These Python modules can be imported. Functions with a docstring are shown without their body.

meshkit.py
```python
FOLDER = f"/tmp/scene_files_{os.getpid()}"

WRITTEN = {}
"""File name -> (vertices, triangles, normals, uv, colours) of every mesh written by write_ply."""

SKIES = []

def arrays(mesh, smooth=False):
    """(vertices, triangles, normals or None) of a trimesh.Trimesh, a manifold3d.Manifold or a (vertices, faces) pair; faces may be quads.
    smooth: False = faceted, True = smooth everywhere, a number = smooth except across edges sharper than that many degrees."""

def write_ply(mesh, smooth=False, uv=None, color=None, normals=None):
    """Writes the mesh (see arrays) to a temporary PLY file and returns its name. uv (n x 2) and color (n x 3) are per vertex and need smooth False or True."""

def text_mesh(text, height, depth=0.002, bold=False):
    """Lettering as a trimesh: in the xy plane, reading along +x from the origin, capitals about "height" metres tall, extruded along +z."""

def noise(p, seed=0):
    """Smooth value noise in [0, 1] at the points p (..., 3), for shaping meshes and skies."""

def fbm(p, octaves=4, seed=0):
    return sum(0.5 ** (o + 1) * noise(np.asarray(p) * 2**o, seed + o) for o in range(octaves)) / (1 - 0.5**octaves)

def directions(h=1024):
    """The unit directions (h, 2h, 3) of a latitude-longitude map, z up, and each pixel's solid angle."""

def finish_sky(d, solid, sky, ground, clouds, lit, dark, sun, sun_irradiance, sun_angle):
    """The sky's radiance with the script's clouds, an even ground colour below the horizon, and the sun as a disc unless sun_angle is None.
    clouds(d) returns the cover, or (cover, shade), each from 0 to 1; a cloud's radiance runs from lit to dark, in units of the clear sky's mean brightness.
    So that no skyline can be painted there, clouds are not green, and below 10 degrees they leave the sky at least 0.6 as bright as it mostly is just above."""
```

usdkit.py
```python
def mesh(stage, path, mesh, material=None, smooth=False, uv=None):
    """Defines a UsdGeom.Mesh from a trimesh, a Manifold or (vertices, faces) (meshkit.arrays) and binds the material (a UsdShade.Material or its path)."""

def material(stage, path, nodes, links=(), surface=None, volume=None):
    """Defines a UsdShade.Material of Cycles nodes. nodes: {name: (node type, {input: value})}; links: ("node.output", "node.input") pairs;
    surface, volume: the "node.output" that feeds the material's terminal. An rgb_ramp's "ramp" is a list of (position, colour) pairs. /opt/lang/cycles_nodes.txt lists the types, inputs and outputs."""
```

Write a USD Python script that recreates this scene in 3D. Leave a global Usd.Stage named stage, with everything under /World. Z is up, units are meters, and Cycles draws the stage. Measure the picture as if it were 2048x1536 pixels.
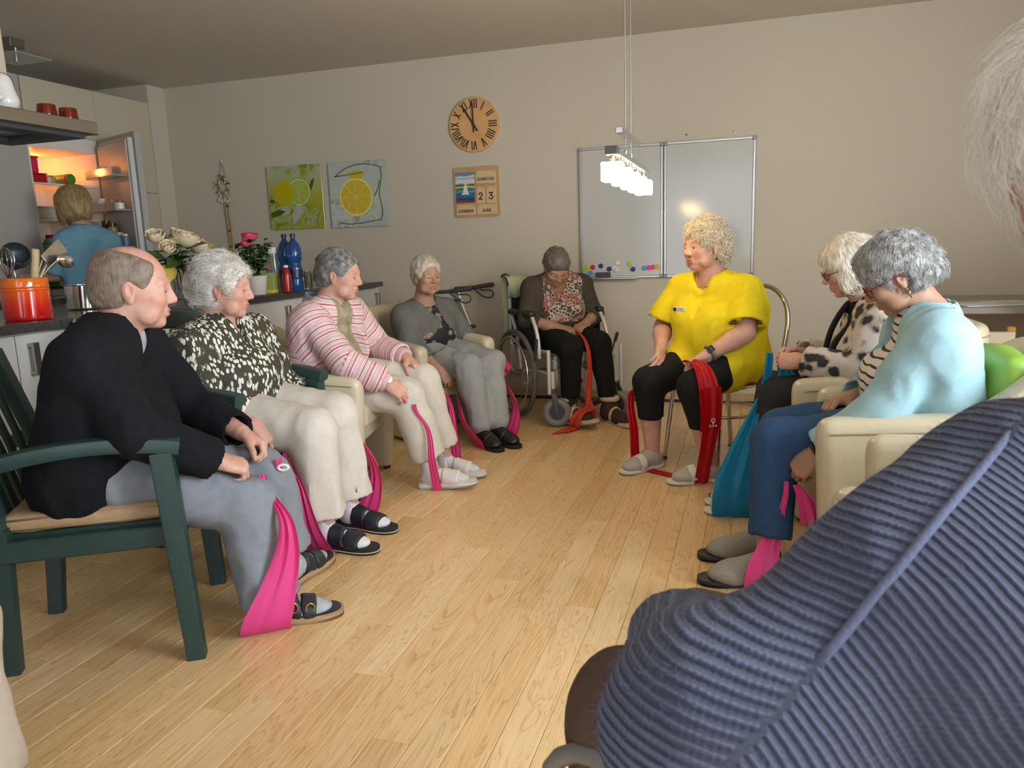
import math, random
import numpy as np, trimesh, usdkit, meshkit
from pxr import Usd, UsdGeom, UsdLux, UsdShade, Gf, Sdf, Vt
from shapely.geometry import Polygon
from shapely import affinity

stage = Usd.Stage.CreateInMemory()
UsdGeom.Xform.Define(stage, '/World')
UsdGeom.Scope.Define(stage, '/World/Looks')
A = np.array

# ---------------------------------------------------------------- camera, daylight, exposure
EXPOSURE = 0.35
F_PX, YAW, PITCH, ROLL, EYE = 1517.1, math.radians(17.713), math.radians(10.3076), math.radians(-1.9126), A([0, 0, 1.15])
fw = A([-math.sin(YAW) * math.cos(PITCH), math.cos(YAW) * math.cos(PITCH), -math.sin(PITCH)])
r0 = A([math.cos(YAW), math.sin(YAW), 0]); u0 = np.cross(r0, fw)
rt = math.cos(ROLL) * r0 + math.sin(ROLL) * u0
up = -math.sin(ROLL) * r0 + math.cos(ROLL) * u0
cam = UsdGeom.Camera.Define(stage, '/World/camera')
m4 = np.eye(4); m4[0, :3], m4[1, :3], m4[2, :3], m4[3, :3] = rt, up, -fw, EYE
cam.AddTransformOp().Set(Gf.Matrix4d(*m4.ravel().tolist()))
cam.CreateHorizontalApertureAttr(36.0); cam.CreateVerticalApertureAttr(27.0)
cam.CreateFocalLengthAttr(36.0 * F_PX / 2048)
cam.CreateFStopAttr(9.0); cam.CreateFocusDistanceAttr(3.6)
cam.CreateClippingRangeAttr(Gf.Vec2f(0.02, 200))
cam.CreateExposureAttr(EXPOSURE)

def rect_light(name, pos, target, w, h, color, power):
    L = UsdLux.RectLight.Define(stage, '/World/' + name)
    d = A(target, float) - A(pos, float); d /= np.linalg.norm(d)
    x = np.cross(d, [0, 0, 1.0]); x /= np.linalg.norm(x); y = np.cross(x, d)
    q = np.eye(4); q[0, :3], q[1, :3], q[2, :3], q[3, :3] = x, y, -d, pos
    L.AddTransformOp().Set(Gf.Matrix4d(*q.ravel().tolist()))
    L.CreateWidthAttr(w); L.CreateHeightAttr(h); L.CreateColorAttr(Gf.Vec3f(*color)); L.CreateIntensityAttr(power)
    L.CreateNormalizeAttr(False)
    return L
DAY = (0.86, 0.94, 1.0)
rect_light('daylight_right_window', (2.52, 0.9, 1.35), (0, 0.9, 1.25), 2.6, 1.9, DAY, 13.0)
rect_light('daylight_balcony_door', (0.0, -2.42, 1.3), (0, 0, 1.2), 3.4, 2.1, DAY, 1.2)
dome = UsdLux.DomeLight.Define(stage, '/World/sky')
dome.CreateIntensityAttr(1.0)
_sky = usdkit.material(stage, '/World/Looks/sky_look', {"b": ("background_shader", {"color": (0.75, 0.85, 1.0), "strength": 1.5})}, surface="b.background")
UsdShade.MaterialBindingAPI.Apply(dome.GetPrim()).Bind(_sky)

# ---------------------------------------------------------------- naming helpers
_used = {}
def uniq(parent, name):
    k = (parent, name); n = _used.get(k, 0); _used[k] = n + 1
    return name if n == 0 else '%s_%03d' % (name, n)
def tag(p, label=None, cat=None, group=None, kind=None):
    p = p.GetPrim() if hasattr(p, 'GetPrim') else p
    for k, v in (('label', label), ('category', cat), ('group', group), ('kind', kind)):
        if v: p.SetCustomDataByKey(k, v)
    return p
def thing(name, label, cat, loc=(0, 0, 0), rotz=0, group=None, kind=None):
    path = '/World/' + uniq('/World', name)
    x = UsdGeom.Xform.Define(stage, path)
    x.AddTranslateOp().Set(Gf.Vec3d(*map(float, loc)))
    if rotz: x.AddRotateZOp().Set(float(rotz))
    tag(x, label, cat, group, kind)
    return path
def part(parent, name, mesh, mat, smooth=30, label=None, kind=None, uv=None):
    path = parent + '/' + uniq(parent, name)
    m = usdkit.mesh(stage, path, mesh, LOOK[mat] if isinstance(mat, str) else mat, smooth=smooth, uv=uv)
    if label or kind: tag(m, label, None, None, kind)
    return path
def solo(name, mesh, mat, label=None, cat=None, group=None, kind=None, smooth=30, uv=None):
    path = '/World/' + uniq('/World', name)
    m = usdkit.mesh(stage, path, mesh, LOOK[mat] if isinstance(mat, str) else mat, smooth=smooth, uv=uv)
    tag(m, label, cat, group, kind)
    return path
def dup(src, label, cat, loc, rotz=0, group=None):
    base = src.rsplit('/', 1)[1]
    path = '/World/' + uniq('/World', base)
    x = UsdGeom.Xform.Define(stage, path)
    x.GetPrim().GetReferences().AddInternalReference(src)
    x.GetPrim().SetInstanceable(True)
    x.ClearXformOpOrder()
    x.AddTranslateOp(opSuffix='at').Set(Gf.Vec3d(*map(float, loc)))
    x.AddRotateZOp(opSuffix='turn').Set(float(rotz))
    tag(x, label, cat, group)
    return path

# ---------------------------------------------------------------- materials
LOOK = {}
def mk(name, nodes, links, surface): 
    LOOK[name] = usdkit.material(stage, '/World/Looks/' + name, nodes, links, surface=surface); return name
def M(name, color, rough=.5, metallic=0, var=None, bump=None, obj=False, **kw):
    """Principled look. var = (noise scale, second colour); bump = (noise scale, distance)."""
    n = {"p": ("principled_bsdf", dict(base_color=color, roughness=rough, metallic=metallic, **kw))}; l = []
    src = "g.position"
    if obj: n["t"] = ("texture_coordinate", {}); src = "t.object"
    elif var or bump: n["g"] = ("geometry", {})
    if var:
        n["v"] = ("noise_texture", {"scale": var[0], "detail": 4}); n["r"] = ("rgb_ramp", {"ramp": [(.3, color), (.7, var[1])]})
        l += [(src, "v.vector"), ("v.fac", "r.fac"), ("r.color", "p.base_color")]
    if bump:
        n["bn"] = ("noise_texture", {"scale": bump[0], "detail": 3}); n["b"] = ("bump", {"distance": bump[1], "strength": 1.0})
        l += [(src, "bn.vector"), ("bn.fac", "b.height"), ("b.normal", "p.normal")]
    return mk(name, n, l, "p.BSDF")
def srgb(r, g, b):
    f = lambda c: (c / 255 / 12.92) if c / 255 <= .04045 else ((c / 255 + .055) / 1.055) ** 2.4
    return (f(r), f(g), f(b))

# ---------------------------------------------------------------- mesh helpers
def norm(v): v = A(v, float); return v / (np.linalg.norm(v) + 1e-12)
cat_ = lambda ms: trimesh.util.concatenate([m for m in ms if m is not None])
def box(c, s, ch=0.004, R=None):
    """A box with chamfered edges: centre, full sizes."""
    s = A(s, float); ch = min(ch, .45 * s.min())
    h = s / 2; pts = []
    for sx in (-1, 1):
        for sy in (-1, 1):
            for sz in (-1, 1):
                q = A([sx, sy, sz]) * h
                for k in range(3):
                    e = q.copy()
                    for j in range(3):
                        if j != k: e[j] -= A([sx, sy, sz])[j] * ch
                    pts.append(e)
    m = trimesh.convex.convex_hull(A(pts)) if ch > 0 else trimesh.creation.box(s)
    v = m.vertices.copy()
    if R is not None: v = v @ A(R).T
    return trimesh.Trimesh(v + A(c, float), m.faces, process=False)
def box2(lo, hi, ch=0.004): lo, hi = A(lo, float), A(hi, float); return box((lo + hi) / 2, hi - lo, ch)
def frames(P, up0=(0, 0, 1)):
    P = A(P, float); t = np.gradient(P, axis=0); t /= np.linalg.norm(t, axis=1)[:, None] + 1e-12
    u = A(up0, float); N = []
    for q in t:
        a = u - q * (u @ q)
        if np.linalg.norm(a) < 1e-6: a = np.cross(q, [1, .3, .2])
        a = norm(a); N.append(a); u = a
    N = A(N); return t, N, np.cross(t, N)
def sweep(P, prof, up0=(0, 0, 1), scale=None, closed=False):
    """Sweeps a closed 2-D profile (side, up) along a polyline, with caps."""
    P = A(P, float); prof = A(prof, float); t, N, B = frames(P, up0); n, k = len(P), len(prof)
    sc = np.ones(n) if scale is None else np.broadcast_to(scale, (n,))
    v = P[:, None] + sc[:, None, None] * (prof[None, :, :1] * B[:, None] + prof[None, :, 1:] * N[:, None])
    v = v.reshape(-1, 3); F = []
    for i in range(n if closed else n - 1):
        a, b = i * k, ((i + 1) % n) * k
        for j in range(k):
            j2 = (j + 1) % k; F += [[a + j, a + j2, b + j2], [a + j, b + j2, b + j]]
    if not closed:
        c0, c1 = len(v), len(v) + 1; v = np.vstack([v, P[0], P[-1]])
        for j in range(k):
            j2 = (j + 1) % k; F += [[c0, j2, j], [c1, (n - 1) * k + j, (n - 1) * k + j2]]
    m = trimesh.Trimesh(v, F, process=False)
    if m.volume < 0: m.invert()
    return m
def circ(r, n=10, ry=None): a = np.arange(n) * 2 * np.pi / n; return np.stack([r * np.cos(a), (ry or r) * np.sin(a)], 1)
def tube(P, r, n=10, closed=False):
    r = A(r, float)
    return sweep(P, circ(1.0, n), scale=r, closed=closed)
def rrect(w, h, r=.006, n=3):
    out = []
    for cx, cy, a0 in ((w/2 - r, h/2 - r, 0), (-w/2 + r, h/2 - r, 90), (-w/2 + r, -h/2 + r, 180), (w/2 - r, -h/2 + r, 270)):
        for i in range(n): a = math.radians(a0 + 90 * i / (n - 1)); out.append((cx + r * math.cos(a), cy + r * math.sin(a)))
    return out
def lathe(prof, n=32, c=(0, 0, 0)):
    """Revolves a (radius, z) profile about z."""
    prof = A(prof, float); k = len(prof); a = np.arange(n) * 2 * np.pi / n
    v = np.stack([prof[None, :, 0] * np.cos(a)[:, None], prof[None, :, 0] * np.sin(a)[:, None], np.broadcast_to(prof[None, :, 1], (n, k))], -1).reshape(-1, 3)
    F = []
    for i in range(n):
        p, q = i * k, ((i + 1) % n) * k
        for j in range(k - 1): F += [[p + j, q + j, q + j + 1], [p + j, q + j + 1, p + j + 1]]
    return trimesh.Trimesh(v + A(c, float), F, process=False)
def spline(P, n=24):
    from scipy.interpolate import CubicSpline
    P = A(P, float); s = np.r_[0, np.cumsum(np.linalg.norm(np.diff(P, axis=0), axis=1))]
    return CubicSpline(s, P)(np.linspace(0, s[-1], n))
def ball(c, r, sub=2):
    m = trimesh.creation.icosphere(sub); v = m.vertices * A(r) + A(c); return trimesh.Trimesh(v, m.faces, process=False)
def moved(m, T=(0, 0, 0), R=None):
    v = m.vertices if R is None else m.vertices @ A(R).T
    return trimesh.Trimesh(v + A(T, float), m.faces, process=False)
def rot(axis, deg): return trimesh.transformations.rotation_matrix(math.radians(deg), axis)[:3, :3]
def curves(path, P_list, width, mat):
    """Thin strands as BasisCurves."""
    c = UsdGeom.BasisCurves.Define(stage, path)
    c.CreateTypeAttr('linear'); c.CreateWrapAttr('nonperiodic')
    P = np.concatenate(P_list).astype(np.float32)
    c.CreatePointsAttr(Vt.Vec3fArray.FromNumpy(P)); c.CreateCurveVertexCountsAttr(Vt.IntArray([len(q) for q in P_list]))
    w = np.concatenate([np.linspace(1, .45, len(q)) * width for q in P_list]).astype(np.float32)
    c.CreateWidthsAttr(Vt.FloatArray.FromNumpy(w)); c.SetWidthsInterpolation('vertex')
    UsdShade.MaterialBindingAPI.Apply(c.GetPrim()).Bind(LOOK[mat])
    return path

# ---------------------------------------------------------------- implicit surfaces
class Body:
    """Smooth union of tapered capsules and ellipsoids, turned into one continuous mesh."""
    def __init__(s): s.p = []
    def cone(s, a, b, ra, rb, k=.02, flat=None, cut=None, sub=False):
        s.p.append(('c', A(a, float), A(b, float), ra, rb, k, flat, cut, sub)); return s
    def ell(s, c, r, R=None, k=.02, sub=False, cut=None):
        s.p.append(('e', A(c, float), A(r, float), None if R is None else A(R, float), 0, k, None, cut, sub)); return s
    def rbox(s, c, h, rad, R=None, k=.02, sub=False, cut=None):
        s.p.append(('b', A(c, float), A(h, float), R, rad, k, None, cut, sub)); return s
    def _eval(s, q, X, Y, Z):
        kind = q[0]
        if kind == 'c':
            _, a, b, ra, rb, k, flat, cut, sub = q
            d = b - a; L2 = d @ d + 1e-12
            px, py, pz = X - a[0], Y - a[1], Z - a[2]
            t = np.clip((px * d[0] + py * d[1] + pz * d[2]) / L2, 0, 1)
            ex, ey, ez = px - t * d[0], py - t * d[1], pz - t * d[2]
            if flat is not None:
                n, f = A(flat[0], float), flat[1]
                w = (ex * n[0] + ey * n[1] + ez * n[2]) * (f - 1)
                ex, ey, ez = ex + w * n[0], ey + w * n[1], ez + w * n[2]
            D = np.sqrt(ex * ex + ey * ey + ez * ez) - (ra + (rb - ra) * t)
            if flat is not None and flat[1] > 1: D = D / flat[1] ** .5
        elif kind == 'e':
            _, c, r, R, _, k, _, cut, sub = q
            px, py, pz = X - c[0], Y - c[1], Z - c[2]
            if R is not None: px, py, pz = (R[0, i] * px + R[1, i] * py + R[2, i] * pz for i in range(3))
            px, py, pz = np.broadcast_arrays(px, py, pz)
            k0 = np.sqrt((px / r[0]) ** 2 + (py / r[1]) ** 2 + (pz / r[2]) ** 2)
            k1 = np.sqrt((px / r[0] ** 2) ** 2 + (py / r[1] ** 2) ** 2 + (pz / r[2] ** 2) ** 2)
            D = k0 * (k0 - 1) / (k1 + 1e-9)
        else:
            _, c, h, R, rad, k, _, cut, sub = q
            px, py, pz = X - c[0], Y - c[1], Z - c[2]
            if R is not None: px, py, pz = (R[0, i] * px + R[1, i] * py + R[2, i] * pz for i in range(3))
            qx, qy, qz = np.abs(px) - h[0] + rad, np.abs(py) - h[1] + rad, np.abs(pz) - h[2] + rad
            D = np.sqrt(np.maximum(qx, 0) ** 2 + np.maximum(qy, 0) ** 2 + np.maximum(qz, 0) ** 2) + np.minimum(np.maximum(np.maximum(qx, qy), qz), 0) - rad
        if cut is not None:
            cuts = cut if isinstance(cut, list) else [cut]
            for cp, cn in cuts:
                cn = norm(cn)
                D = np.maximum(D, (X - cp[0]) * cn[0] + (Y - cp[1]) * cn[1] + (Z - cp[2]) * cn[2])
        return D
    def _bb(s, q):
        if q[0] == 'c':
            r = max(q[3], q[4]) / (min(1, q[6][1]) if q[6] is not None else 1)
            return np.minimum(q[1], q[2]) - r, np.maximum(q[1], q[2]) + r
        r = np.linalg.norm(q[2]) if q[3] is not None else q[2]
        return q[1] - r, q[1] + r
    def mesh(s, h=.006, lo=None, hi=None, warp=None, keep=None):
        bbs = [s._bb(q) for q in s.p if not q[8]]
        L = np.min([b[0] for b in bbs], 0) - 3 * h if lo is None else A(lo, float)
        H = np.max([b[1] for b in bbs], 0) + 3 * h if hi is None else A(hi, float)
        n = np.ceil((H - L) / h).astype(int) + 1
        ax = [L[i] + h * np.arange(n[i]) for i in range(3)]
        D = np.full(n, .2, np.float32)
        warped = warp is None
        def do_warp():
            near = np.argwhere(np.abs(D) < 3 * h + .02)
            if len(near): D[tuple(near.T)] += warp(L + near * h).astype(np.float32)
        for q in (s.p if warp is None else [q for q in s.p if not q[8]] + [q for q in s.p if q[8]]):
            if q[8] and not warped: do_warp(); warped = True
            b0, b1 = s._bb(q); mg = q[5] + 3 * h
            i0 = np.maximum(np.floor((b0 - mg - L) / h).astype(int), 0); i1 = np.minimum(np.ceil((b1 + mg - L) / h).astype(int) + 1, n)
            if np.any(i1 <= i0): continue
            X, Y, Z = ax[0][i0[0]:i1[0], None, None], ax[1][None, i0[1]:i1[1], None], ax[2][None, None, i0[2]:i1[2]]
            d = s._eval(q, X, Y, Z).astype(np.float32); sl = tuple(slice(a, b) for a, b in zip(i0, i1)); o = D[sl]; k = q[5]
            if q[8]: d = -d; w = np.maximum(k - np.abs(o - d), 0) / k; D[sl] = np.maximum(o, d) + w * w * k * .25
            else: w = np.maximum(k - np.abs(o - d), 0) / k; D[sl] = np.minimum(o, d) - w * w * k * .25
        if not warped: do_warp()
        v, f = nets(D, L, h)
        if keep is not None:
            ok = keep(v[f].mean(1)); f = f[ok]; us = np.unique(f); mp = np.zeros(len(v), int); mp[us] = np.arange(len(us)); v, f = v[us], mp[f]
        return trimesh.Trimesh(v, f, process=False)
def nets(D, L, h):
    """Naive surface nets."""
    S = D < 0
    n = A(D.shape) - 1
    cnt = np.zeros(n, np.int8)
    for dx in (0, 1):
        for dy in (0, 1):
            for dz in (0, 1): cnt += S[dx:dx + n[0], dy:dy + n[1], dz:dz + n[2]]
    act = np.argwhere((cnt > 0) & (cnt < 8))
    if not len(act): return np.zeros((0, 3)), np.zeros((0, 3), int)
    idx = np.full(n, -1, np.int32); idx[tuple(act.T)] = np.arange(len(act))
    acc = np.zeros((len(act), 3)); num = np.zeros(len(act))
    C = [A([dx, dy, dz]) for dx in (0, 1) for dy in (0, 1) for dz in (0, 1)]
    val = np.stack([D[tuple((act + c).T)] for c in C], 1)
    for i in range(8):
        for j in range(i + 1, 8):
            if np.abs(C[i] - C[j]).sum() != 1: continue
            a, b = val[:, i], val[:, j]; cr = (a < 0) != (b < 0)
            t = np.where(cr, a / np.where(cr, a - b, 1), 0)
            acc += cr[:, None] * (C[i] + t[:, None] * (C[j] - C[i])); num += cr
    v = L + h * (act + acc / num[:, None])
    F = []
    for axis in range(3):
        b, c = [(1, 2), (2, 0), (0, 1)][axis]
        sl0 = [slice(None)] * 3; sl1 = [slice(None)] * 3; sl0[axis] = slice(0, -1); sl1[axis] = slice(1, None)
        a0, a1 = S[tuple(sl0)], S[tuple(sl1)]
        e = np.argwhere(a0 != a1); e = e[(e[:, b] > 0) & (e[:, c] > 0) & (e[:, b] < n[b]) & (e[:, c] < n[c])]
        if not len(e): continue
        ins = a0[tuple(e.T)]
        def at(db, dc):
            q = e.copy(); q[:, b] -= db; q[:, c] -= dc; return idx[tuple(q.T)]
        q0, q1, q2, q3 = at(1, 1), at(0, 1), at(0, 0), at(1, 0)
        q = np.stack([q0, q1, q2, q3], 1); q[~ins] = q[~ins][:, ::-1]
        F.append(q)
    F = np.vstack(F); F = F[(F >= 0).all(1)]
    return v, np.vstack([F[:, [0, 1, 2]], F[:, [0, 2, 3]]])
# ================================================================ room
CEIL, YB, XL, XR, YF = 2.53, 5.49, -5.32, 2.5, -2.4
M('wall_paint', (.56, .505, .41), .75, bump=(180, .0006), var=(1.2, (.545, .492, .40)))
M('ceiling_paint', (.60, .55, .48), .85)
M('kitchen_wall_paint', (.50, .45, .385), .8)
def wood(name, c1, c2, grain):
    mk(name, {"g": ("geometry", {}), "o": ("object_info", {}),
              "off": ("vector_math", {"math_type": "multiply", "vector2": (7.3, 31.7, 0)}), "cx": ("combine_xyz", {}),
              "add": ("vector_math", {"math_type": "add"}),
              "mp": ("mapping", {"scale": (7.0, .55, 1)}), "mp2": ("mapping", {"scale": (90, 2.2, 1)}),
              "n1": ("noise_texture", {"scale": 1.7, "detail": 3, "distortion": 1.6}),
              "st": ("math", {"math_type": "multiply", "value2": 13.0}), "sn": ("math", {"math_type": "fraction"}),
              "n2": ("noise_texture", {"scale": 1.0, "detail": 4}),
              "r1": ("rgb_ramp", {"ramp": [(0, c1), (.55, c1), (.86, c2), (1, grain)]}),
              "r2": ("rgb_ramp", {"ramp": [(.35, (.93, .91, .89)), (.65, (1.02, 1.02, 1.02))]}),
              "mul": ("mix_color", {"blend_type": "multiply", "fac": 1.0}),
              "tone": ("mix_color", {"blend_type": "multiply", "fac": 1.0}), "tr": ("rgb_ramp", {"ramp": [(0, (.88, .84, .78)), (.5, (1, 1, 1)), (1, (1.0, .96, .90))]}),
              "p": ("principled_bsdf", {"roughness": .34, "coat_weight": .25, "coat_roughness": .22})},
       [("o.random", "cx.x"), ("o.random", "cx.y"), ("cx.vector", "off.vector1"), ("g.position", "add.vector1"), ("off.vector", "add.vector2"),
        ("add.vector", "mp.vector"), ("add.vector", "mp2.vector"), ("mp.vector", "n1.vector"), ("n1.fac", "st.value1"), ("st.value", "sn.value1"),
        ("mp2.vector", "n2.vector"), ("sn.value", "r1.fac"), ("n2.fac", "r2.fac"), ("r1.color", "mul.a"), ("r2.color", "mul.b"),
        ("o.random", "tr.fac"), ("mul.result", "tone.a"), ("tr.color", "tone.b"), ("tone.result", "p.base_color")], "p.BSDF")
wood('plank_maple', (.80, .57, .305), (.72, .475, .225), (.61, .375, .155))
wood('plank_honey', (.77, .535, .27), (.68, .435, .19), (.57, .34, .13))
wood('plank_pale', (.84, .615, .35), (.76, .515, .265), (.65, .41, .185))
M('joint_dark', (.16, .10, .05), .8)
# floor: base slab and laminate strips
fl = thing('floor', kind='structure', label=None, cat=None)
part(fl, 'base_slab', box2((XL - .3, YF - .2, -.2), (XR + .3, YB + .2, -.0082), 0), 'joint_dark')
rng = np.random.default_rng(5)
PW, PL = .0985, .91
def plank(x0, y0, x1, y1):
    c, g = .0016, .0004
    x0 += g; x1 -= g; y0 += g; y1 -= g; z0, z1 = -.008, 0
    v = [(x0, y0, z0), (x1, y0, z0), (x1, y1, z0), (x0, y1, z0), (x0, y0, z1 - c), (x1, y0, z1 - c), (x1, y1, z1 - c), (x0, y1, z1 - c),
         (x0 + c, y0 + c, z1), (x1 - c, y0 + c, z1), (x1 - c, y1 - c, z1), (x0 + c, y1 - c, z1)]
    f = []
    for a in (0, 4):
        for i in range(4): j = (i + 1) % 4; f += [[a + i, a + j, a + 4 + j], [a + i, a + 4 + j, a + 4 + i]]
    f += [[8, 9, 10], [8, 10, 11]]
    return trimesh.Trimesh(v, f, process=False)
rest, strips = [], []
nx0 = int(math.floor((XL + 1.34) / PW)) - 1
for i in range(nx0, 60):
    x0 = -1.34 + i * PW
    if x0 > XR: break
    off = rng.uniform(0, PL); y = YF - PL + off
    while y < YB:
        a, b = max(y, YF), min(y + PL, YB); y += PL
        if b - a < .02: continue
        strips.append((x0, a, x0 + PW, b))
def plank_rank(s):
    x, yy = (s[0] + s[2]) / 2, (s[1] + s[3]) / 2
    vis = -2.75 < x < 1.5 and s[3] > .75 and yy > .3 + .6 * max(0, x - .2) and x > -.82 * s[3] - .35 and x < .36 * s[3] + .25
    return (0 if vis else 1, yy + abs(x + .6))
strips.sort(key=plank_rank)
for k, s in enumerate(strips):
    if k < 285: part(fl, 'plank', plank(*s), ['plank_maple', 'plank_honey', 'plank_pale', 'plank_maple'][rng.integers(4)], smooth=False)
    else: rest.append(plank(*s))
part(fl, 'outer_planks', cat_(rest), 'plank_maple', smooth=False, kind='stuff')
solo('ceiling', box2((XL - .3, YF - .2, CEIL), (XR + .3, YB + .2, CEIL + .2), 0), 'ceiling_paint', kind='structure', smooth=False)
solo('wall_back', cat_([box2((-4.71, YB, 0), (XR + .2, YB + .2, CEIL), 0), box2((XL - .2, 5.30, 0), (-4.71, YB + .2, CEIL), 0)]), 'wall_paint', kind='structure', smooth=False)
solo('wall_left', box2((XL - .2, YF, 0), (XL, 5.30, CEIL), 0), 'kitchen_wall_paint', kind='structure', smooth=False)
WY0, WY1, WZ0, WZ1 = -.4, 2.2, .35, 2.35
solo('wall_right', cat_([box2((XR, YF, 0), (XR + .2, WY0, CEIL), 0), box2((XR, WY1, 0), (XR + .2, YB, CEIL), 0), box2((XR, WY0, 0), (XR + .2, WY1, WZ0), 0), box2((XR, WY0, WZ1), (XR + .2, WY1, CEIL), 0)]), 'wall_paint', kind='structure', smooth=False)
DX0, DX1, DZ1 = -1.75, 1.75, 2.35
solo('wall_front', cat_([box2((XL, YF - .2, 0), (DX0, YF, CEIL), 0), box2((DX1, YF - .2, 0), (XR, YF, CEIL), 0), box2((DX0, YF - .2, DZ1), (DX1, YF, CEIL), 0)]), 'wall_paint', kind='structure', smooth=False)
M('white_frame', (.8, .8, .79), .4)
mk('window_glass', {"t": ("transparent_bsdf", {}), "gl": ("glossy_bsdf", {"roughness": 0.02}), "fr": ("fresnel", {"IOR": 1.45}), "m": ("mix_closure", {})},
   [("fr.fac", "m.fac"), ("t.BSDF", "m.closure1"), ("gl.BSDF", "m.closure2")], "m.closure")
w1 = thing('window_1', None, None, kind='structure')
fr = []
for y in (WY0 + .03, (WY0 + WY1) / 2, WY1 - .03): fr.append(box((XR + .03, y, (WZ0 + WZ1) / 2), (.06, .07, WZ1 - WZ0)))
for z in (WZ0 + .03, WZ1 - .03): fr.append(box((XR + .03, (WY0 + WY1) / 2, z), (.06, WY1 - WY0, .06)))
part(w1, 'frame', cat_(fr), 'white_frame')
for a, b in ((WY0 + .05, (WY0 + WY1) / 2 - .02), ((WY0 + WY1) / 2 + .02, WY1 - .05)): part(w1, 'pane', box2((XR + .025, a, WZ0 + .05), (XR + .035, b, WZ1 - .05), 0), 'window_glass')
part(w1, 'sill', box((XR - .06, (WY0 + WY1) / 2, WZ0 - .015), (.16, WY1 - WY0, .03)), 'white_frame')
d1 = thing('door_1', None, None, kind='structure')
fr = []
for x in (DX0 + .04, -.02, DX1 - .04): fr.append(box((x, YF - .03, DZ1 / 2), (.08, .06, DZ1)))
for z in (.05, DZ1 - .04): fr.append(box((0, YF - .03, z), (DX1 - DX0, .06, .08)))
part(d1, 'frame', cat_(fr), 'white_frame')
for a, b in ((DX0 + .06, -.05), (.01, DX1 - .06)): part(d1, 'pane', box2((a, YF - .035, .08), (b, YF - .025, DZ1 - .07), 0), 'window_glass')
M('baseboard_wood', (.50, .36, .20), .4, var=(14, (.44, .30, .16)))
M('black_gap', (.012, .011, .010), .6)
bb = thing('baseboard_back', None, None, kind='structure')
part(bb, 'board', box2((-2.68, YB - .014, .018), (XR, YB, .075), .003), 'baseboard_wood')
part(bb, 'shadow_strip', box2((-2.68, YB - .02, .001), (XR, YB, .018), .002), 'black_gap')

# ================================================================ things on the back wall
M('alu', (.55, .55, .55), .35, .9)
M('board_white', (.52, .52, .50), .13, specular_ior_level=.6)
M('dark_plastic', (.05, .05, .055), .45)
M('grey_plastic', (.30, .30, .31), .45)
boards = []
for x0, x1, lab in ((-1.192, -.603, 'left magnetic whiteboard with round magnets along its lower edge'), (-.597, .003, 'right whiteboard of the pair, blank, behind the woman in yellow')):
    z0, z1 = .897, 1.812
    w = thing('whiteboard', lab, 'whiteboard', ((x0 + x1) / 2, YB - .02, 0))
    hw = (x1 - x0) / 2
    part(w, 'panel', box2((-hw + .008, -.002, z0 + .008), (hw - .008, .012, z1 - .008), .001), 'board_white')
    for a, b in (((-hw, -.008, z0), (-hw + .018, .018, z1)), ((hw - .018, -.008, z0), (hw, .018, z1)), ((-hw, -.008, z1 - .018), (hw, .018, z1)), ((-hw, -.008, z0), (hw, .018, z0 + .018))):
        part(w, 'frame_rail', box2(a, b, .003), 'alu')
    for sx in (-1, 1):
        for z in (z0, z1): part(w, 'corner_cap', box((sx * (hw - .011), -.003, z + (.011 if z == z0 else -.011)), (.027, .024, .027), .005), 'grey_plastic')
part('/World/whiteboard', 'pen_tray', box((-.08, -.03, .898), (.42, .05, .012), .003), 'alu')
tray = None
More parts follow.
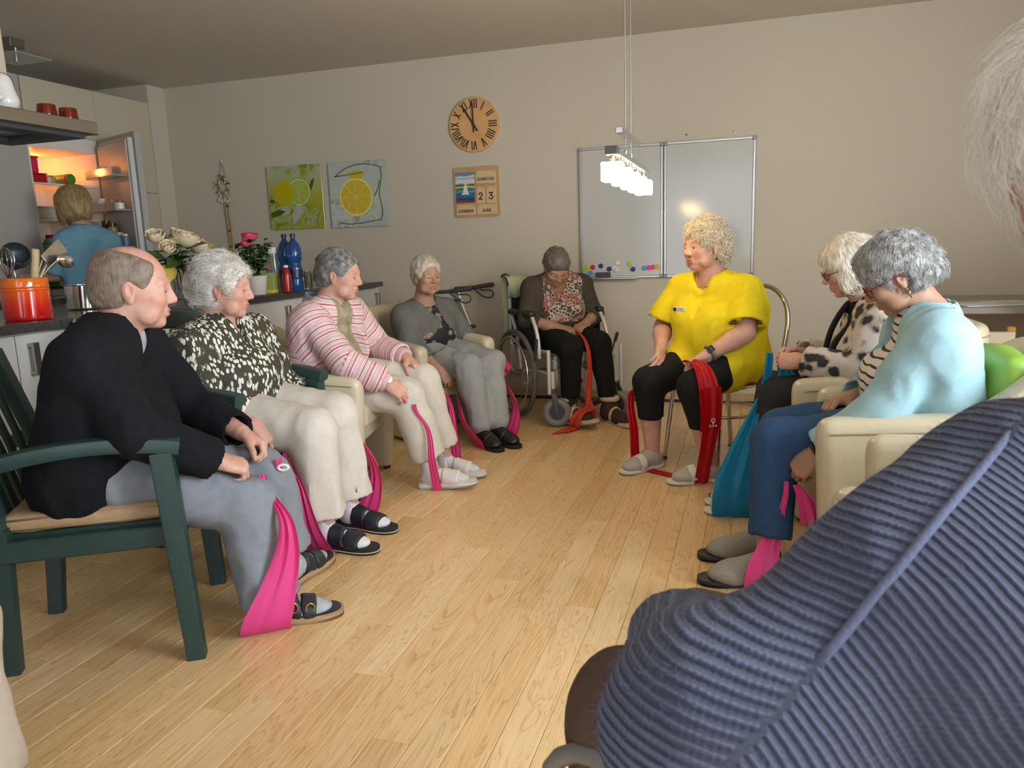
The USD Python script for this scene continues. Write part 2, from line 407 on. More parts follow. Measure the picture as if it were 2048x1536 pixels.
mcol = {'lime': (.30, .60, .03), 'yellow': (.80, .50, .05), 'red': (.45, .02, .04), 'blue': (.015, .03, .16), 'sky': (.05, .32, .62), 'white': (.70, .68, .62), 'pink': (.70, .05, .22), 'amber': (.75, .40, .04)}
for k, v in mcol.items(): M('magnet_' + k, v, .35)
MAG = [(1170, 539.5, 'lime', 'leftmost lime green magnet near the whiteboard corner'), (1176.5, 533, 'yellow', 'yellow magnet touching the dark red magnet'), (1185.7, 534.5, 'red', 'dark red round magnet on the whiteboard'), (1181.5, 546, 'sky', 'light blue magnet under the dark red magnet'),
       (1202, 532, 'blue', 'navy magnet directly above the black board eraser'), (1218.5, 538, 'blue', 'navy magnet between the eraser and the white magnets'), (1229, 535.5, 'white', 'white magnet nearest the eraser, left of two others'), (1235.5, 526, 'white', 'topmost white magnet on the whiteboard'), (1233.5, 539, 'white', 'lowest white magnet on the whiteboard'),
       (1259, 528, 'lime', 'lime green magnet above the navy one at mid board'), (1266, 538.5, 'blue', 'navy magnet below the right lime green magnet'), (1288.5, 536, 'sky', 'light blue magnet at the left of a touching row'), (1297.5, 535.5, 'pink', 'pink magnet next to the light blue one'), (1305.5, 534.5, 'pink', 'pink magnet next to the amber one'), (1314, 533.5, 'amber', 'amber magnet at the right end of the row')]
def at_px(px, py, axis, val):
    """The point where a photograph pixel's line of sight meets the plane axis = val."""
    d = fw + (px - 1024) / F_PX * rt - (py - 768) / F_PX * up
    return EYE + d * (val - EYE[axis]) / d[axis]
mag_mesh = trimesh.Trimesh(*[lathe([(0, 0), (.0165, 0), (.0175, .002), (.0165, .008), (.013, .009), (.012, .0075), (0, .0075)], 24).__getattribute__(a) for a in ('vertices', 'faces')], process=False)
for px, py, c, lab in MAG:
    q = at_px(px, py, 1, YB - .024)
    solo('magnet', moved(moved(mag_mesh, R=rot([1, 0, 0], 90)), (q[0], YB - .0215, q[2])), 'magnet_' + c, lab + '', 'magnet', 'magnets on the left whiteboard')
q = at_px(1207, 552, 1, YB - .03)
er = thing('board_eraser', 'black rectangular board eraser on the left whiteboard', 'eraser', (q[0], YB - .0235, q[2] + .004))
part(er, 'grip', box((0, -.022, 0), (.105, .022, .046), .006), 'dark_plastic'); part(er, 'felt', box((0, -.006, 0), (.1, .012, .042), .002), 'black_gap')
# wall plugs above the board
M('plug_brown', (.25, .16, .11), .6)
for px, py, lab in ((1373, 269.5, 'brown wall plug above the right whiteboard'), (1466, 262, 'small dark nail hole plug right above the whiteboard')):
    q = at_px(px, py, 1, YB); solo('wall_plug', ball((q[0], YB, q[2]), .007 if px < 1400 else .0045, 1), 'plug_brown', lab, 'plug')
# clock
M('clock_wood', (.70, .40, .16), .5, var=(9, (.62, .33, .12)))
M('numeral_black', (.035, .033, .03), .5)
ck = thing('wall_clock', 'round orange wooden wall clock with black Roman numerals', 'clock', (-1.974, YB, 2.033))
R_ = rot([1, 0, 0], 90)
part(ck, 'dial', moved(lathe([(0, 0), (.188, 0), (.193, .004), (.193, .020), (.189, .024), (0, .024)], 64), R=R_), 'clock_wood')
NUM = ['XII', 'I', 'II', 'III', 'IIII', 'V', 'VI', 'VII', 'VIII', 'IX', 'X', 'XI']
def strokes(s):
    """Roman numeral as bars: (x0, z0, x1, z1), width 0.008, height 0.07, centred."""
    out, x = [], 0
    for ch in s:
        if ch == 'I': out.append((x, 0, x, 1)); x += .0165
        elif ch == 'V': out += [(x, 1, x + .012, 0), (x + .024, 1, x + .012, 0)]; x += .036
        elif ch == 'X': out += [(x, 0, x + .026, 1), (x, 1, x + .026, 0)]; x += .038
    w = max(max(a[0], a[2]) for a in out)
    return [(a[0] - w / 2, a[1], a[2] - w / 2, a[3]) for a in out]
for k, s in enumerate(NUM):
    an = -2 * math.pi * k / 12; ms = []
    if s in ('X', 'IX', 'XI', 'XII'): pass
    for x0, z0, x1, z1 in strokes(s):
        p0, p1 = A([x0, .115 + .064 * z0]), A([x1, .115 + .064 * z1])
        d = p1 - p0; l = np.linalg.norm(d); th = math.atan2(d[1], d[0])
        b = box((0, 0, 0), (l, .003, .0078), .0005); b = moved(b, R=rot([0, 1, 0], -math.degrees(th))); b = moved(b, ((p0 + p1)[0] / 2, -.0250, (p0 + p1)[1] / 2))
        ms.append(moved(b, R=rot([0, 1, 0], -math.degrees(an))))
    part(ck, 'numeral', cat_(ms), 'numeral_black')
for nm, ang, l0, l1, w in (('hour_hand', -31.5, -.055, .130, .013), ('minute_hand', -1, -.055, .150, .011)):
    h = box((0, -.030 if nm == 'hour_hand' else -.034, (l0 + l1) / 2), (w, .003, l1 - l0), .001)
    part(ck, nm, moved(h, R=rot([0, 1, 0], ang)), 'numeral_black')
part(ck, 'hub', moved(lathe([(0, .024), (.009, .024), (.009, .037), (0, .037)], 20), R=R_), 'numeral_black')
# perpetual calendar
M('calendar_wood', (.52, .34, .17), .5, var=(20, (.46, .29, .13)))
M('calendar_tile', (.66, .47, .26), .5)
cl = thing('wooden_calendar', 'wooden perpetual wall calendar reading SONNTAG 23 SOMMER JUNI', 'calendar', (-1.977, YB, 1.556))
cw, chh = .176, .183
prof = rrect(2 * cw, 2 * chh, .022, 6)
bd = trimesh.creation.extrude_polygon(Polygon(prof), .016, engine='earcut')
part(cl, 'backboard', moved(bd, R=rot([1, 0, 0], 90)), 'calendar_wood')
mk('sea_print', {"t": ("texture_coordinate", {}), "s": ("separate_xyz", {}), "n": ("noise_texture", {"scale": 22, "detail": 4, "distortion": 1.5}),
                 "mp": ("mapping", {"scale": (.45, 1, 1.6)}), "m": ("math", {"math_type": "multiply_add", "value2": .16}), "a": ("math", {"math_type": "multiply_add", "value2": 5.0, "value3": .30}),
                 "r": ("rgb_ramp", {"ramp": [(0, (.30, .06, .03)), (.10, (.01, .05, .14)), (.22, (.02, .16, .28)), (.32, (.03, .10, .22)), (.40, (.14, .38, .45)), (.46, (.02, .12, .26)), (.52, (.10, .28, .30)), (.545, (.65, .52, .05)), (.60, (.6, .5, .08)), (.615, (.04, .12, .03)), (.66, (.05, .14, .10)), (.69, (.55, .58, .62)), (.80, (.72, .70, .68)), (.88, (.30, .38, .52)), (.94, (.75, .74, .72)), (1, (.15, .22, .34))]}),
                 "p": ("principled_bsdf", {"roughness": .35})},
   [("t.object", "s.vector"), ("t.object", "mp.vector"), ("mp.vector", "n.vector"), ("s.z", "a.value1"), ("n.fac", "m.value1"), ("a.value", "m.value3"), ("m.value", "r.fac"), ("r.color", "p.base_color")], "p.BSDF")
part(cl, 'sea_picture', box2((-.163, -.021, -.078), (-.012, -.016, .143), .001), 'sea_print')
M('sail_white', (.75, .73, .68), .5)
part(cl, 'sail_boat', cat_([moved(trimesh.creation.extrude_polygon(Polygon([(-.105, -.005), (-.062, -.005), (-.082, .075)]), .002, engine='earcut'), (0, -.021, 0), rot([1, 0, 0], 90)), moved(trimesh.creation.extrude_polygon(Polygon([(-.118, -.018), (-.05, -.018), (-.06, -.006), (-.108, -.006)]), .002, engine='earcut'), (0, -.021, 0), rot([1, 0, 0], 90))]), 'sail_white')
for a, b in (((0, .056), (.158, .15)), ((0, -.088), (.072, .034)), ((.078, -.088), (.158, .034)), ((-.163, -.168), (-.008, -.092)), ((.0, -.168), (.158, -.092))):
    part(cl, 'hanging_tile', box2((a[0], -.024, a[1]), (b[0], -.016, b[1]), .003), 'calendar_tile')
for a in ((.012, .138), (.146, .138), (.012, .022), (.058, .022), (.092, .022), (.144, .022), (-.15, -.103), (-.022, -.103), (.014, -.103), (.144, -.103)):
    part(cl, 'hook', ball((a[0], -.026, a[1]), (.003, .004, .003), 1), 'numeral_black')
def lettering(parent, name, text, h, x, y, z, mat, bold=False, squash=1.0, face=(1, 0, 0)):
    m = meshkit.text_mesh(text, h, .0015, bold); w = m.bounds[1][0] - m.bounds[0][0]
    m.apply_translation([-m.bounds[0][0] - w / 2, -h / 2, 0]); m.vertices[:, 0] *= squash
    part(parent, name, moved(m, (x, y, z), rot([1, 0, 0], 90)), mat, smooth=False)
lettering(cl, 'day_lettering', 'SONNTAG', .021, .079, -.024, .088, 'numeral_black', True, .95)
lettering(cl, 'date_lettering', '2', .050, .036, -.024, -.034, 'numeral_black', True)
lettering(cl, 'date_lettering', '3', .050, .117, -.024, -.034, 'numeral_black', True)
lettering(cl, 'season_lettering', 'SOMMER', .021, -.085, -.024, -.138, 'numeral_black', True, .95)
lettering(cl, 'month_lettering', 'JUNI', .021, .079, -.024, -.138, 'numeral_black', True)
# two glass pictures of citrus fruit, 0.5 m square
def citrus(name, cx, cz, r, flesh, flesh2, rind, back, back2, ice, seed):
    """Flat print: fruit slice with segments on a pale ground, ice-like marbling around it."""
    nd = {"t": ("texture_coordinate", {}), "c": ("vector_math", {"math_type": "subtract", "vector2": (cx, 0, cz)}), "s": ("separate_xyz", {}), "cmb": ("combine_xyz", {}),
          "len": ("vector_math", {"math_type": "length"}), "an": ("math", {"math_type": "arctan2"}), "seg": ("math", {"math_type": "multiply", "value2": 8 / (2 * math.pi)}), "pp": ("math", {"math_type": "pingpong", "value2": .5}),
          "mem": ("math", {"math_type": "less_than", "value2": .035}), "core": ("math", {"math_type": "less_than", "value2": r * .10}), "mx": ("math", {"math_type": "maximum"}),
          "nz": ("noise_texture", {"scale": 40, "detail": 3}), "fl": ("rgb_ramp", {"ramp": [(.3, flesh), (.7, flesh2)]}), "pith": ("mix_color", {"b": tuple(.25 + .75 * a for a in flesh)}),
          "rr": ("rgb_ramp", {"ramp": [(0, (0, 0, 0)), (r * .90, (0, 0, 0)), (r * .905, (.5, .5, .5)), (r * .955, (.5, .5, .5)), (r * .96, (1, 1, 1))], "interpolate": False}),
          "ispith": ("math", {"math_type": "greater_than", "value2": r * .88}), "isrind": ("math", {"math_type": "greater_than", "value2": r * .95}), "isout": ("math", {"math_type": "greater_than", "value2": r}),
          "m1": ("mix_color", {"b": (.72, .74, .38)}), "m2": ("mix_color", {"b": rind}), "m3": ("mix_color", {}),
          "n2": ("noise_texture", {"scale": 5.5, "detail": 5, "distortion": 2.2}), "bg": ("rgb_ramp", {"ramp": ice}), "sz": ("separate_xyz", {}),
          "zz": ("math", {"math_type": "multiply_add", "value2": 2.0, "value3": .5}), "bgr": ("rgb_ramp", {"ramp": back}), "msk": ("noise_texture", {"scale": 2.6, "detail": 2}), "mr": ("rgb_ramp", {"ramp": seed}),
          "mb": ("mix_color", {}), "p": ("principled_bsdf", {"roughness": .12, "coat_weight": .4, "coat_roughness": .03})}
    lk = [("t.object", "c.vector1"), ("c.vector", "s.vector"), ("s.x", "cmb.x"), ("s.z", "cmb.z"), ("cmb.vector", "len.vector1"), ("s.z", "an.value1"), ("s.x", "an.value2"), ("an.value", "seg.value1"), ("seg.value", "pp.value1"), ("pp.value", "mem.value1"),
          ("len.value", "core.value1"), ("mem.value", "mx.value1"), ("core.value", "mx.value2"), ("t.object", "nz.vector"), ("nz.fac", "fl.fac"), ("fl.color", "pith.a"), ("mx.value", "pith.fac"),
          ("len.value", "ispith.value1"), ("len.value", "isrind.value1"), ("len.value", "isout.value1"), ("ispith.value", "m1.fac"), ("pith.result", "m1.a"), ("isrind.value", "m2.fac"), ("m1.result", "m2.a"), ("isout.value", "m3.fac"), ("m2.result", "m3.a"),
          ("t.object", "n2.vector"), ("n2.fac", "bg.fac"), ("t.object", "sz.vector"), ("sz.z", "zz.value1"), ("zz.value", "bgr.fac"), ("t.object", "msk.vector"), ("sz.z", "mr.fac" if False else "zz.value1"),
          ("msk.fac", "mr.fac"), ("mr.color", "mb.fac"), ("bgr.color", "mb.a"), ("bg.color", "mb.b"), ("mb.result", "m3.b"), ("m3.result", "p.base_color")]
    mk(name, nd, list(dict.fromkeys(lk)), "p.BSDF")
citrus('lime_print', .035, .04, .11, (.30, .40, .025), (.44, .50, .06), (.10, .20, .02), [(0, (.38, .36, .004)), (.45, (.38, .36, .01)), (.68, (.40, .40, .10)), (1, (.44, .48, .36))], None,
       [(.35, (.16, .20, .02)), (.44, (.33, .34, .025)), (.53, (.42, .45, .22)), (.585, (.24, .27, .04)), (.66, (.36, .36, .02))], [(.47, (0, 0, 0)), (.53, (1, 1, 1))])
citrus('lemon_print', -.02, -.02, .15, (.58, .40, .005), (.66, .50, .02), (.60, .50, .05), [(0, (.40, .45, .40)), (.4, (.47, .52, .47)), (1, (.42, .47, .42))], None,
       [(.36, (.32, .32, .25)), (.42, (.44, .48, .43)), (.5, (.55, .58, .54)), (.56, (.42, .45, .40)), (.66, (.30, .29, .20))], [(.50, (0, 0, 0)), (.56, (1, 1, 1))])
M('glass_edge', (.35, .45, .40), .15)
M('leaf_print', (.05, .12, .01), .3); M('ice_print', (.42, .45, .40), .15); M('lemon_flat', (.50, .42, .005), .2)
p1 = thing('lime_picture', 'square glass picture of a lime slice with ice on yellow-green', 'picture', (-3.522, YB - .016, 1.591))
part(p1, 'glass_panel', box2((-.25, -.004, -.25), (.25, .004, .25), .0015), 'lime_print')
p2 = thing('lemon_picture', 'square glass picture of a lemon slice frozen in an ice block', 'picture', (-2.958, YB - .016, 1.587))
part(p2, 'glass_panel', box2((-.25, -.004, -.25), (.25, .004, .25), .0015), 'lemon_print')
def flat_print(parent, name, poly, mat, y=-.0055, t=.0014):
    part(parent, name, moved(trimesh.creation.extrude_polygon(Polygon(poly), t, engine='earcut'), (0, y + t, 0), rot([1, 0, 0], 90)), mat, smooth=False)
def blob(cx, cz, rx, rz, seed, n=26, amp=.16, turn=0):
    r_ = np.random.default_rng(seed); a = np.arange(n) * 2 * math.pi / n
    k = 1 + amp * (np.sin(2 * a + r_.uniform(0, 6)) * .5 + np.sin(3 * a + r_.uniform(0, 6)) * .35 + np.sin(5 * a + r_.uniform(0, 6)) * .3)
    x, z = rx * k * np.cos(a), rz * k * np.sin(a); c, s = math.cos(turn), math.sin(turn)
    return np.stack([cx + c * x - s * z, cz + s * x + c * z], 1)
flat_print(p1, 'printed_lemon', blob(-.10, .035, .085, .10, 3, amp=.04), 'lemon_flat', -.0045, .0004)
flat_print(p1, 'printed_leaf', [(.135, .08), (.15, .12), (.185, .145), (.175, .10), (.15, .05)], 'leaf_print')
flat_print(p1, 'printed_leaf', [(-.235, .0), (-.19, -.015), (-.20, -.035), (-.238, -.03)], 'leaf_print')
flat_print(p1, 'printed_leaf', [(-.24, -.115), (-.16, -.09), (-.10, -.105), (-.16, -.14), (-.24, -.15)], 'leaf_print')
flat_print(p1, 'printed_ice', blob(.0, -.13, .03, .085, 8, turn=-.5), 'ice_print')
flat_print(p1, 'printed_ice', blob(-.10, -.10, .05, .03, 9), 'ice_print', -.005)
M('lemon_neck', (.55, .44, .02), .15)
flat_print(p2, 'printed_neck', [(-.08, .17), (-.06, .12), (.04, .12), (.07, .165), (.0, .185)], 'lemon_neck', -.0045, .0004)
M('ice_line', (.13, .11, .05), .2)
for q in ([(-.19, .14), (-.12, .19), (.18, .205), (.22, .19)], [(.20, .19), (.205, .1), (.185, .0), (.2, -.1), (.19, -.2)], [(-.18, -.21), (-.05, -.225), (.1, -.21), (.19, -.2)], [(.14, -.02), (.165, .02), (.19, .10)], [(-.20, .145), (-.1, .15), (.05, .165)]):
    Q = spline([(a, -.0048, b) for a, b in q], 16)
    part(p2, 'printed_ice_edge', sweep(Q, [(-.004, -.0005), (.004, -.0005), (.004, .0005), (-.004, .0005)], up0=(0, 1, 0)), 'ice_line')
# macrame wall hanging
M('jute', (.42, .28, .12), .8); M('shell_white', (.62, .56, .48), .5); M('bead_dark', (.06, .06, .035), .5)
q0 = at_px(443, 323, 1, YB - .012)
hg = thing('wall_hanging', 'small jute and shell wall hanging with wreath and long cord', 'wall decoration', (q0[0], YB - .012, q0[2]))
part(hg, 'hook', ball((0, 0, 0), .01, 1), 'shell_white')
for s in (-1, 1): part(hg, 'string', tube([(0, 0, 0), (s * .03, -.004, -.11), (s * .055, -.004, -.28)], .0022, 6), 'jute')
a = np.arange(25) * 2 * math.pi / 24
part(hg, 'wreath', tube(np.stack([.045 * np.cos(a), 0 * a - .006, -.19 + .06 * np.sin(a)], 1)[:-1], .009, 8, closed=True), 'jute')
r_ = np.random.default_rng(2)
for k in range(26):
    t_ = r_.uniform(0, 6.28); rr = r_.uniform(.035, .075)
    part(hg, 'wreath_bead', ball((rr * math.cos(t_), -.012 - .008 * r_.random(), -.20 + rr * 1.25 * math.sin(t_)), (.008, .006, .010), 1), ['bead_dark', 'shell_white'][r_.integers(2)])
for k in range(5): part(hg, 'shell', ball((-.05 + .025 * k, -.01, -.31 - .012 * (k % 2)), (.012, .007, .016), 1), 'shell_white')
part(hg, 'long_cord', tube(spline([(.0, -.004, -.25), (.01, -.006, -.5), (.022, -.004, -.8), (.018, -.004, -1.05)], 14), .008, 8), 'jute')
part(hg, 'long_cord', tube(spline([(.012, -.004, -.26), (.035, -.006, -.5), (.034, -.004, -.8), (.028, -.004, -1.05)], 14), .006, 8), 'jute')
for z in (-.36, -.56, -.69, -.8): part(hg, 'cord_knot', ball((.02, -.006, z), (.015, .012, .010), 1), 'bead_dark')

# ================================================================ pendant lamp
M('chrome', (.62, .61, .60), .14, 1.0)
M('steel', (.50, .50, .49), .3, 1.0)
mk('lit_shade', {"e": ("emission", {"color": (1.0, .76, .40), "strength": 34.0}), "gl": ("principled_bsdf", {"base_color": (.8, .78, .7), "roughness": .1}), "m": ("mix_closure", {"fac": .25})},
   [("e.emission", "m.closure1"), ("gl.BSDF", "m.closure2")], "m.closure")
LY = [3.09, 3.34, 3.59, 3.83, 4.07]
lx = lambda y: -.538 + (y - 3.09) * -.012
pl = thing('pendant_lamp', 'long chrome pendant lamp with five lit glass cube shades', 'lamp', (0, 0, 0))
part(pl, 'top_bar', box((-.542, 3.58, 1.508), (.042, 1.04, .022), .003), 'chrome')
part(pl, 'end_block', box((-.538, 3.075, 1.505), (.05, .04, .034), .003), 'dark_plastic')
for y in (3.46, 3.62):
    part(pl, 'suspension_cable', tube([(-.545, y, 1.52), (-.545, y, 2.0), (-.545, y, CEIL - .03)], .0028, 6), 'steel')
    part(pl, 'cable_clamp', lathe([(0, 1.515), (.007, 1.515), (.007, 1.545), (.003, 1.55), (0, 1.55)], 12, (-.545, y, 0)), 'chrome')
part(pl, 'height_adjuster', box((-.545, 3.54, 1.612), (.032, .50, .028), .003), 'chrome')
part(pl, 'ceiling_rose', box((-.545, 3.54, CEIL - .016), (.07, .40, .032), .004), 'chrome')
for y in LY:
    part(pl, 'lamp_holder', lathe([(0, 1.46), (.010, 1.46), (.010, 1.475), (.014, 1.475), (.014, 1.485), (.008, 1.485), (.008, 1.498), (0, 1.498)], 14, (lx(y), y, 0)), 'steel')
    sh = part(pl, 'glass_shade', cat_([box((lx(y), y, 1.425), (.084, .084, .075), .005)]), 'lit_shade')
# ================================================================ kitchen
M('front_white', (.62, .61, .58), .35); M('front_cream', (.53, .465, .35), .45); M('tall_side_grey', (.40, .37, .33), .5)
M('worktop_dark', (.040, .038, .037), .20, var=(60, (.075, .072, .07)), coat_weight=.2)
M('plinth', (.16, .15, .14), .5); M('gap_black', (.02, .02, .02), .7)
M('brushed_steel', (.42, .40, .37), .32, 1.0)
KX = -2.74
for k in range(7):
    y0 = .973 + .627 * k; y1 = y0 + .627 if k < 6 else 5.29
    c = thing('base_cabinet', ['white base cabinet nearest the camera, mostly out of view', 'white base cabinet behind the back of the green chair of the man in black', 'white base cabinet with a square steel handle behind the man in black', 'white base cabinet hidden behind the man and the floral blouse',
        'white base cabinet behind the woman in the floral blouse', 'white base cabinet with upright handle behind the pink striped cardigan', 'white base cabinet at the far end of the counter by the wall'][k], 'cabinet', (KX, (y0 + y1) / 2, 0), 0, 'base cabinets of the counter')
    hw = (y1 - y0) / 2
    part(c, 'body', box2((-.58, -hw + .001, .12), (-.02, hw - .001, .876), .001), 'front_white')
    part(c, 'door', box2((-.019, -hw + .002, .13), (0, hw - .002, .868), .002), 'front_white')
    s = -1 if k < 4 else 1
    part(c, 'handle', cat_([box((.028, s * (hw - .06), .77), (.012, .030, .13), .002), box((.012, s * (hw - .06), .715), (.028, .03, .014), .001), box((.012, s * (hw - .06), .826), (.028, .03, .014), .001)]), 'brushed_steel')
    part(c, 'plinth', box2((-.50, -hw, .0), (-.05, hw, .119), .001), 'plinth')
solo('worktop', cat_([box2((-3.62, .9, .878), (-2.70, 5.295, .915), .003)]), 'worktop_dark', 'dark stone-look kitchen worktop along the counter', 'worktop')
ce = thing('counter_end_panel', 'pale panel backing the kitchen side of the counter', 'panel', (-3.40, 3.1, 0))
part(ce, 'panel', box2((-.02, -2.1, 0.001), (.0, 2.18, .877), .001), 'front_white')
# extractor hood with shelf
hd = thing('extractor_hood', 'steel extractor hood with a shelf top hanging above the counter', 'hood', (0, 0, 0))
part(hd, 'chimney', box2((-3.55, 2.45, 1.795), (-3.25, 2.80, CEIL - .001), .003), 'front_cream')
part(hd, 'shelf_rim', cat_([box2((-3.02, 2.1, 1.735), (-2.99, 3.02, 1.793), .003), box2((-3.56, 2.1, 1.735), (-3.53, 3.02, 1.793), .003), box2((-3.53, 2.99, 1.735), (-3.02, 3.02, 1.793), .003), box2((-3.53, 2.1, 1.735), (-3.02, 2.13, 1.793), .003)]), 'brushed_steel')
part(hd, 'shelf_top', box2((-3.53, 2.13, 1.775), (-3.02, 2.99, 1.79), .001), 'brushed_steel')
part(hd, 'underside_frame', cat_([box2((-3.50, 2.14, 1.716), (-3.40, 2.98, 1.74), .002), box2((-3.13, 2.14, 1.716), (-3.03, 2.98, 1.74), .002), box2((-3.40, 2.88, 1.716), (-3.13, 2.98, 1.74), .002)]), 'dark_plastic')
part(hd, 'filter_grille', box2((-3.39, 2.15, 1.738), (-3.14, 2.87, 1.748), .001), 'steel')
# things standing on the hood
M('ceramic_white', (.72, .70, .67), .12, coat_weight=.5); M('ceramic_black', (.015, .012, .012), .15, coat_weight=.5)
jr = thing('ceramic_jar', 'white pear-shaped ceramic jar with black back standing on the hood shelf', 'jar', (-3.10, 2.645, 1.794))
b = Body().ell((0, 0, .045), (.052, .052, .05), k=.03).ell((0, -.004, .115), (.036, .04, .045), k=.04); part(jr, 'body', b.mesh(.004), 'ceramic_white', smooth=True)
b = Body().ell((-.018, .012, .045), (.05, .052, .052), k=.03).ell((-.014, .008, .118), (.038, .043, .048), k=.04); part(jr, 'back_shell', b.mesh(.004), 'ceramic_black', smooth=True)
part(jr, 'lid_knob', ball((.03, -.055, .05), (.018, .02, .016)), 'ceramic_white', smooth=True)
mk('amber_glass', {"p": ("principled_bsdf", {"base_color": (.40, .055, .015), "roughness": .06, "transmission_weight": .8})}, [], "p.BSDF")
for y, lab in ((2.845, 'left amber glass tealight holder on the hood shelf'), (2.962, 'right amber glass tealight holder on the hood shelf')):
    t = thing('tealight_holder', lab, 'candle holder', (-3.10, y, 1.794), 0, 'amber tealight holders')
    part(t, 'glass_cup', lathe([(0, .001), (.034, .001), (.040, .006), (.042, .02), (.038, .060), (.035, .062), (.034, .058), (.036, .022), (.033, .012), (0, .012)], 28), 'amber_glass', smooth=True)
    part(t, 'candle', lathe([(0, .013), (.019, .013), (.019, .028), (0, .028)], 18), 'ceramic_white')
# tall cabinets and refrigerator
def tall_front(c, lo, hi): part(c, 'door', box2(lo, hi, .002), 'front_cream')
t2 = thing('tall_cabinet', 'tall cream cabinet beside the open refrigerator', 'cabinet', (-4.71, 0, 0))
part(t2, 'carcass', box2((-.58, 4.745, 0), (-.021, 5.295, 2.385), .001), 'front_cream')
tall_front(t2, (-.02, 4.747, 1.674), (0, 5.345 - .05, 2.385)); tall_front(t2, (-.02, 4.747, .12), (0, 5.295, 1.668))
t1 = thing('refrigerator', 'built-in refrigerator with its door open and its lamp on', 'refrigerator', (-4.71, 0, 0))
M('fridge_inside', (.72, .68, .62), .35); M('fridge_door_grey', (.36, .34, .32), .45); M('gasket', (.55, .55, .53), .5); M('door_liner', (.42, .40, .375), .4)
part(t1, 'upper_door', box2((-.02, 4.142, 2.03), (0, 4.743, 2.385), .002), 'front_cream')
part(t1, 'housing', cat_([box2((-.60, 4.135, 0), (-.02, 4.16, 2.385), .001), box2((-.60, 4.72, 0), (-.021, 4.744, 2.385), .001), box2((-.60, 4.16, 1.93), (-.021, 4.72, 2.38), .001), box2((-.60, 4.16, 0), (-.021, 4.72, .35), .001), box2((-.60, 4.16, .35), (-.56, 4.72, 1.93), .001)]), 'fridge_inside')
SH = [.62, .90, 1.19, 1.45, 1.70]
mk('shelf_glass', {"t": ("transparent_bsdf", {"color": (.85, .9, .88)}), "g": ("principled_bsdf", {"base_color": (.75, .75, .7), "roughness": .1}), "m": ("mix_closure", {"fac": .35})}, [("t.BSDF", "m.closure1"), ("g.BSDF", "m.closure2")], "m.closure")
for z in SH: part(t1, 'shelf', box2((-.55, 4.165, z - .012), (-.08, 4.715, z), .002), 'shelf_glass'); part(t1, 'shelf_trim', box2((-.085, 4.165, z - .016), (-.07, 4.715, z - .001), .002), 'ceramic_white')
mk('fridge_bulb', {"e": ("emission", {"color": (1.0, .30, .06), "strength": 110.0})}, [], "e.emission")
part(t1, 'lamp_bulb', ball((-.42, 4.47, 1.83), (.024, .024, .032)), 'fridge_bulb', smooth=True)
dn = math.radians(22.5); dx, dy = math.cos(dn), -math.sin(dn)
Rd = A([[dx, -dy, 0], [dy, dx, 0], [0, 0, 1]])   # local x runs from the hinge to the free edge; local -y is the shelf side
Td = A([.02, 4.72, 0])
dm = lambda m: moved(m, Td, Rd)
dr = part(t1, 'open_door', dm(box2((0, 0, .36), (.585, .045, 2.03), .004)), 'fridge_door_grey')
part(dr, 'inner_liner', dm(box2((.03, -.03, .40), (.50, 0, 1.98), .006)), 'door_liner')
part(dr, 'gasket', dm(cat_([box2((.505, -.04, .40), (.53, 0, 1.98), .006), box2((.54, -.035, .38), (.56, 0, 1.99), .006), box2((.03, -.02, 1.98), (.53, 0, 1.995), .004)])), 'gasket')
DS = [.62, .95, 1.24, 1.50, 1.74]
for z in DS: part(dr, 'door_shelf', dm(cat_([box2((.05, -.14, z - .012), (.49, -.03, z), .003), box2((.05, -.145, z - .012), (.49, -.135, z + .05), .003)])), 'shelf_glass')
tl = solo('tall_cabinet', cat_([box2((-5.30, 3.2, 0), (-4.73, 4.13, 2.385), .001), box2((-4.729, 3.2, .1), (-4.71, 4.13, 2.385), .002)]), 'tall_side_grey', 'tall plain grey cabinet left of the open refrigerator', 'cabinet')
# food on the shelves
F = {'food_red': (.45, .008, .02), 'food_pink': (.65, .02, .08), 'food_green': (.05, .22, .03), 'food_mint': (.16, .42, .30), 'food_tan': (.48, .34, .18), 'food_white': (.68, .66, .62), 'food_dark': (.03, .018, .012), 'food_amber': (.40, .20, .04), 'food_blue': (.10, .20, .36), 'food_yellow': (.70, .55, .18)}
for k, v in F.items(): M(k, v, .35)
def jar(c, r, h, body, lid, lab, cat='jar', name='jar'):
    t = thing(name, lab, cat, c, 0, 'groceries in the refrigerator')
    part(t, 'container', lathe([(0, .001), (r * .92, .001), (r, .006), (r, h * .74), (r * .8, h * .84), (0, h * .84)], 20), body, smooth=40)
    part(t, 'lid', lathe([(0, h * .84), (r * .82, h * .84), (r * .82, h), (0, h)], 20), lid, smooth=40)
def tub(c, s, body, lid, lab, name='food_box', cat='food box'):
    t = thing(name, lab, cat, c, 0, 'groceries in the refrigerator')
    part(t, 'tub', box((0, 0, s[2] * .45), (s[0], s[1], s[2] * .9), .008), body); part(t, 'lid', box((0, 0, s[2] * .94), (s[0] + .008, s[1] + .008, s[2] * .12), .003), lid)
X = lambda d: -4.71 - d
tub((X(.20), 4.265, 1.701), (.2, .16, .065), 'food_red', 'food_red', 'dark red lidded box at the left of the top refrigerator shelf')
tub((X(.22), 4.255, 1.769), (.18, .12, .115), 'food_pink', 'food_pink', 'bright pink-red box stacked highest in the refrigerator')
jar((X(.17), 4.41, 1.701), .05, .06, 'food_tan', 'food_tan', 'low tan tub on the top refrigerator shelf', 'tub', 'food_tub')
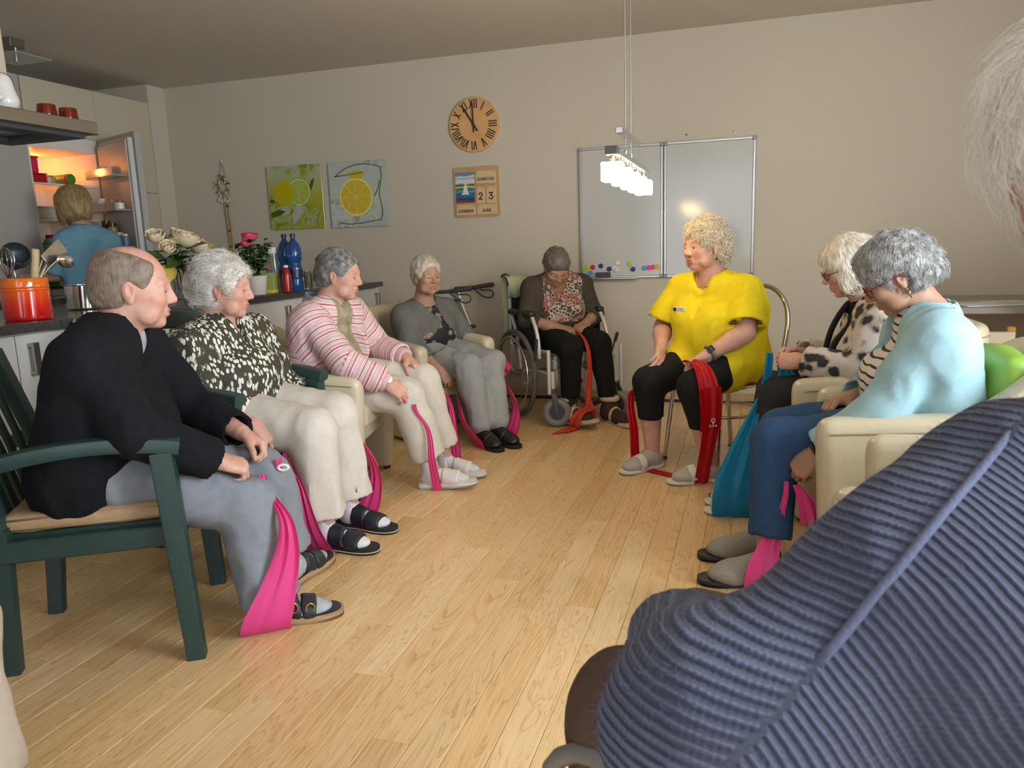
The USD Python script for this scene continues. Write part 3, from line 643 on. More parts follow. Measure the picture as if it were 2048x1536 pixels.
ct = thing('cucumber', 'green round vegetable end on the top refrigerator shelf', 'vegetable', (X(.12), 4.545, 1.74), 0, 'groceries in the refrigerator'); part(ct, 'flesh', tube([(.02, 0, 0), (-.1, .01, 0), (-.25, 0, 0)], [.038, .038, .03], 18), 'food_green', smooth=40); part(ct, 'red_band', tube([(.0, 0, 0), (-.02, .001, 0)], .0395, 18), 'food_red', smooth=40)
tub((X(.2), 4.30, 1.451), (.22, .20, .085), 'food_white', 'food_white', 'clear white box on the second refrigerator shelf')
tub((X(.2), 4.52, 1.451), (.22, .16, .06), 'food_tan', 'food_white', 'flat tan box on the second refrigerator shelf')
tub((X(.18), 4.265, 1.191), (.2, .17, .095), 'food_mint', 'food_mint', 'mint green box on the middle refrigerator shelf')
jar((X(.2), 4.425, 1.191), .07, .15, 'food_white', 'food_pink', 'white yoghurt bucket beside the mint box', 'bucket', 'yoghurt_bucket')
tub((X(.17), 4.26, .901), (.2, .15, .06), 'food_white', 'food_red', 'white box with red lid on the fourth shelf'); tub((X(.17), 4.255, .962), (.18, .12, .05), 'food_green', 'food_dark', 'green box with black lid stacked on the red-lidded one')
tub((X(.18), 4.43, .901), (.18, .13, .065), 'food_tan', 'food_red', 'tan box with dark red lid behind the carer'); jar((X(.2), 4.34, 1.021 - .12), .03, .10, 'food_dark', 'food_dark', 'small dark jar between two boxes')
tub((X(.2), 4.28, .621), (.2, .18, .1), 'food_dark', 'food_red', 'dark box low in the refrigerator'); 
def door_at(u, z, off=.085): q = Rd @ A([u, -off, 0]) + Td; return (q[0] - 4.71, q[1], z)
for u, z, r, h, bcol, lcol, lab in ((.16, 1.241, .035, .19, 'food_dark', 'food_dark', 'dark tall bottle in the refrigerator door'), (.26, 1.241, .034, .17, 'food_amber', 'food_dark', 'amber jar with black lid in the refrigerator door'), (.35, 1.241, .042, .10, 'food_white', 'food_tan', 'squat white jar in the refrigerator door'),
        (.45, 1.241, .026, .085, 'food_blue', 'food_white', 'small silver-blue cup in the refrigerator door'), (.24, .951, .030, .16, 'food_blue', 'food_white', 'blue bottle with white cap in the refrigerator door'), (.33, .951, .028, .13, 'food_dark', 'food_blue', 'dark blue jar in the refrigerator door'), (.42, .951, .034, .12, 'food_yellow', 'food_white', 'yellow-white jar near the door edge'),
        (.14, 1.501, .03, .09, 'food_white', 'food_white', 'pale tub on the upper door shelf'), (.30, 1.501, .022, .07, 'food_amber', 'food_amber', 'small amber pot on the upper door shelf'), (.43, 1.501, .03, .055, 'food_white', 'food_red', 'small white tub by the door edge'), (.2, 1.741, .04, .075, 'food_white', 'food_tan', 'wide tub on the topmost door shelf')):
    jar(door_at(u, z), r, h, bcol, lcol, lab)
# small ceiling lamp in the kitchen
kl = thing('ceiling_lamp', 'small square glass ceiling lamp in the kitchen corner', 'lamp', (-4.47, 3.93, CEIL - .13))
part(kl, 'mount', box((0, -.02, .10), (.10, .10, .055), .004), 'brushed_steel'); part(kl, 'stem', lathe([(0, 0), (.012, 0), (.012, .08), (0, .08)], 12), 'steel')
part(kl, 'glass_plate', box((0, 0, .02), (.30, .26, .008), .002), 'shelf_glass')

# ================================================================ cream tub armchairs
M('leather_cream', (.60, .53, .385), .36, var=(3.0, (.565, .495, .35)), bump=(260, .0005), obj=True, coat_weight=.15, coat_roughness=.3)
M('leather_cream_seat', (.57, .50, .36), .4, bump=(260, .0005), obj=True)
M('seam_tan', (.30, .25, .17), .6)
def tub_shell():
    h = .009; L = A([-.45, -.38, .0]); n = A([90, 86, 98])
    ax = [L[i] + h * np.arange(n[i]) for i in range(3)]
    X_, Y_, Z_ = np.meshgrid(*ax, indexing='ij')
    r, hx, hy, cx = .17, 3.0, .265, 3.0 - .355
    qx, qy = np.abs(X_ - cx) - hx + r, np.abs(Y_) - hy + r
    d2 = np.sqrt(np.maximum(qx, 0) ** 2 + np.maximum(qy, 0) ** 2) + np.minimum(np.maximum(qx, qy), 0) - r
    th = .048 + .012 * np.clip((.2 - X_) / .4, 0, 1) * np.clip(Z_ / .6, 0, 1)
    w = np.abs(d2) - th
    t = np.clip((-.06 - X_) / .30, 0, 1); t = t * t * (3 - 2 * t)
    top = .59 + .035 * np.clip((.31 - X_) / .4, 0, 1) + .175 * t
    def smax(a, b, k): q = np.maximum(k - np.abs(a - b), 0) / k; return np.maximum(a, b) + q * q * k * .25
    D = smax(w, Z_ - top, .045); D = smax(D, X_ - .315 - .03 * (Z_ / .6 - 1), .05); D = smax(D, .018 - Z_, .012)
    v, f = nets(D.astype(np.float32), L, h)
    return trimesh.Trimesh(v, f, process=False)
def tub_top(x):
    t = min(max((-.06 - x) / .30, 0), 1); t = t * t * (3 - 2 * t)
    return .59 + .035 * min(max((.31 - x) / .4, 0), 1) + .175 * t
AC = thing('tub_armchair', 'cream leather tub armchair of the woman in the pink striped cardigan', 'armchair', (-2.04, 3.23, 0), 12, 'cream leather tub armchairs')
part(AC, 'shell', tub_shell(), 'leather_cream', smooth=True)
b = Body().rbox((.03, 0, .385), (.27, .212, .062), .035, k=.01); part(AC, 'seat_cushion', b.mesh(.009), 'leather_cream_seat', smooth=True)
part(AC, 'seat_rail', box2((-.24, -.214, .265), (.275, .214, .326), .008), 'leather_cream_seat')
thk = lambda x: .0488 + .012 * min(max((.2 - x) / .4, 0), 1)
P = [(x, -(.265 + thk(x)), 0) for x in np.linspace(.27, -.185, 16)]
for a_ in np.linspace(0, 90, 9)[1:]: P.append((-.185 - (.17 + thk(-.3)) * math.sin(math.radians(a_)), -.095 - (.17 + thk(-.3)) * math.cos(math.radians(a_)), 0))
P += [(x, -y, 0) for x, y, _ in P[::-1]]
P = [(x, y, tub_top(x) - .045) for x, y, _ in P]
sm = [tube(A(P), .0030, 6)]
part(AC, 'seam', cat_(sm), 'seam_tan', smooth=True)
for sx in (-.26, .25):
    for sy in (-.265, .265): part(AC, 'foot', lathe([(0, 0.0), (.018, 0.0), (.02, .022), (0, .022)], 12, (sx, sy, 0)), 'gap_black')
for lab, x, y, rz in (('cream leather tub armchair of the woman in the grey cardigan', -1.955, 4.395, -29), ('cream leather tub armchair of the woman in leopard print', .46, 3.45, 182),
                     ('cream leather tub armchair of the woman in the light blue cardigan', .53, 2.73, 175.5), ('cream leather tub armchair nearest the camera, beside the blue knit sweater', .55, 1.96, 165)):
    dup(AC, lab, 'armchair', (x, y, 0), rz, 'cream leather tub armchairs')

# ================================================================ green garden armchairs
M('garden_green', (.014, .040, .038), .42, obj=True, var=(30, (.018, .048, .044)), bump=(90, .0006))
def leg(p0, p1, w, d, tw=.8):
    """A tapered square leg from p0 (floor) to p1."""
    return sweep([p0, p1], rrect(w, d, .006), up0=(1, 0, 0), scale=[tw, 1.0])
def garden_chair(lab, x, y, rz):
    g = thing('garden_armchair', lab, 'armchair', (x, y, 0), rz, 'dark green plastic garden armchairs')
    for s in (-1, 1):
        part(g, 'leg', leg((.245, s * .262, 0), (.215, s * .27, .625), .058, .060, .85), 'garden_green')
        part(g, 'leg', cat_([leg((-.255, s * .195, 0), (-.225, s * .225, .44), .052, .055, .85), sweep([(-.225, s * .225, .43), (-.26, s * .225, .62), (-.335, s * .215, .88)], rrect(.05, .045), up0=(1, 0, 0))]), 'garden_green')
        P = spline([(.262, s * .268, .634), (.12, s * .277, .655), (-.06, s * .28, .650), (-.22, s * .272, .618), (-.335, s * .262, .575)], 14)
        part(g, 'armrest', sweep(P, rrect(.062, .045, .012), scale=np.linspace(1, .95, 14)), 'garden_green')
        part(g, 'side_rail', box((-.01, s * .232, .372), (.46, .032, .062), .005), 'garden_green')
    part(g, 'front_rail', box((.222, 0, .376), (.034, .46, .066), .006), 'garden_green')
    part(g, 'rear_rail', box((-.225, 0, .376), (.032, .42, .06), .005), 'garden_green')
    for k in range(7):
        yy = (k - 3) * .062
        part(g, 'seat_slat', box((0, yy, .405), (.46, .05, .016), .004), 'garden_green')
    for k in range(6):
        yy = (k - 2.5) * .062; bow = -.02 * (1 - (abs(yy) / .2) ** 2)
        part(g, 'back_slat', sweep([(-.24, yy * .95, .42), (-.265 + bow, yy, .60), (-.335 + bow, yy * 1.02, .85)], rrect(.036, .014, .004), up0=(1, 0, 0)), 'garden_green')
    P = spline([(-.335, -.232, .868), (-.365, -.12, .892), (-.372, 0, .9), (-.365, .12, .892), (-.335, .232, .868)], 13)
    part(g, 'top_rail', sweep(P, rrect(.028, .088, .012)), 'garden_green')
    return g
garden_chair('dark green plastic garden armchair of the man in black, nearest the counter', -1.87, 1.755, 31.9)
garden_chair('dark green plastic garden armchair of the woman in the floral blouse', -2.0, 2.53, -2)
M('cushion_tan', (.42, .29, .165), .85, var=(60, (.37, .25, .14)), bump=(500, .0008))
def seat_cushion(lab, x, y, rz):
    c = thing('seat_cushion', lab, 'cushion', (x, y, .414), rz, 'tan chair cushions')
    pil = Body().rbox((0, 0, .026), (.228, .222, .026), .022, k=.01)
    part(c, 'pad', pil.mesh(.008, warp=lambda p: -.006 * np.cos(np.clip(p[:, 0] / .23, -1, 1) * 1.5) * np.cos(np.clip(p[:, 1] / .22, -1, 1) * 1.5) + .003 * (meshkit.noise(p * 25) - .5)), 'cushion_tan', smooth=True)
    q = [(.224, .218), (-.224, .218), (-.224, -.218), (.224, -.218)]
    for z in (.012, .040): part(c, 'piping', tube([(a, b_, z) for a, b_ in q], .0035, 6, closed=True), 'cushion_tan', smooth=True)
seat_cushion('tan cushion on the seat of the chair of the man in black', -1.868, 1.757, 31.9)
seat_cushion('tan cushion on the seat of the chair of the woman in floral blouse', -2.0, 2.53, -2)

# ================================================================ chrome chair of the woman in yellow
M('vinyl_black', (.02, .02, .022), .4)
cc = thing('chrome_chair', 'chrome tube chair with hooped back under the woman in yellow', 'chair', (-.13, 4.03, 0), 228)
seat = Body().rbox((0, 0, .455), (.20, .20, .028), .026, k=.01); part(cc, 'seat_pad', seat.mesh(.008), 'vinyl_black', smooth=True)
P = spline([(-.24, -.17, 0), (-.21, -.17, .43), (-.235, -.185, .62), (-.27, -.15, .82), (-.285, 0, .90), (-.27, .15, .82), (-.235, .185, .62), (-.21, .17, .43), (-.24, .17, 0)], 80)
part(cc, 'back_hoop', tube(P, .0125, 12), 'chrome', smooth=True)
for s in (-1, 1): part(cc, 'leg', tube(spline([(.235, s * .19, 0), (.19, s * .165, .42)], 8), .0115, 12), 'chrome', smooth=True)
a = np.arange(40) * 2 * math.pi / 40
part(cc, 'leg_ring', tube(np.stack([.205 * np.cos(a), .185 * np.sin(a), 0 * a + .27], 1), .008, 8, closed=True), 'chrome', smooth=True)
part(cc, 'seat_ring', tube(np.stack([.19 * np.cos(a), .18 * np.sin(a), 0 * a + .422], 1), .009, 8, closed=True), 'chrome', smooth=True)
for x_, y_ in ((-.24, -.17), (-.24, .17), (.235, -.19), (.235, .19)): part(cc, 'foot_cap', lathe([(0, 0), (.015, 0), (.015, .02), (0, .02)], 12, (x_, y_, 0)), 'dark_plastic')

# ================================================================ wheelchair
M('tube_silver', (.62, .61, .58), .3, .3); M('tyre_grey', (.11, .11, .105), .7); M('caster_grey', (.20, .20, .195), .45)
M('nylon_black', (.012, .012, .013), .7); M('reflector', (.55, .14, .02), .3)
wc = thing('wheelchair', 'silver-framed wheelchair with black seat and large spoked wheels', 'wheelchair', (-1.315, 5.065, 0), -47)
def ring(R, r, y, n=48, m=8): a = np.arange(n) * 2 * math.pi / n; return tube(np.stack([R * np.cos(a), 0 * a + y, R * np.sin(a)], 1), r, m, closed=True)
for s in (-1, 1):
    y = s * .285; T = (0, 0, .30)
    wl = part(wc, 'drive_wheel', moved(ring(.282, .017, y), T), 'tyre_grey', smooth=True)
    part(wl, 'rim', moved(ring(.262, .008, y, m=6), T), 'steel', smooth=True)
    part(wl, 'push_rim', moved(ring(.245, .009, y + s * .035), T), 'chrome', smooth=True)
    sp = []
    for k in range(24):
        a0, a1 = 2 * math.pi * k / 24, 2 * math.pi * (k + (3 if k % 2 else -3)) / 24
        sp.append(tube([(.03 * math.cos(a1), y + s * .02 * (1 if k % 4 < 2 else -1), .03 * math.sin(a1)), (.258 * math.cos(a0), y, .258 * math.sin(a0))], .0011, 4))
    for q in sp: part(wl, 'spoke', moved(q, T), 'steel', smooth=False)
    part(wl, 'hub', moved(moved(lathe([(0, -.035), (.022, -.035), (.035, -.02), (.02, -.01), (.02, .01), (.035, .02), (.022, .035), (0, .035)], 20), R=rot([1, 0, 0], 90)), (0, y, .30)), 'steel', smooth=40)
    part(wl, 'reflector', box((-.10, y, .17), (.05, .008, .03), .003), 'reflector')
    cx, cy = .45, s * .235
    Rz = rot([0, 0, 1], 58 if s < 0 else 30); sw = lambda m, cx=cx, cy=cy, Rz=Rz: moved(moved(moved(m, (-cx + .025, -cy, 0)), R=Rz), (cx - .025, cy, 0))
    cs = part(wc, 'caster', sw(moved(ring(.068, .026, 0, 32, 12), (cx, cy, .094))), 'caster_grey', smooth=True)
    part(cs, 'caster_rim', sw(moved(moved(lathe([(0, -.015), (.045, -.015), (.05, -.006), (.02, 0), (.05, .006), (.045, .015), (0, .015)], 24), R=rot([1, 0, 0], 90)), (cx, cy, .094))), 'dark_plastic', smooth=40)
    part(cs, 'fork', sw(cat_([sweep([(cx, cy + q * .036, .094), (cx - .01, cy + q * .034, .19), (cx - .025, cy + q * .015, .235)], rrect(.012, .034, .004), up0=(1, 0, 0)) for q in (-1, 1)] + [box((cx - .025, cy, .24), (.05, .07, .02), .005)])), 'dark_plastic')
    part(wc, 'front_tube', cat_([tube([(cx - .025, cy, .24), (cx - .025, cy, .36)], .018, 12), tube([(cx - .005, cy + s * .035, .22), (cx - .005, cy + s * .035, .50)], .013, 12)]), 'tube_silver', smooth=40)
    part(wc, 'side_frame', cat_([tube(spline([(-.06, s * .22, .30), (.20, s * .22, .33), (cx - .025, cy, .33)], 10), .012, 10), tube(spline([(.02, s * .26, .33), (-.02, s * .26, .55), (-.10, s * .26, .69)], 10), .012, 10),
                                   tube(spline([(.30, s * .26, .43), (.29, s * .26, .55), (.21, s * .26, .69)], 12), .013, 10), tube([(-.20, s * .22, .30), (-.20, s * .22, .93)], .0125, 10), tube([(-.2, s * .22, .46), (.35, s * .22, .47)], .012, 10)]), 'tube_silver', smooth=40)
    b = Body().rbox((.06, s * .26, .71), (.17, .028, .02), .018); part(wc, 'arm_pad', b.mesh(.006), 'vinyl_black', smooth=True)
    part(wc, 'side_guard', box((.08, s * .245, .56), (.30, .008, .19), .003), 'nylon_black')
    part(wc, 'push_handle', tube(spline([(-.20, s * .22, .88), (-.22, s * .22, .935), (-.30, s * .22, .94)], 10), .017, 10), 'dark_plastic', smooth=True)
    part(wc, 'brake_lever', cat_([tube([(.30, s * .29, .42), (.34, s * .30, .53)], .006, 8), tube([(.33, s * .30, .50), (.355, s * .303, .56)], .011, 10)]), 'dark_plastic', smooth=True)
    part(wc, 'leg_bracket', cat_([tube([(.40, s * .20, .45), (.42, s * .2, .30), (.36, s * .19, .20)], .011, 8), box((.41, s * .215, .40), (.05, .03, .06), .006)]), 'grey_plastic', smooth=40)
part(wc, 'seat_sling', box2((-.20, -.215, .452), (.26, .215, .478), .01), 'nylon_black')
part(wc, 'back_sling', box2((-.215, -.215, .50), (-.192, .215, .92), .01), 'nylon_black')
for k, (p, q) in enumerate((((-.05, -.21, .46), (-.05, .21, .20)), ((-.05, .21, .46), (-.05, -.21, .20)))): part(wc, 'cross_brace', tube([p, q], .011, 8), 'tube_silver')
part(wc, 'axle', tube([(0, -.26, .30), (0, .26, .30)], .009, 8), 'steel')
# pale towel hung over the backrest
M('towel_green', (.50, .54, .34), .9, bump=(300, .002))
P = [(-.26, .48), (-.265, .60), (-.262, .80), (-.25, .925), (-.21, .945), (-.175, .93), (-.165, .80)]
def cloth_strip(P, y0, y1, th=.006, ripple=.010, n=14, seed=0):
    P = spline([(p[0], 0, p[1]) for p in P], 26); t, N, B = frames(P, (0, 1, 0)); Nn = np.cross(t, [0, 1.0, 0]); g = []
    for side in (-1, 1):
        V = []
        for i, p in enumerate(P):
            for j, y in enumerate(np.linspace(y0, y1, n)):
                w = ripple * math.sin(j * 1.7 + seed + i * .05) * (.4 + .6 * abs(i / 26 - .6))
                V.append(p + [0, y, 0] + Nn[i] * (w + side * th / 2))
        g.append(A(V))
    m = len(P); V = np.vstack(g); F = []
    for s in (0, 1):
        o = s * m * n
        for i in range(m - 1):
            for j in range(n - 1):
                a_, b_, c_, d_ = o + i * n + j, o + i * n + j + 1, o + (i + 1) * n + j + 1, o + (i + 1) * n + j
                F += [[a_, b_, c_], [a_, c_, d_]] if s == 0 else [[a_, c_, b_], [a_, d_, c_]]
    o = m * n
    edge = [i * n for i in range(m)] + [(m - 1) * n + j for j in range(1, n)] + [i * n + n - 1 for i in range(m - 2, -1, -1)] + [j for j in range(n - 2, 0, -1)]
    for a_, b_ in zip(edge, edge[1:] + edge[:1]): F += [[a_, a_ + o, b_ + o], [a_, b_ + o, b_]]
    return trimesh.Trimesh(V, F, process=False)
tw = thing('towel', 'pale green towel hung over the back of the wheelchair', 'towel', (-1.315, 5.065, 0), -47)
part(tw, 'cloth', cloth_strip(P, -.25, -.06), 'towel_green', smooth=True)

# rollator parked behind the woman in grey
rl = thing('rollator', 'walking frame parked by the wall behind the grey cardigan, black grips showing', 'walking frame', (-1.965, 5.19, 0), 0)
for s in (-1, 1):
    y = s * .24
    part(rl, 'grip', cat_([tube([(-.02, y, .855), (.11, y, .872)], [.016, .018], 10), tube([(-.20, y, .845), (-.02, y, .853)], .014, 10)]), 'dark_plastic', smooth=True)
    part(rl, 'brake_loop', tube(spline([(-.05, y, .84), (.0, y, .80), (.06, y, .772), (.10, y, .785), (.105, y, .815), (.06, y, .83), (.0, y, .838)], 18), .005, 8), 'dark_plastic', smooth=True)
    part(rl, 'frame_tube', cat_([tube(spline([(-.18, y, .845), (-.16, y, .76), (-.02, y, .40), (.02, y, .18)], 14), .013, 10), tube([(-.05, y, .5), (-.30, y, .18)], .012, 10)]), 'tube_silver', smooth=40)
    for x in (.02, -.30): 
        w = part(rl, 'wheel', moved(ring(.072, .016, y, 24, 8), (x, 0, .09)), 'tyre_grey', smooth=True)
        part(w, 'wheel_hub', moved(moved(lathe([(0, -.01), (.06, -.01), (.06, .01), (0, .01)], 16), R=rot([1, 0, 0], 90)), (x, y, .09)), 'grey_plastic')
part(rl, 'cross_bar', tube([(-.16, -.24, .76), (-.16, .24, .76)], .011, 8), 'dark_plastic'); part(rl, 'seat_plate', box((-.13, 0, .56), (.2, .44, .025), .01), 'dark_plastic')

# ================================================================ table corner at the back right
M('table_grey', (.30, .28, .26), .35); M('wicker_wood', (.40, .20, .04), .45); M('paper', (.75, .76, .76), .5); M('chair_beige', (.50, .42, .32), .6)
tb = thing('side_table', 'grey table against the back wall behind the light blue cardigan', 'table', (0, 0, 0))
part(tb, 'table_top', box2((.98, 4.55, .715), (2.2, 5.45, .75), .004), 'table_grey')
for x, y in ((1.04, 4.62), (2.12, 4.62), (1.04, 5.38), (2.12, 5.38)): part(tb, 'leg', box2((x - .03, y - .03, 0), (x + .03, y + .03, .714), .004), 'table_grey')
mg = thing('magazine', 'open white magazine lying on the grey table', 'magazine', (1.26, 4.76, .751), 14)
part(mg, 'pages', cat_([box((-.105, 0, .003), (.2, .28, .006), .001), box((.105, 0, .003), (.2, .28, .006), .001)]), 'paper')
M('print_tint', (.45, .55, .55), .5); part(mg, 'printed_block', cat_([box((-.1, .05, .0065), (.14, .09, .001), 0), box((.1, -.03, .0065), (.15, .14, .001), 0)]), 'print_tint', smooth=False)
mk('wicker', {"g": ("geometry", {}), "w": ("wave_texture", {"bands_direction": "z", "scale": 26, "distortion": .6}), "w2": ("wave_texture", {"bands_direction": "x", "scale": 22}), "x": ("mix_color", {"blend_type": "multiply", "fac": 1.0}), "r": ("rgb_ramp", {"ramp": [(0, (.16, .10, .03)), (1, (.46, .34, .10))]}), "b": ("bump", {"distance": .004}), "p": ("principled_bsdf", {"roughness": .6})},
   [("g.position", "w.vector"), ("g.position", "w2.vector"), ("w.color", "x.a"), ("w2.color", "x.b"), ("x.result", "r.fac"), ("r.color", "p.base_color"), ("w.fac", "b.height"), ("b.normal", "p.normal")], "p.BSDF")
wk = thing('wicker_chair', 'honey-coloured wooden chair with woven wicker back at the right edge', 'chair', (1.62, 4.45, 0), 100)
for s in (-1, 1):
    part(wk, 'post', sweep(spline([(-.27, s * .235, 0), (-.24, s * .235, .45), (-.30, s * .235, .80), (-.36, s * .225, 1.14)], 14), rrect(.04, .045, .008), up0=(1, 0, 0)), 'wicker_wood')
    part(wk, 'leg', box2((.2, s * .22 - .02, 0), (.24, s * .22 + .02, .44), .005), 'wicker_wood')
part(wk, 'woven_back', sweep([(-.25, 0, .46), (-.298, 0, .80), (-.352, 0, 1.10)], rrect(.43, .02, .008), up0=(1, 0, 0)), 'wicker')
part(wk, 'top_rail', sweep(spline([(-.365, -.24, 1.14), (-.385, 0, 1.18), (-.365, .24, 1.14)], 10), rrect(.03, .07, .01)), 'wicker_wood')
part(wk, 'seat', box2((-.25, -.23, .425), (.25, .23, .46), .01), 'wicker')
bc = thing('wooden_chair', 'beige upholstered wooden chair tucked under the grey table', 'chair', (1.02, 4.30, 0), 80)
part(bc, 'seat', box((0, 0, .44), (.42, .42, .06), .02), 'chair_beige'); part(bc, 'backrest', sweep(spline([(-.21, -.19, .60), (-.235, 0, .60), (-.21, .19, .60)], 10), rrect(.03, .16, .012)), 'chair_beige')
for x, y in ((-.18, -.18), (-.18, .18), (.18, -.18), (.18, .18)): part(bc, 'leg', box2((x - .018, y - .018, 0), (x + .018, y + .018, .41 if x > 0 else .70), .004), 'wicker_wood')
# green cushion behind the woman in light blue
M('cushion_green', (.24, .44, .06), .42, var=(6, (.28, .48, .08)))
gc = thing('green_cushion', 'lime green cushion behind the back of the light blue cardigan', 'cushion', (.745, 2.70, .62), 0)
b = Body().ell((0, 0, 0), (.075, .20, .165), k=.02).rbox((0, 0, 0), (.035, .19, .16), .03, k=.06)
part(gc, 'cover', b.mesh(.008, warp=lambda p: .008 * (meshkit.noise(p * 14, 3) - .5)), 'cushion_green', smooth=True)
# ================================================================ people: builders
def skin(name, base, red):
    mk(name, {"g": ("geometry", {}), "n": ("noise_texture", {"scale": 16, "detail": 4, "roughness": .6}), "r": ("rgb_ramp", {"ramp": [(.36, base), (.66, red)]}),
              "n2": ("noise_texture", {"scale": 320, "detail": 2}), "b": ("bump", {"distance": .0012, "strength": .7}),
              "p": ("principled_bsdf", {"roughness": .48, "subsurface_weight": .12, "subsurface_scale": .006, "specular_ior_level": .35})},
       [("g.position", "n.vector"), ("n.fac", "r.fac"), ("r.color", "p.base_color"), ("g.position", "n2.vector"), ("n2.fac", "b.height"), ("b.normal", "p.normal")], "p.BSDF")
skin('skin_rosy', (.60, .36, .28), (.54, .26, .20)); skin('skin_light', (.60, .39, .30), (.54, .30, .225)); skin('skin_tan', (.46, .27, .185), (.40, .215, .14))
M('lip', (.42, .16, .13), .4); M('eye_white', (.72, .69, .65), .2); M('iris', (.06, .07, .08), .15); M('brow', (.16, .12, .09), .8); M('brow_grey', (.32, .29, .26), .8)
def person_frame(H, deg):
    a = math.radians(deg); f = A([math.cos(a), math.sin(a), 0]); l = A([-math.sin(a), math.cos(a), 0])
    def W(q): return A([H[0], H[1], 0]) + q[0] * f + q[1] * l + A([0, 0, q[2]])
    return f, l, W
def head_prims(B, c, f, l, u, s=1.0, jowl=0.0):
    """Skull, face, nose, lips, ears in the frame (f forward, l left, u up) about the head's middle c."""
    R = np.stack([f, l, u], 1); w = lambda x, y, z: c + R @ (A([x, y, z]) * s)
    B.ell(w(-.014, 0, .034), A([.098, .076, .086]) * s, R, k=.02)
    B.ell(w(.030, 0, -.018), A([.064, .066, .084]) * s, R, k=.03)
    B.ell(w(.030, 0, -.066), A([.052, .052 + jowl, .042 + jowl * .6]) * s, R, k=.025)
    B.ell(w(.068, 0, -.094), A([.021, .022, .017]) * s, R, k=.018)
    for q in (-1, 1):
        B.ell(w(.062, q * .043, -.024), A([.027, .022, .024]) * s, R, k=.022)
        B.ell(w(.045, q * (.046 + jowl), -.070), A([.026, .018, .026]) * s, R, k=.02)
        B.cone(w(.084, q * .012, .024), w(.072, q * .046, .022), .010 * s, .011 * s, k=.014)
        B.ell(w(.098, q * .032, .003), A([.017, .0185, .0125]) * s, R, k=.010, sub=True)
        B.cone(w(.0875, q * .017, .0060), w(.0795, q * .046, .0045), .0066 * s, .0060 * s, k=.006)
        B.cone(w(.0855, q * .019, -.0085), w(.079, q * .044, -.0075), .0042 * s, .0042 * s, k=.006)
        # ears
        Re = R @ rot([0, 1, 0], -12) @ rot([0, 0, 1], q * 20)
        B.ell(w(-.006, q * .077, -.006), A([.019, .008, .032]) * s, Re, k=.008)
        B.ell(w(.000, q * .0855, -.001), A([.010, .0065, .017]) * s, Re, k=.005, sub=True)
        B.ell(w(.000, q * .0755, -.034), A([.009, .006, .010]) * s, Re, k=.007)
    B.cone(w(.088, 0, .016), w(.1075, 0, -.024), .0085 * s, .0118 * s, k=.012)
    for q in (-1, 1): B.ell(w(.096, q * .0122, -.030), A([.011, .0085, .008]) * s, R, k=.007)
    B.ell(w(.090, 0, -.056), A([.0105, .024, .007]) * s, R, k=.007); B.ell(w(.089, 0, -.068), A([.0105, .021, .0075]) * s, R, k=.007)
    B.ell(w(.1005, 0, -.0618), A([.006, .026, .0022]) * s, R, k=.003, sub=True)
    return w, R
def hand_prims(B, w, kc, n, side, curl=(.5, .75, .5), s=1.0, spread=.10, thumb=(.55, .75, .35), point=None):
    """Palm, four unequal bent fingers and a thumb. w wrist, kc knuckle centre, n palm direction."""
    d = norm(kc - w); n = norm(n - d * (n @ d)); sd = np.cross(d, n) * side
    L = .078 * s; kn, F = [], [.072, .080, .075, .058]
    for i, o in enumerate((.028, .0095, -.009, -.026)):
        b = w + d * (L + (.004 if i in (1, 2) else -.003 * (i == 3)) * 1) + sd * o * s - n * .004 * (i in (1, 2)); kn.append(b)
        B.cone(w + sd * o * .45 * s, b, .0165 * s, .0118 * s, k=.014)
    B.ell(w + d * L * .5 + n * .004, A([L * .55, .034 * s, .0135 * s]), np.stack([d, sd, -n], 1), k=.014)
    for i, b in enumerate(kn):
        dd = norm(d + sd * spread * (1.5 - i) / 1.5); ang = 0; p = b; rad = (.0092, .0096, .0092, .0080)[i] * s
        for j, (fr, c) in enumerate(zip((.46, .30, .24), curl)):
            cc = c * (1 + .12 * (i - 1.5) / 1.5)
            if point is not None and i == point: cc = .12
            ang += cc; v = dd * math.cos(ang) + n * math.sin(ang); q = p + v * F[i] * fr * s
            B.cone(p, q, rad * (1 - .10 * j), rad * (1 - .10 * (j + 1)), k=.0035); p = q
    t0 = w + d * .022 * s + sd * .022 * s + n * .004; v = norm(d * thumb[0] + sd * thumb[1] + n * thumb[2])
    t1 = t0 + v * .038 * s; v2 = norm(d * .85 + sd * .25 + n * thumb[2] * 1.2); t2 = t1 + v2 * .031 * s; v3 = norm(d * .8 + n * .7 - sd * .05); t3 = t2 + v3 * .024 * s
    B.cone(t0, t1, .0155 * s, .0120 * s, k=.014); B.cone(t1, t2, .0115 * s, .0102 * s, k=.005); B.cone(t2, t3, .0102 * s, .0078 * s, k=.004)
def folds(amp, freq, seed, stretch=(1, 1, .55)):
    st = A(stretch) * freq
    def f(p):
        a = meshkit.noise(p * st, seed); b = meshkit.noise(p * st * 2.3 + 7, seed + 1)
        return amp * 1.5 * (np.abs(2 * a - 1) * 1.2 - .5) + amp * .75 * (np.abs(2 * b - 1) - .4)
    return f
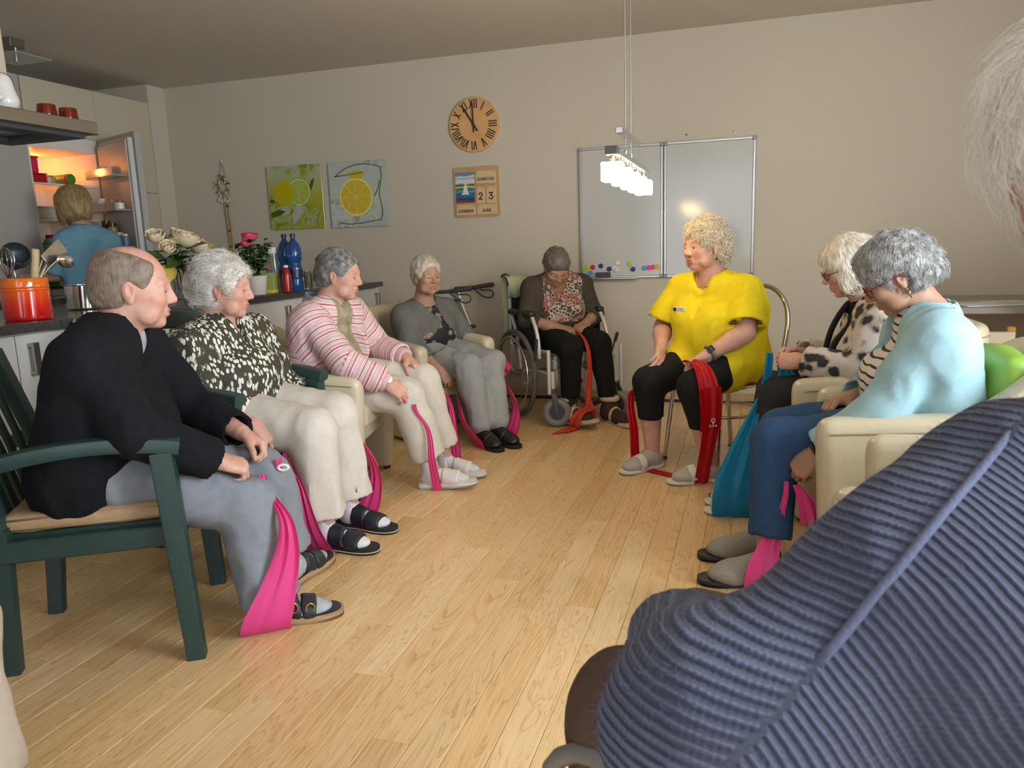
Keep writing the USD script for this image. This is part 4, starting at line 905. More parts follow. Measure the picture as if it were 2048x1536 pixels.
def bone_uv(v, chains):
    """(u, v) along the nearest chain of joints: v is the distance along it, u the angle round it times a radius."""
    best = np.full(len(v), 9.0); out = np.zeros((len(v), 2))
    for ch, v0, rad in chains:
        s0 = v0
        for a, b in zip(ch, ch[1:]):
            a, b = A(a), A(b); d = b - a; L = np.linalg.norm(d); d = d / L
            t = np.clip((v - a) @ d, 0, L); e = v - a - t[:, None] * d; dist = np.linalg.norm(e, axis=1) - rad
            x = norm(np.cross(d, [.13, .2, .97] if abs(d[2]) < .9 else [1, 0, 0])); y = np.cross(d, x)
            ok = dist < best; best[ok] = dist[ok]
            tt = (v - a) @ d if True else t
            out[ok, 1] = s0 + tt[ok]; out[ok, 0] = np.arctan2(e[ok] @ y, e[ok] @ x) * .08
            s0 += L
    return out
class Person:
    """Joints, one continuous body mesh, and clothes as shells that follow it."""
    def __init__(s, label, H, deg, J, skin='skin_light', look=None, tilt=(0, 0), fat=1.0, head=1.0, hands=True, group=None, tall=1.0, jowl=.004):
        s.f, s.l, s.W = person_frame(H, deg); s.H = A([H[0], H[1], 0.0]); s.skin, s.fat = skin, fat
        s.J = {k: s.W(v) for k, v in J.items()}; s.path = thing('person', label, 'person', s.H, 0, group); s.hs = head; s.jowl = jowl
        j = s.J; s.lat = norm(j['shL'] - j['shR']); s.fw = norm(np.cross(s.lat, [0, 0, 1.0]))
        a = math.radians(look if look is not None else deg); hf = A([math.cos(a), math.sin(a), 0]); hl = A([-math.sin(a), math.cos(a), 0])
        p, r = math.radians(tilt[0]), math.radians(tilt[1])
        s.hf = math.cos(p) * hf - math.sin(p) * A([0, 0, 1]); hu = math.cos(p) * A([0, 0, 1]) + math.sin(p) * hf
        s.hl = math.cos(r) * hl + math.sin(r) * hu; s.hu = np.cross(s.hf, s.hl)
        s.pel = (j['hipL'] + j['hipR']) / 2; s.ch = (j['shL'] + j['shR']) / 2
    def put(s, name, m, mat, smooth=True, uv=None, label=None, parent=None, kind=None):
        return part(parent or s.path, name, moved(m, -s.H), mat, smooth=smooth, uv=uv, label=label, kind=kind)
    def torso(s, B, t=0.0, chest=.118, belly=.125, low=.0, k=.05, bust=0, sh=.062):
        j, f = s.J, s.fat; up_ = norm(s.ch - s.pel); fl = (s.fw, 1.18)
        for q in ('L', 'R'):
            sg = 1 if q == 'L' else -1
            top = j['sh' + q] * .72 + s.ch * .28 - up_ * (chest * .73 * f - .010); bot = s.pel + s.lat * sg * .065 * f + up_ * (.02 - low)
            B.cone(top, bot, chest * .86 * f + t, belly * .90 * f + t, k=k, flat=fl)
            B.cone(j['sh' + q] - A([0, 0, .012]), s.ch + A([0, 0, .02]) + s.lat * sg * .03, sh * f ** .5 + t, .070 * f ** .5 + t, k=k)
            if bust: B.ell(s.ch - up_ * .15 + s.fw * (.075 + .035 * f) + s.lat * sg * .075 * f, A([1, 1, 1]) * (bust + t), k=.05)
        B.ell(s.pel + up_ * .13 + s.fw * .035 * f, A([.135 * f + t, .155 * f + t, .14 + t]), np.stack([s.fw, s.lat, up_], 1), k=k)
    def body(s, hand_kw=None, coarse=.013, fine=.0040, curl=(.5, .75, .5)):
        j, f = s.J, s.fat; B = Body(); hand_kw = hand_kw or {}
        s.torso(B, -.012)
        B.cone(j['hipL'], j['hipR'], .10 * f, .10 * f, k=.05)
        s.hw, s.hR = head_prims(B, j['head'], s.hf, s.hl, s.hu, s.hs, s.jowl)
        B.cone(j['neck'] - s.hf * .006 - A([0, 0, .03]), j['head'] - s.hf * .022 - s.hu * .045, .054 * f ** .4, .052 * f ** .3, k=.03)
        B.cone(j['neck'] - A([0, 0, .02]), s.ch - s.fw * .03 + A([0, 0, .01]), .055 * f ** .4, .060 * f ** .5, k=.05)
        zones = [(j['neck'] * .35 + (j['head'] - s.hu * .06) * .65, norm(j['head'] - j['neck']), j['head'], .22)]
        for q, sg in (('L', 1), ('R', -1)):
            g = f ** .6
            B.cone(j['sh' + q], j['el' + q], .052 * g, .041 * g, k=.03)
            m = j['el' + q] * .7 + j['wr' + q] * .3
            B.cone(j['el' + q], m, .040 * g, .041 * g, k=.02); B.cone(m, j['wr' + q], .041 * g, .027, k=.02)
            kw = dict(curl=curl); kw.update(hand_kw.get(q, {})); n = kw.pop('n', A([0, 0, -1.0]))
            hand_prims(B, j['wr' + q], j['ha' + q], A(n, float), -sg, **kw)
            d = norm(j['ha' + q] - j['wr' + q]); zones.append((j['wr' + q] - d * .015, d, j['wr' + q] + d * .09, .15))
            B.cone(j['hip' + q], j['kn' + q], .085 * f, .058 * f ** .6, k=.03)
            c = j['kn' + q] * .65 + j['an' + q] * .35
            B.cone(j['kn' + q], c, .052 * f ** .5, .052 * f ** .6, k=.02); B.cone(c, j['an' + q], .052 * f ** .6, .036, k=.02)
            tt = j['to' + q]; B.cone(j['an' + q] - A([0, 0, .035]), tt + norm(j['an' + q] - tt) * .05, .034, .026, k=.03)
        inside = lambda p, z, mg: ((p - z[0]) @ z[1] > mg) & (np.linalg.norm(p - z[2], axis=1) < z[3])
        ms = [B.mesh(coarse, keep=lambda p: ~np.any([inside(p, z, .006) for z in zones], axis=0))]
        for i, z in enumerate(zones):
            e = z[3] * .86 if i == 0 else z[3]
            ms.append(B.mesh(fine if i == 0 else .0035, lo=z[2] - e, hi=z[2] + e, keep=lambda p, z=z: inside(p, z, -.004)))
        s.put('body', cat_(ms), s.skin)
    def face(s, brow='brow_grey', lips='lip', iris='iris'):
        w, R, k = s.hw, s.hR, s.hs
        for q in (-1, 1):
            e = s.put('eye', ball(w(.0772, q * .0315, -.0010), .0114 * k), 'eye_white')
            s.put('iris', moved(ball((0, 0, 0), A([.0035, .0056, .0056]) * k), w(.0872, q * .0315, -.0012), R), iris, parent=e)
            P = [w(.0905, q * .010, .0215), w(.091, q * .022, .026), w(.084, q * .038, .0265), w(.073, q * .052, .020)]
            s.put('eyebrow', tube(spline(P, 9), [.002, .0032, .0036, .0036, .0034, .003, .0026, .002, .001], 6), brow)
        m = [moved(ball((0, 0, 0), A([.0062, .0215, .0042]) * k), w(.0945, 0, -.0562), R), moved(ball((0, 0, 0), A([.0062, .0185, .0048]) * k), w(.0935, 0, -.0668), R)]
        s.put('lips', cat_(m), lips)
    def sleeve(s, B, q, t, frac, flare=0, k=.014, cuff=.004, r=(.056, .047, .036)):
        """frac <= 1: ends on the upper arm; 1..2: ends on the forearm."""
        j, g = s.J, s.fat ** .6; a, e, w = j['sh' + q], j['el' + q], j['wr' + q]
        if frac <= 1:
            p = a + (e - a) * frac; d = norm(e - a)
            B.cone(a, p + d * .03, r[0] * g + t, r[1] * g + t + flare, k=k, cut=(p, d)); s.cuffs.append((p, d, e, r[1] * g + t + flare - cuff, .041 * g + .003))
        else:
            B.cone(a, e, r[0] * g + t, r[1] * g + t, k=k)
            p = e + (w - e) * (frac - 1); d = norm(w - e); rr = (r[1] + (r[2] - r[1]) * (frac - 1)) * g + t + flare
            B.cone(e, p + d * .03, r[1] * g + t, rr, k=.02, cut=(p, d)); s.cuffs.append((p, d, w, rr - cuff, .02))
    def top(s, name, mat, t=.012, frac=1.9, h=.0094, amp=.006, freq=9, seed=1, vneck=None, neck_r=.062, open_=None, hem=None, uv=False, stretch=(1, 1, .55), flare=0, cuffs=True, sleeves=True, label=None, extra=None, **kw):
        B = Body(); s.cuffs = []
        s.torso(B, t, **kw)
        if sleeves:
            for q in ('L', 'R'): s.sleeve(B, q, t, frac[q] if isinstance(frac, dict) else frac, flare)
        if extra: extra(B)
        if cuffs and sleeves:
            for p, d, e, ro, ri in s.cuffs: B.cone(p - d * .03, p + d * .02, ro * .80, ro * .93, k=.004, sub=True, cut=(p + d * .004, d))
        j = s.J; nb = j['neck']
        B.cone(nb - A([0, 0, .03]) + s.hf * .0, nb + A([0, 0, .16]) + s.hf * .02, neck_r, neck_r + .01, k=.008, sub=True)
        if vneck:
            up_ = norm(s.ch - s.pel); p0 = nb + s.fw * .075; p1 = nb + s.fw * (.10 * s.fat ** 1.4 + t) - up_ * vneck[0]
            B.cone(p0 + up_ * .03, p1 + s.fw * .03, vneck[1], .006, k=.008, sub=True)
        if open_:
            for p, q, r0_, r1_ in open_(s): B.cone(p, q, r0_, r1_, k=.008, sub=True)
        if hem: B.rbox(*hem(s), sub=True, k=.008)
        wf = folds(amp, freq, seed, stretch)
        m = B.mesh(h, warp=wf)
        u = None
        if uv:
            up_ = norm(s.ch - s.pel); ch = [([s.pel - up_ * .15, s.pel, s.ch, s.ch + up_ * .12], 0.0, .14)]
            for q in ('L', 'R'): ch.append(([j['sh' + q] + (s.ch - j['sh' + q]) * .2, j['el' + q], j['wr' + q]], .35, .055))
            u = bone_uv(m.vertices, ch)
        return s.put(name, m, mat, uv=u, label=label)
    def trousers(s, mat, t=.012, hem=.88, wide=.075, knee=.072, thigh=.098, amp=.006, seed=3, h=.0105, name='trousers', cuff=False, label=None, freq=8, frac_cut=True):
        B = Body(); j, f = s.J, s.fat
        B.cone(j['hipL'], j['hipR'], .095 * f + t * .5, .095 * f + t * .5, k=.05); up_ = norm(s.ch - s.pel)
        B.ell(s.pel + up_ * .05, A([.115 * f, .145 * f, .09]), np.stack([s.fw, s.lat, up_], 1), k=.05)
        for q in ('L', 'R'):
            hp, kn, an = j['hip' + q], j['kn' + q], j['an' + q]
            B.cone(hp, kn, thigh * f + t, knee * f ** .5 + t * .6, k=.035)
            p = kn + (an - kn) * (hem[q] if isinstance(hem, dict) else hem); d = norm(an - kn)
            B.cone(kn, p + d * .03, knee * f ** .5 + t * .6, wide, k=.03, cut=(p, d))
            B.cone(p - d * .03, p + d * .03, wide - .018, wide - .014, k=.003, sub=True, cut=(p + d * .004, d))
            if cuff: B.cone(p - d * .05, p - d * .01, wide + .004, wide + .002, k=.006)
        m = B.mesh(h, warp=folds(amp, freq, seed, (1, 1, .5)))
        return s.put(name, m, mat, label=label)
    # ---- feet
    def foot_frame(s, q):
        an, to = s.J['an' + q], s.J['to' + q]; d = to - A([an[0], an[1], to[2]]); d[2] = 0; d = norm(d)
        pitch = (to[2] - .02) / .2
        d3 = norm(d + A([0, 0, pitch])); sd = np.cross([0, 0, 1.0], d); u = np.cross(d3, sd)
        heel = A([an[0], an[1], 0]) - d * .055 + A([0, 0, .002 if an[2] < .12 else an[2] - .085])
        return np.stack([d3, sd, u], 1), heel, d
    def foot_shape(s, q, t=0, L=.245, wide=1.0):
        R, o, d = s.foot_frame(q); B = Body(); w = lambda x, y, z: o + R @ A([x, y, z])
        sgn = 1 if q == 'L' else -1
        B.ell(w(.045, 0, .045), A([.048 + t, .033 * wide + t, .04 + t]), R, k=.03)
        B.cone(w(.07, 0, .065), w(.17, -sgn * .004, .038), .036 + t, .027 + t, k=.03, flat=(R[:, 2], 1.0))
        B.ell(w(.175, sgn * .003, .034), A([.066 + t, .043 * wide + t, .024 + t]), R, k=.03)
        B.cone(w(.05, 0, .06), s.J['an' + q] + (s.J['kn' + q] - s.J['an' + q]) * .28, .038 + t, .041 + t, k=.02)
        return B, R, w
    def sole(s, q, th=.022, L=.262, grow=0.0, z0=0.0, wide=1.0):
        R, o, d = s.foot_frame(q); sgn = 1 if q == 'L' else -1
        pts = A([(-.008, 0), (-.004, .024), (.02, .034), (.08, .033), (.14, .040), (.19, .046), (.225, .040), (.250, .022), (.256, 0), (.248, -.024), (.22, -.040), (.17, -.043), (.10, -.033), (.03, -.034), (.0, -.024)])
        pts[:, 1] *= sgn * wide; c = A([.12, 0]); pts = c + (pts - c) * (1 + grow / .12); pts[:, 0] *= L / .262
        P = spline(np.vstack([pts, pts[:1]])[:, [0, 1, 1]] * [1, 1, 0], 48)[:-1, :2]
        m = trimesh.creation.extrude_polygon(Polygon(P).buffer(0), th, engine='earcut')
        return moved(moved(m, (0, 0, z0)), o, R)
    def strap(s, q, x0, x1, t=.005, lo=.012, L=.245):
        B, R, w = s.foot_shape(q, t)
        for i, p in enumerate(B.p):
            if p[0] == 'c' and i == len(B.p) - 1: continue
            B.p[i] = p[:7] + ([(w(x1, 0, 0), R[:, 0]), (w(x0, 0, 0), -R[:, 0]), (w(0, 0, lo), -R[:, 2])],) + p[8:]
        B.p.pop()
        return B.mesh(.0052)
    def hair_strands(s, parent, shell, mat, n, length, width, comb=(0, 0, -1), lift=.25, wave=0.0, curl=0, seed=1, jitter=.35, name='strands'):
        rg = np.random.default_rng(seed); v, f, nn = meshkit.arrays(shell, True)
        from scipy.spatial import cKDTree
        tri = v[f]; ar = np.linalg.norm(np.cross(tri[:, 1] - tri[:, 0], tri[:, 2] - tri[:, 0]), axis=1); pick = rg.choice(len(f), n, p=ar / ar.sum())
        b = rg.dirichlet((1, 1, 1), n); P = (tri[pick] * b[:, :, None]).sum(1); tree = cKDTree(v); step = length / 5
        comb = s.hR @ norm(comb); crown = s.J['head'] + s.hu * .11 - s.hf * .03
        pts = []; cur = P.copy(); nrm = nn[tree.query(cur)[1]]; keep = nrm @ s.hu > -.95
        rad = cur - crown; base = norm_rows(rad) * .6 + comb; base += rg.normal(0, jitter, base.shape); ln = rg.uniform(.6, 1.15, n)[:, None]; ph = rg.uniform(0, 6.28, n)
        cur = cur - nrm * .004
        if curl:
            for i in range(11):
                th = i / 10 * 2 * math.pi * 1.35 + ph; dirn = norm_rows(base - nrm * (base * nrm).sum(1)[:, None]); side = np.cross(nrm, dirn)
                q = cur + nrm * (.003 + curl * (1 - np.cos(th))[:, None]) + side * (curl * np.sin(th))[:, None] + dirn * (i / 10 * length * ln)
                pts.append(q)
        else:
            for i in range(6):
                pts.append(cur + (nrm * np.sin(i * 1.1 + ph)[:, None] * wave)); nrm = nn[tree.query(cur)[1]]
                dirn = norm_rows(base - nrm * (base * nrm).sum(1)[:, None]) + nrm * lift * (1 - i / 5); cur = cur + norm_rows(dirn) * step * ln
        Q = np.stack(pts, 1) - s.H
        curves(parent + '/' + uniq(parent, name), list(Q[keep]), width, mat); tag(stage.GetPrimAtPath(parent + '/' + name), None, None, None, 'stuff')
    def hair(s, mat, prims, n=900, length=.05, width=.0011, h=.0054, amp=.006, freq=55, label=None, seed=1, **kw):
        """prims(B, w, R, k) adds the hair's volume and cuts in head space."""
        B = Body(); prims(B, s.hw, s.hR, s.hs)
        wf = lambda p: amp * (meshkit.noise((p - s.J['head']) @ s.hR * A([freq * .6, freq, freq * .5]), seed) - .5) * 2
        m = B.mesh(h, warp=wf)
        hp = s.put('hair', m, mat, label=label)
        if n: s.hair_strands(hp, m, mat, n, length, width, seed=seed, **kw)
        return m
def norm_rows(a): return a / (np.linalg.norm(a, axis=1, keepdims=True) + 1e-9)
def cap(t=.012, face=(.105, -.035, .070, .088, .098), nape=-.075, ears=True, back=.0, top=.0, side=.0):
    """Usual hair cap: skull grown by t, face and ear areas cut away."""
    def f(B, w, R, k):
        B.ell(w(-.016, 0, .036 + top * .5), (A([.098, .076, .086]) + t + A([0, side, top])) * k, R, k=.02)
        B.ell(w(-.05, 0, -.022), (A([.062, .060, .065]) + t * .8 + A([back, 0, back])) * k, R, k=.03)
        B.ell(w(face[0], 0, face[1]), A(face[2:]) * k, R, k=.012, sub=True)
        B.rbox(w(0, 0, nape - .1), A([.3, .3, .1]) * k, .01, R, k=.015, sub=True)
        if ears:
            for q in (-1, 1): B.ell(w(.004, q * .092, -.022), A([.030, .034, .042]) * k, R, k=.01, sub=True)
    return f
def hairmat(name, c, c2, rough=.5):
    mk(name, {"g": ("geometry", {}), "n": ("noise_texture", {"scale": 45, "detail": 4}), "r": ("rgb_ramp", {"ramp": [(.3, c), (.7, c2)]}), "mp": ("mapping", {"scale": (130, 130, 18)}), "n2": ("noise_texture", {"scale": 1.0, "detail": 3}),
              "b": ("bump", {"distance": .004, "strength": .9}), "p": ("principled_bsdf", {"roughness": rough, "specular_ior_level": .4})},
       [("g.position", "n.vector"), ("n.fac", "r.fac"), ("r.color", "p.base_color"), ("g.position", "mp.vector"), ("mp.vector", "n2.vector"), ("n2.fac", "b.height"), ("b.normal", "p.normal")], "p.BSDF")
# cloth looks
def cloth(name, c, c2=None, bump=(700, .0006), var=40, **kw): M(name, c, .85, var=(var, c2 or tuple(a * .85 for a in c)), bump=bump, specular_ior_level=.18, **kw)
# ---- elastic bands
def band_look(name, c):
    mk(name, {"p": ("principled_bsdf", {"base_color": c, "roughness": .42, "specular_ior_level": .4}), "t": ("translucent_bsdf", {"color": c}), "m": ("mix_closure", {"fac": .34})}, [("p.BSDF", "m.closure1"), ("t.BSDF", "m.closure2")], "m.closure")
band_look('band_pink', (.86, .085, .33)); band_look('band_red', (.60, .006, .016)); band_look('band_blue', (.014, .28, .52)); band_look('band_coral', (.72, .09, .055))
def ribbon(C, Wv, pleat=0.0, npl=3, n=40, m=22, th=.0016, seed=0):
    """A thin elastic sheet: centres C and half-width vectors Wv along it; pleats fade with width."""
    C = spline(C, n); Wv = A(Wv, float); k = np.linspace(0, 1, len(Wv)); t = np.linspace(0, 1, n)
    Wv = np.stack([np.interp(t, k, Wv[:, i]) for i in range(3)], 1); T = np.gradient(C, axis=0); N = norm_rows(np.cross(T, Wv)); x = np.linspace(-1, 1, m)
    pl = A(pleat, float) if np.ndim(pleat) else np.full(2, pleat); pa = np.interp(t, np.linspace(0, 1, len(pl)), pl)
    off = pa[:, None] * (np.sin(x * math.pi * npl + seed)[None] * .7 + np.sin(x * math.pi * npl * 1.7 + 1 + seed)[None] * .3)
    mid = C[:, None] + x[None, :, None] * Wv[:, None] + off[:, :, None] * N[:, None]
    V, F = [], []
    for sgn in (-1, 1): V.append((mid + sgn * th / 2 * N[:, None]).reshape(-1, 3))
    for sdx in (0, 1):
        o = sdx * n * m
        for i in range(n - 1):
            for j in range(m - 1):
                a, b, c, d = o + i * m + j, o + i * m + j + 1, o + (i + 1) * m + j + 1, o + (i + 1) * m + j
                F += [[a, b, c], [a, c, d]] if sdx else [[a, c, b], [a, d, c]]
    return trimesh.Trimesh(np.vstack(V), F, process=False)
def band(label, mat, pieces, extra=()):
    b = thing('exercise_band', label, 'exercise band', pieces[0][0][0] * A([1, 1, 0]) if False else (0, 0, 0))
    for p in pieces: part(b, 'strap', ribbon(*p[:2], **(p[2] if len(p) > 2 else {})), mat, smooth=True)
    for nm, m in extra: part(b, nm, m, mat, smooth=True)
    return b
# ================================================================ person: man in black
cloth('navy_black', (.0055, .006, .009), (.009, .0095, .013)); cloth('trouser_grey', (.235, .255, .29), (.20, .22, .25)); cloth('shirt_greyblue', (.36, .42, .46)); cloth('sock_grey', (.42, .44, .46), (.34, .36, .38), bump=(500, .0015))
M('sandal_black', (.018, .022, .026), .45); M('sole_cork', (.42, .27, .15), .8, var=(120, (.34, .21, .11))); M('brass', (.60, .42, .16), .3, 1.0); M('ring_white', (.75, .70, .70), .4)
hairmat('hair_brown_grey', (.14, .095, .07), (.25, .19, .15)); hairmat('hair_white', (.58, .54, .50), (.72, .68, .64)); hairmat('hair_dark_grey', (.085, .078, .075), (.30, .285, .27)); hairmat('hair_pale', (.52, .46, .38), (.64, .58, .50))
hairmat('hair_blond', (.56, .46, .32), (.70, .61, .47)); hairmat('hair_brown_dark', (.10, .085, .072), (.17, .15, .13)); hairmat('hair_ash', (.62, .54, .42), (.72, .67, .60)); hairmat('hair_salt', (.17, .165, .16), (.46, .46, .46)); hairmat('hair_caramel', (.27, .17, .075), (.42, .28, .13))
P1 = Person('elderly man in a black zip cardigan and grey trousers holding a pink band', (-1.89, 1.74), 32,
    dict(hipL=(0, .09, .55), hipR=(0, -.09, .55), head=(.16, .01, 1.062), neck=(.085, 0, .935), shR=(.065, -.18, .895), shL=(.115, .18, .885), elR=(.165, -.245, .688), elL=(.25, .22, .66), wrR=(.365, -.15, .555), wrL=(.415, .09, .578),
         haR=(.445, -.118, .515), haL=(.49, .065, .525), knR=(.43, -.10, .395), knL=(.47, .13, .41), anR=(.475, -.13, .085), anL=(.53, .155, .085), toR=(.65, -.115, .02), toL=(.625, .275, .03)),
    skin='skin_rosy', look=38, tilt=(7, 0), fat=1.12, head=1.02)
P1.body(hand_kw={'R': dict(n=P1.W((.1, .25, -.6)) - P1.W((0, 0, 0)), curl=(.95, 1.0, .6), thumb=(.8, .35, .5)), 'L': dict(n=P1.W((.1, -.3, -.6)) - P1.W((0, 0, 0)), curl=(.9, 1.0, .6), thumb=(.8, .35, .5))})
P1.face()
def man_hair(B, w, R, k):
    cap(.008, face=(.118, 0, .085, .09, .13), nape=-.062)(B, w, R, k)
    B.ell(w(.035, 0, .135), A([.115, .052, .07]) * k, R, k=.03, sub=True)
P1.hair('hair_brown_grey', man_hair, n=2200, length=.032, width=.0014, amp=.003, comb=(-.5, 0, -.9), lift=.10, jitter=.2)
P1.trousers('trouser_grey', t=.014, hem=dict(R=.97, L=.80), wide=.084, knee=.072, thigh=.095, amp=.012, freq=8)
nb = P1.J['neck']
P1.top('shirt', 'shirt_greyblue', t=.006, sleeves=False, neck_r=.056, amp=.003, vneck=(.06, .03))
P1.top('cardigan', 'navy_black', t=.019, frac=1.93, amp=.010, freq=8, vneck=(.15, .045), neck_r=.060, belly=.155, low=.03)
# stand-up collar, zip and sock/sandal parts
def collar(p, mat, r=.075, z0=-.02, h=.05, open_deg=70, name='collar', th=.010, tilt=.0, flare=1.0, k=1.25, label=None):
    c = p.J['neck']; a0 = math.radians(open_deg); Q = []
    for a in np.linspace(a0, 2 * math.pi - a0, 26): Q.append(c + p.fw * (r * k * math.cos(a) - .012) + p.lat * (r * math.sin(a)) + A([0, 0, z0 + tilt * math.cos(a)]))
    m = sweep(Q, rrect(th, h, th * .45), up0=(0, 0, 1), scale=np.r_[.55, .8, np.ones(22), .8, .55])
    return p.put(name, m, mat, smooth=40, label=label)
collar(P1, 'navy_black', r=.079, h=.055, z0=-.018, tilt=-.035, open_deg=40)
collar(P1, 'shirt_greyblue', r=.068, h=.032, z0=.004, tilt=-.03, open_deg=30, name='shirt_collar', th=.007)
for q in ('R', 'L'):
    B, R, w = P1.foot_shape(q, .0); P1.put('sock', B.mesh(.007), 'sock_grey')
    so = P1.put('sandal', P1.sole(q, .024, .275, .006, -.002), 'sole_cork')
    P1.put('insole', P1.sole(q, .006, .272, .002, .021), 'sandal_black', parent=so)
    for x0, x1 in ((.10, .135), (.15, .185)):
        P1.put('strap', P1.strap(q, x0, x1, .007, .01), 'sandal_black', parent=so)
        sg = -1 if q == 'R' else 1; bc = w((x0 + x1) / 2 + .002, sg * .035, .062 - .2 * (x0 - .1))
        fr = [bc + R @ A([math.cos(a) * .013, 0, math.sin(a) * .016]) * 1.0 for a in np.arange(16) * 2 * math.pi / 16]
        P1.put('buckle', tube([q_ + R @ A([0, sg * .012, 0]) for q_ in fr], .0026, 6, closed=True), 'brass', parent=so)

# ================================================================ person: instructor in yellow
cloth('tunic_yellow', (.78, .64, .022), (.72, .58, .016), bump=(900, .0004)); cloth('leggings_black', (.010, .010, .011), (.014, .014, .015))
M('shoe_grey', (.46, .41, .37), .8, bump=(600, .001)); M('shoe_white', (.68, .65, .62), .6); M('watch_grey', (.18, .18, .18), .5); M('badge_white', (.75, .73, .70), .3); M('badge_navy', (.02, .04, .14), .3); M('jet', (.02, .02, .022), .15); M('silver', (.6, .58, .55), .25, 1.0)
P6 = Person('woman in a bright yellow tunic and black capri trousers leading the exercise', (-.13, 4.03), 233,
    dict(hipL=(0, .10, .55), hipR=(0, -.10, .55), head=(.06, -.085, 1.115), neck=(.02, -.08, .975), shR=(.015, -.275, .89), shL=(.0, .125, .89), elR=(.11, -.325, .69), elL=(.115, .215, .70), wrR=(.30, -.165, .605), wrL=(.315, .135, .60),
         haR=(.365, -.115, .560), haL=(.375, .085, .565), knR=(.415, -.13, .455), knL=(.405, .155, .465), anR=(.375, -.145, .085), anL=(.335, .195, .085), toR=(.535, -.15, .02), toL=(.455, .135, .02)),
    skin='skin_rosy', look=220, tilt=(3, 4), fat=1.28, head=1.06, jowl=.012)
P6.body(hand_kw={'R': dict(curl=(.35, .25, .2), n=P6.W((.75, .0, -.5)) - P6.W((0, 0, 0)), point=0), 'L': dict(curl=(.9, .9, .5), n=P6.W((.3, 0, -.8)) - P6.W((0, 0, 0)))})
P6.face(brow='brow_grey')
def curly(B, w, R, k):
    cap(.011, face=(.122, -.043, .080, .088, .110), nape=-.085, ears=True, back=.010)(B, w, R, k)
P6.hair('hair_blond', curly, n=1100, length=.026, width=.0036, amp=.017, freq=42, curl=.009, comb=(-.3, 0, -.6), jitter=.9, lift=.3)
P6.trousers('leggings_black', t=.008, hem=.50, wide=.062, knee=.064, thigh=.088, amp=.003, freq=14)
def tunic_skirt(B):
    j = P6.J; up_ = norm(P6.ch - P6.pel)
    for q in ('L', 'R'): B.cone(j['hip' + q], j['hip' + q] + (j['kn' + q] - j['hip' + q]) * .40, .130, .120, k=.05)
    B.ell(P6.pel + up_ * .12, A([.19, .215, .15]), np.stack([P6.fw, P6.lat, up_], 1), k=.05)
P6.top('tunic', 'tunic_yellow', t=.016, frac=.86, amp=.010, freq=8, vneck=(.21, .068), neck_r=.076, bust=.070, chest=.118, belly=.132, flare=.030, sh=.055, extra=tunic_skirt)
w = P6.W
def wrist_ring(p, q, name, mat, r, th=.006, at=.9, face=None, lab=None):
    e, wr = p.J['el' + q], p.J['wr' + q]; c = e + (wr - e) * at; d = norm(wr - e); x = norm(np.cross(d, [0, 0, 1.0])); y = np.cross(d, x)
    a = np.arange(28) * 2 * math.pi / 28
    path = p.put(name, tube([c + x * r * math.cos(t) + y * r * math.sin(t) for t in a], th, 8, closed=True), mat, label=lab)
    if face:
        o = face[1]; up_ = norm(o - d * (o @ d)); R_ = np.stack([np.cross(up_, d), d, up_], 1)
        p.put('watch_face', box(c + up_ * (r + .003), (face[2], face[2], .009), .003, R_) if len(face) < 4 else moved(moved(lathe([(0, -.004), (face[2] * .5, -.004), (face[2] * .55, 0), (face[2] * .5, .005), (0, .005)], 24), R=R_), c + up_ * (r + .002)), face[0], parent=path)
    return path
wrist_ring(P6, 'L', 'wristwatch', 'watch_grey', .036, .0085, .86, ('jet', w((.3, .6, .7)) - w((0, 0, 0)), .034))
bc = P6.ch + P6.fw * .205 - A([0, 0, .115]) - P6.lat * .085
def surf_point(m_path, c, d):
    """First point of a part's mesh met from outside along -d through c."""
    pm = UsdGeom.Mesh(stage.GetPrimAtPath(m_path)); v = A(pm.GetPointsAttr().Get()); f = A(pm.GetFaceVertexIndicesAttr().Get()).reshape(-1, 3)
    o, p0 = d / np.linalg.norm(d), c
    t = v[f]; e1, e2 = t[:, 1] - t[:, 0], t[:, 2] - t[:, 0]; h_ = np.cross(-o, e2); a = (e1 * h_).sum(1); s_ = p0 + o * 1.0 - t[:, 0]
    with np.errstate(all='ignore'):
        u = (s_ * h_).sum(1) / a; q_ = np.cross(s_, e1); vv = (q_ @ -o) / a; tt = (e2 * q_).sum(1) / a
    ok = (u >= 0) & (vv >= 0) & (u + vv <= 1) & (tt > 0)
    return p0 + o * (1.0 - tt[ok].min()) if ok.any() else p0
tun = P6.path + '/tunic'
sp = surf_point(tun, P6.ch - A([0, 0, .085]) - P6.lat * .06 - P6.H, P6.fw) + P6.H
Rb = np.stack([P6.lat, np.cross(P6.fw, P6.lat), P6.fw], 1)
bd = P6.put('name_badge', box(sp + P6.fw * .006, (.075, .022, .006), .002, Rb), 'badge_white')
P6.put('badge_emblem', moved(moved(lathe([(0, 0), (.010, 0), (.010, .003), (0, .003)], 20), R=Rb), sp + P6.fw * .009 - P6.lat * .024), 'badge_navy', parent=bd)
M('print_grey', (.30, .30, .32), .5)
for dz in (.004, -.004): P6.put('badge_line', box(sp + P6.fw * .0095 + P6.lat * .012 + A([0, 0, dz]), (.038, .003, .001), 0, Rb), 'print_grey', parent=bd)
for q in (1, -1): P6.put('earring', cat_([tube([P6.hw(.0, q * .079, -.044), P6.hw(0, q * .081, -.058)], .001, 5), ball(P6.hw(0, q * .081, -.064), .0058)]), 'jet')
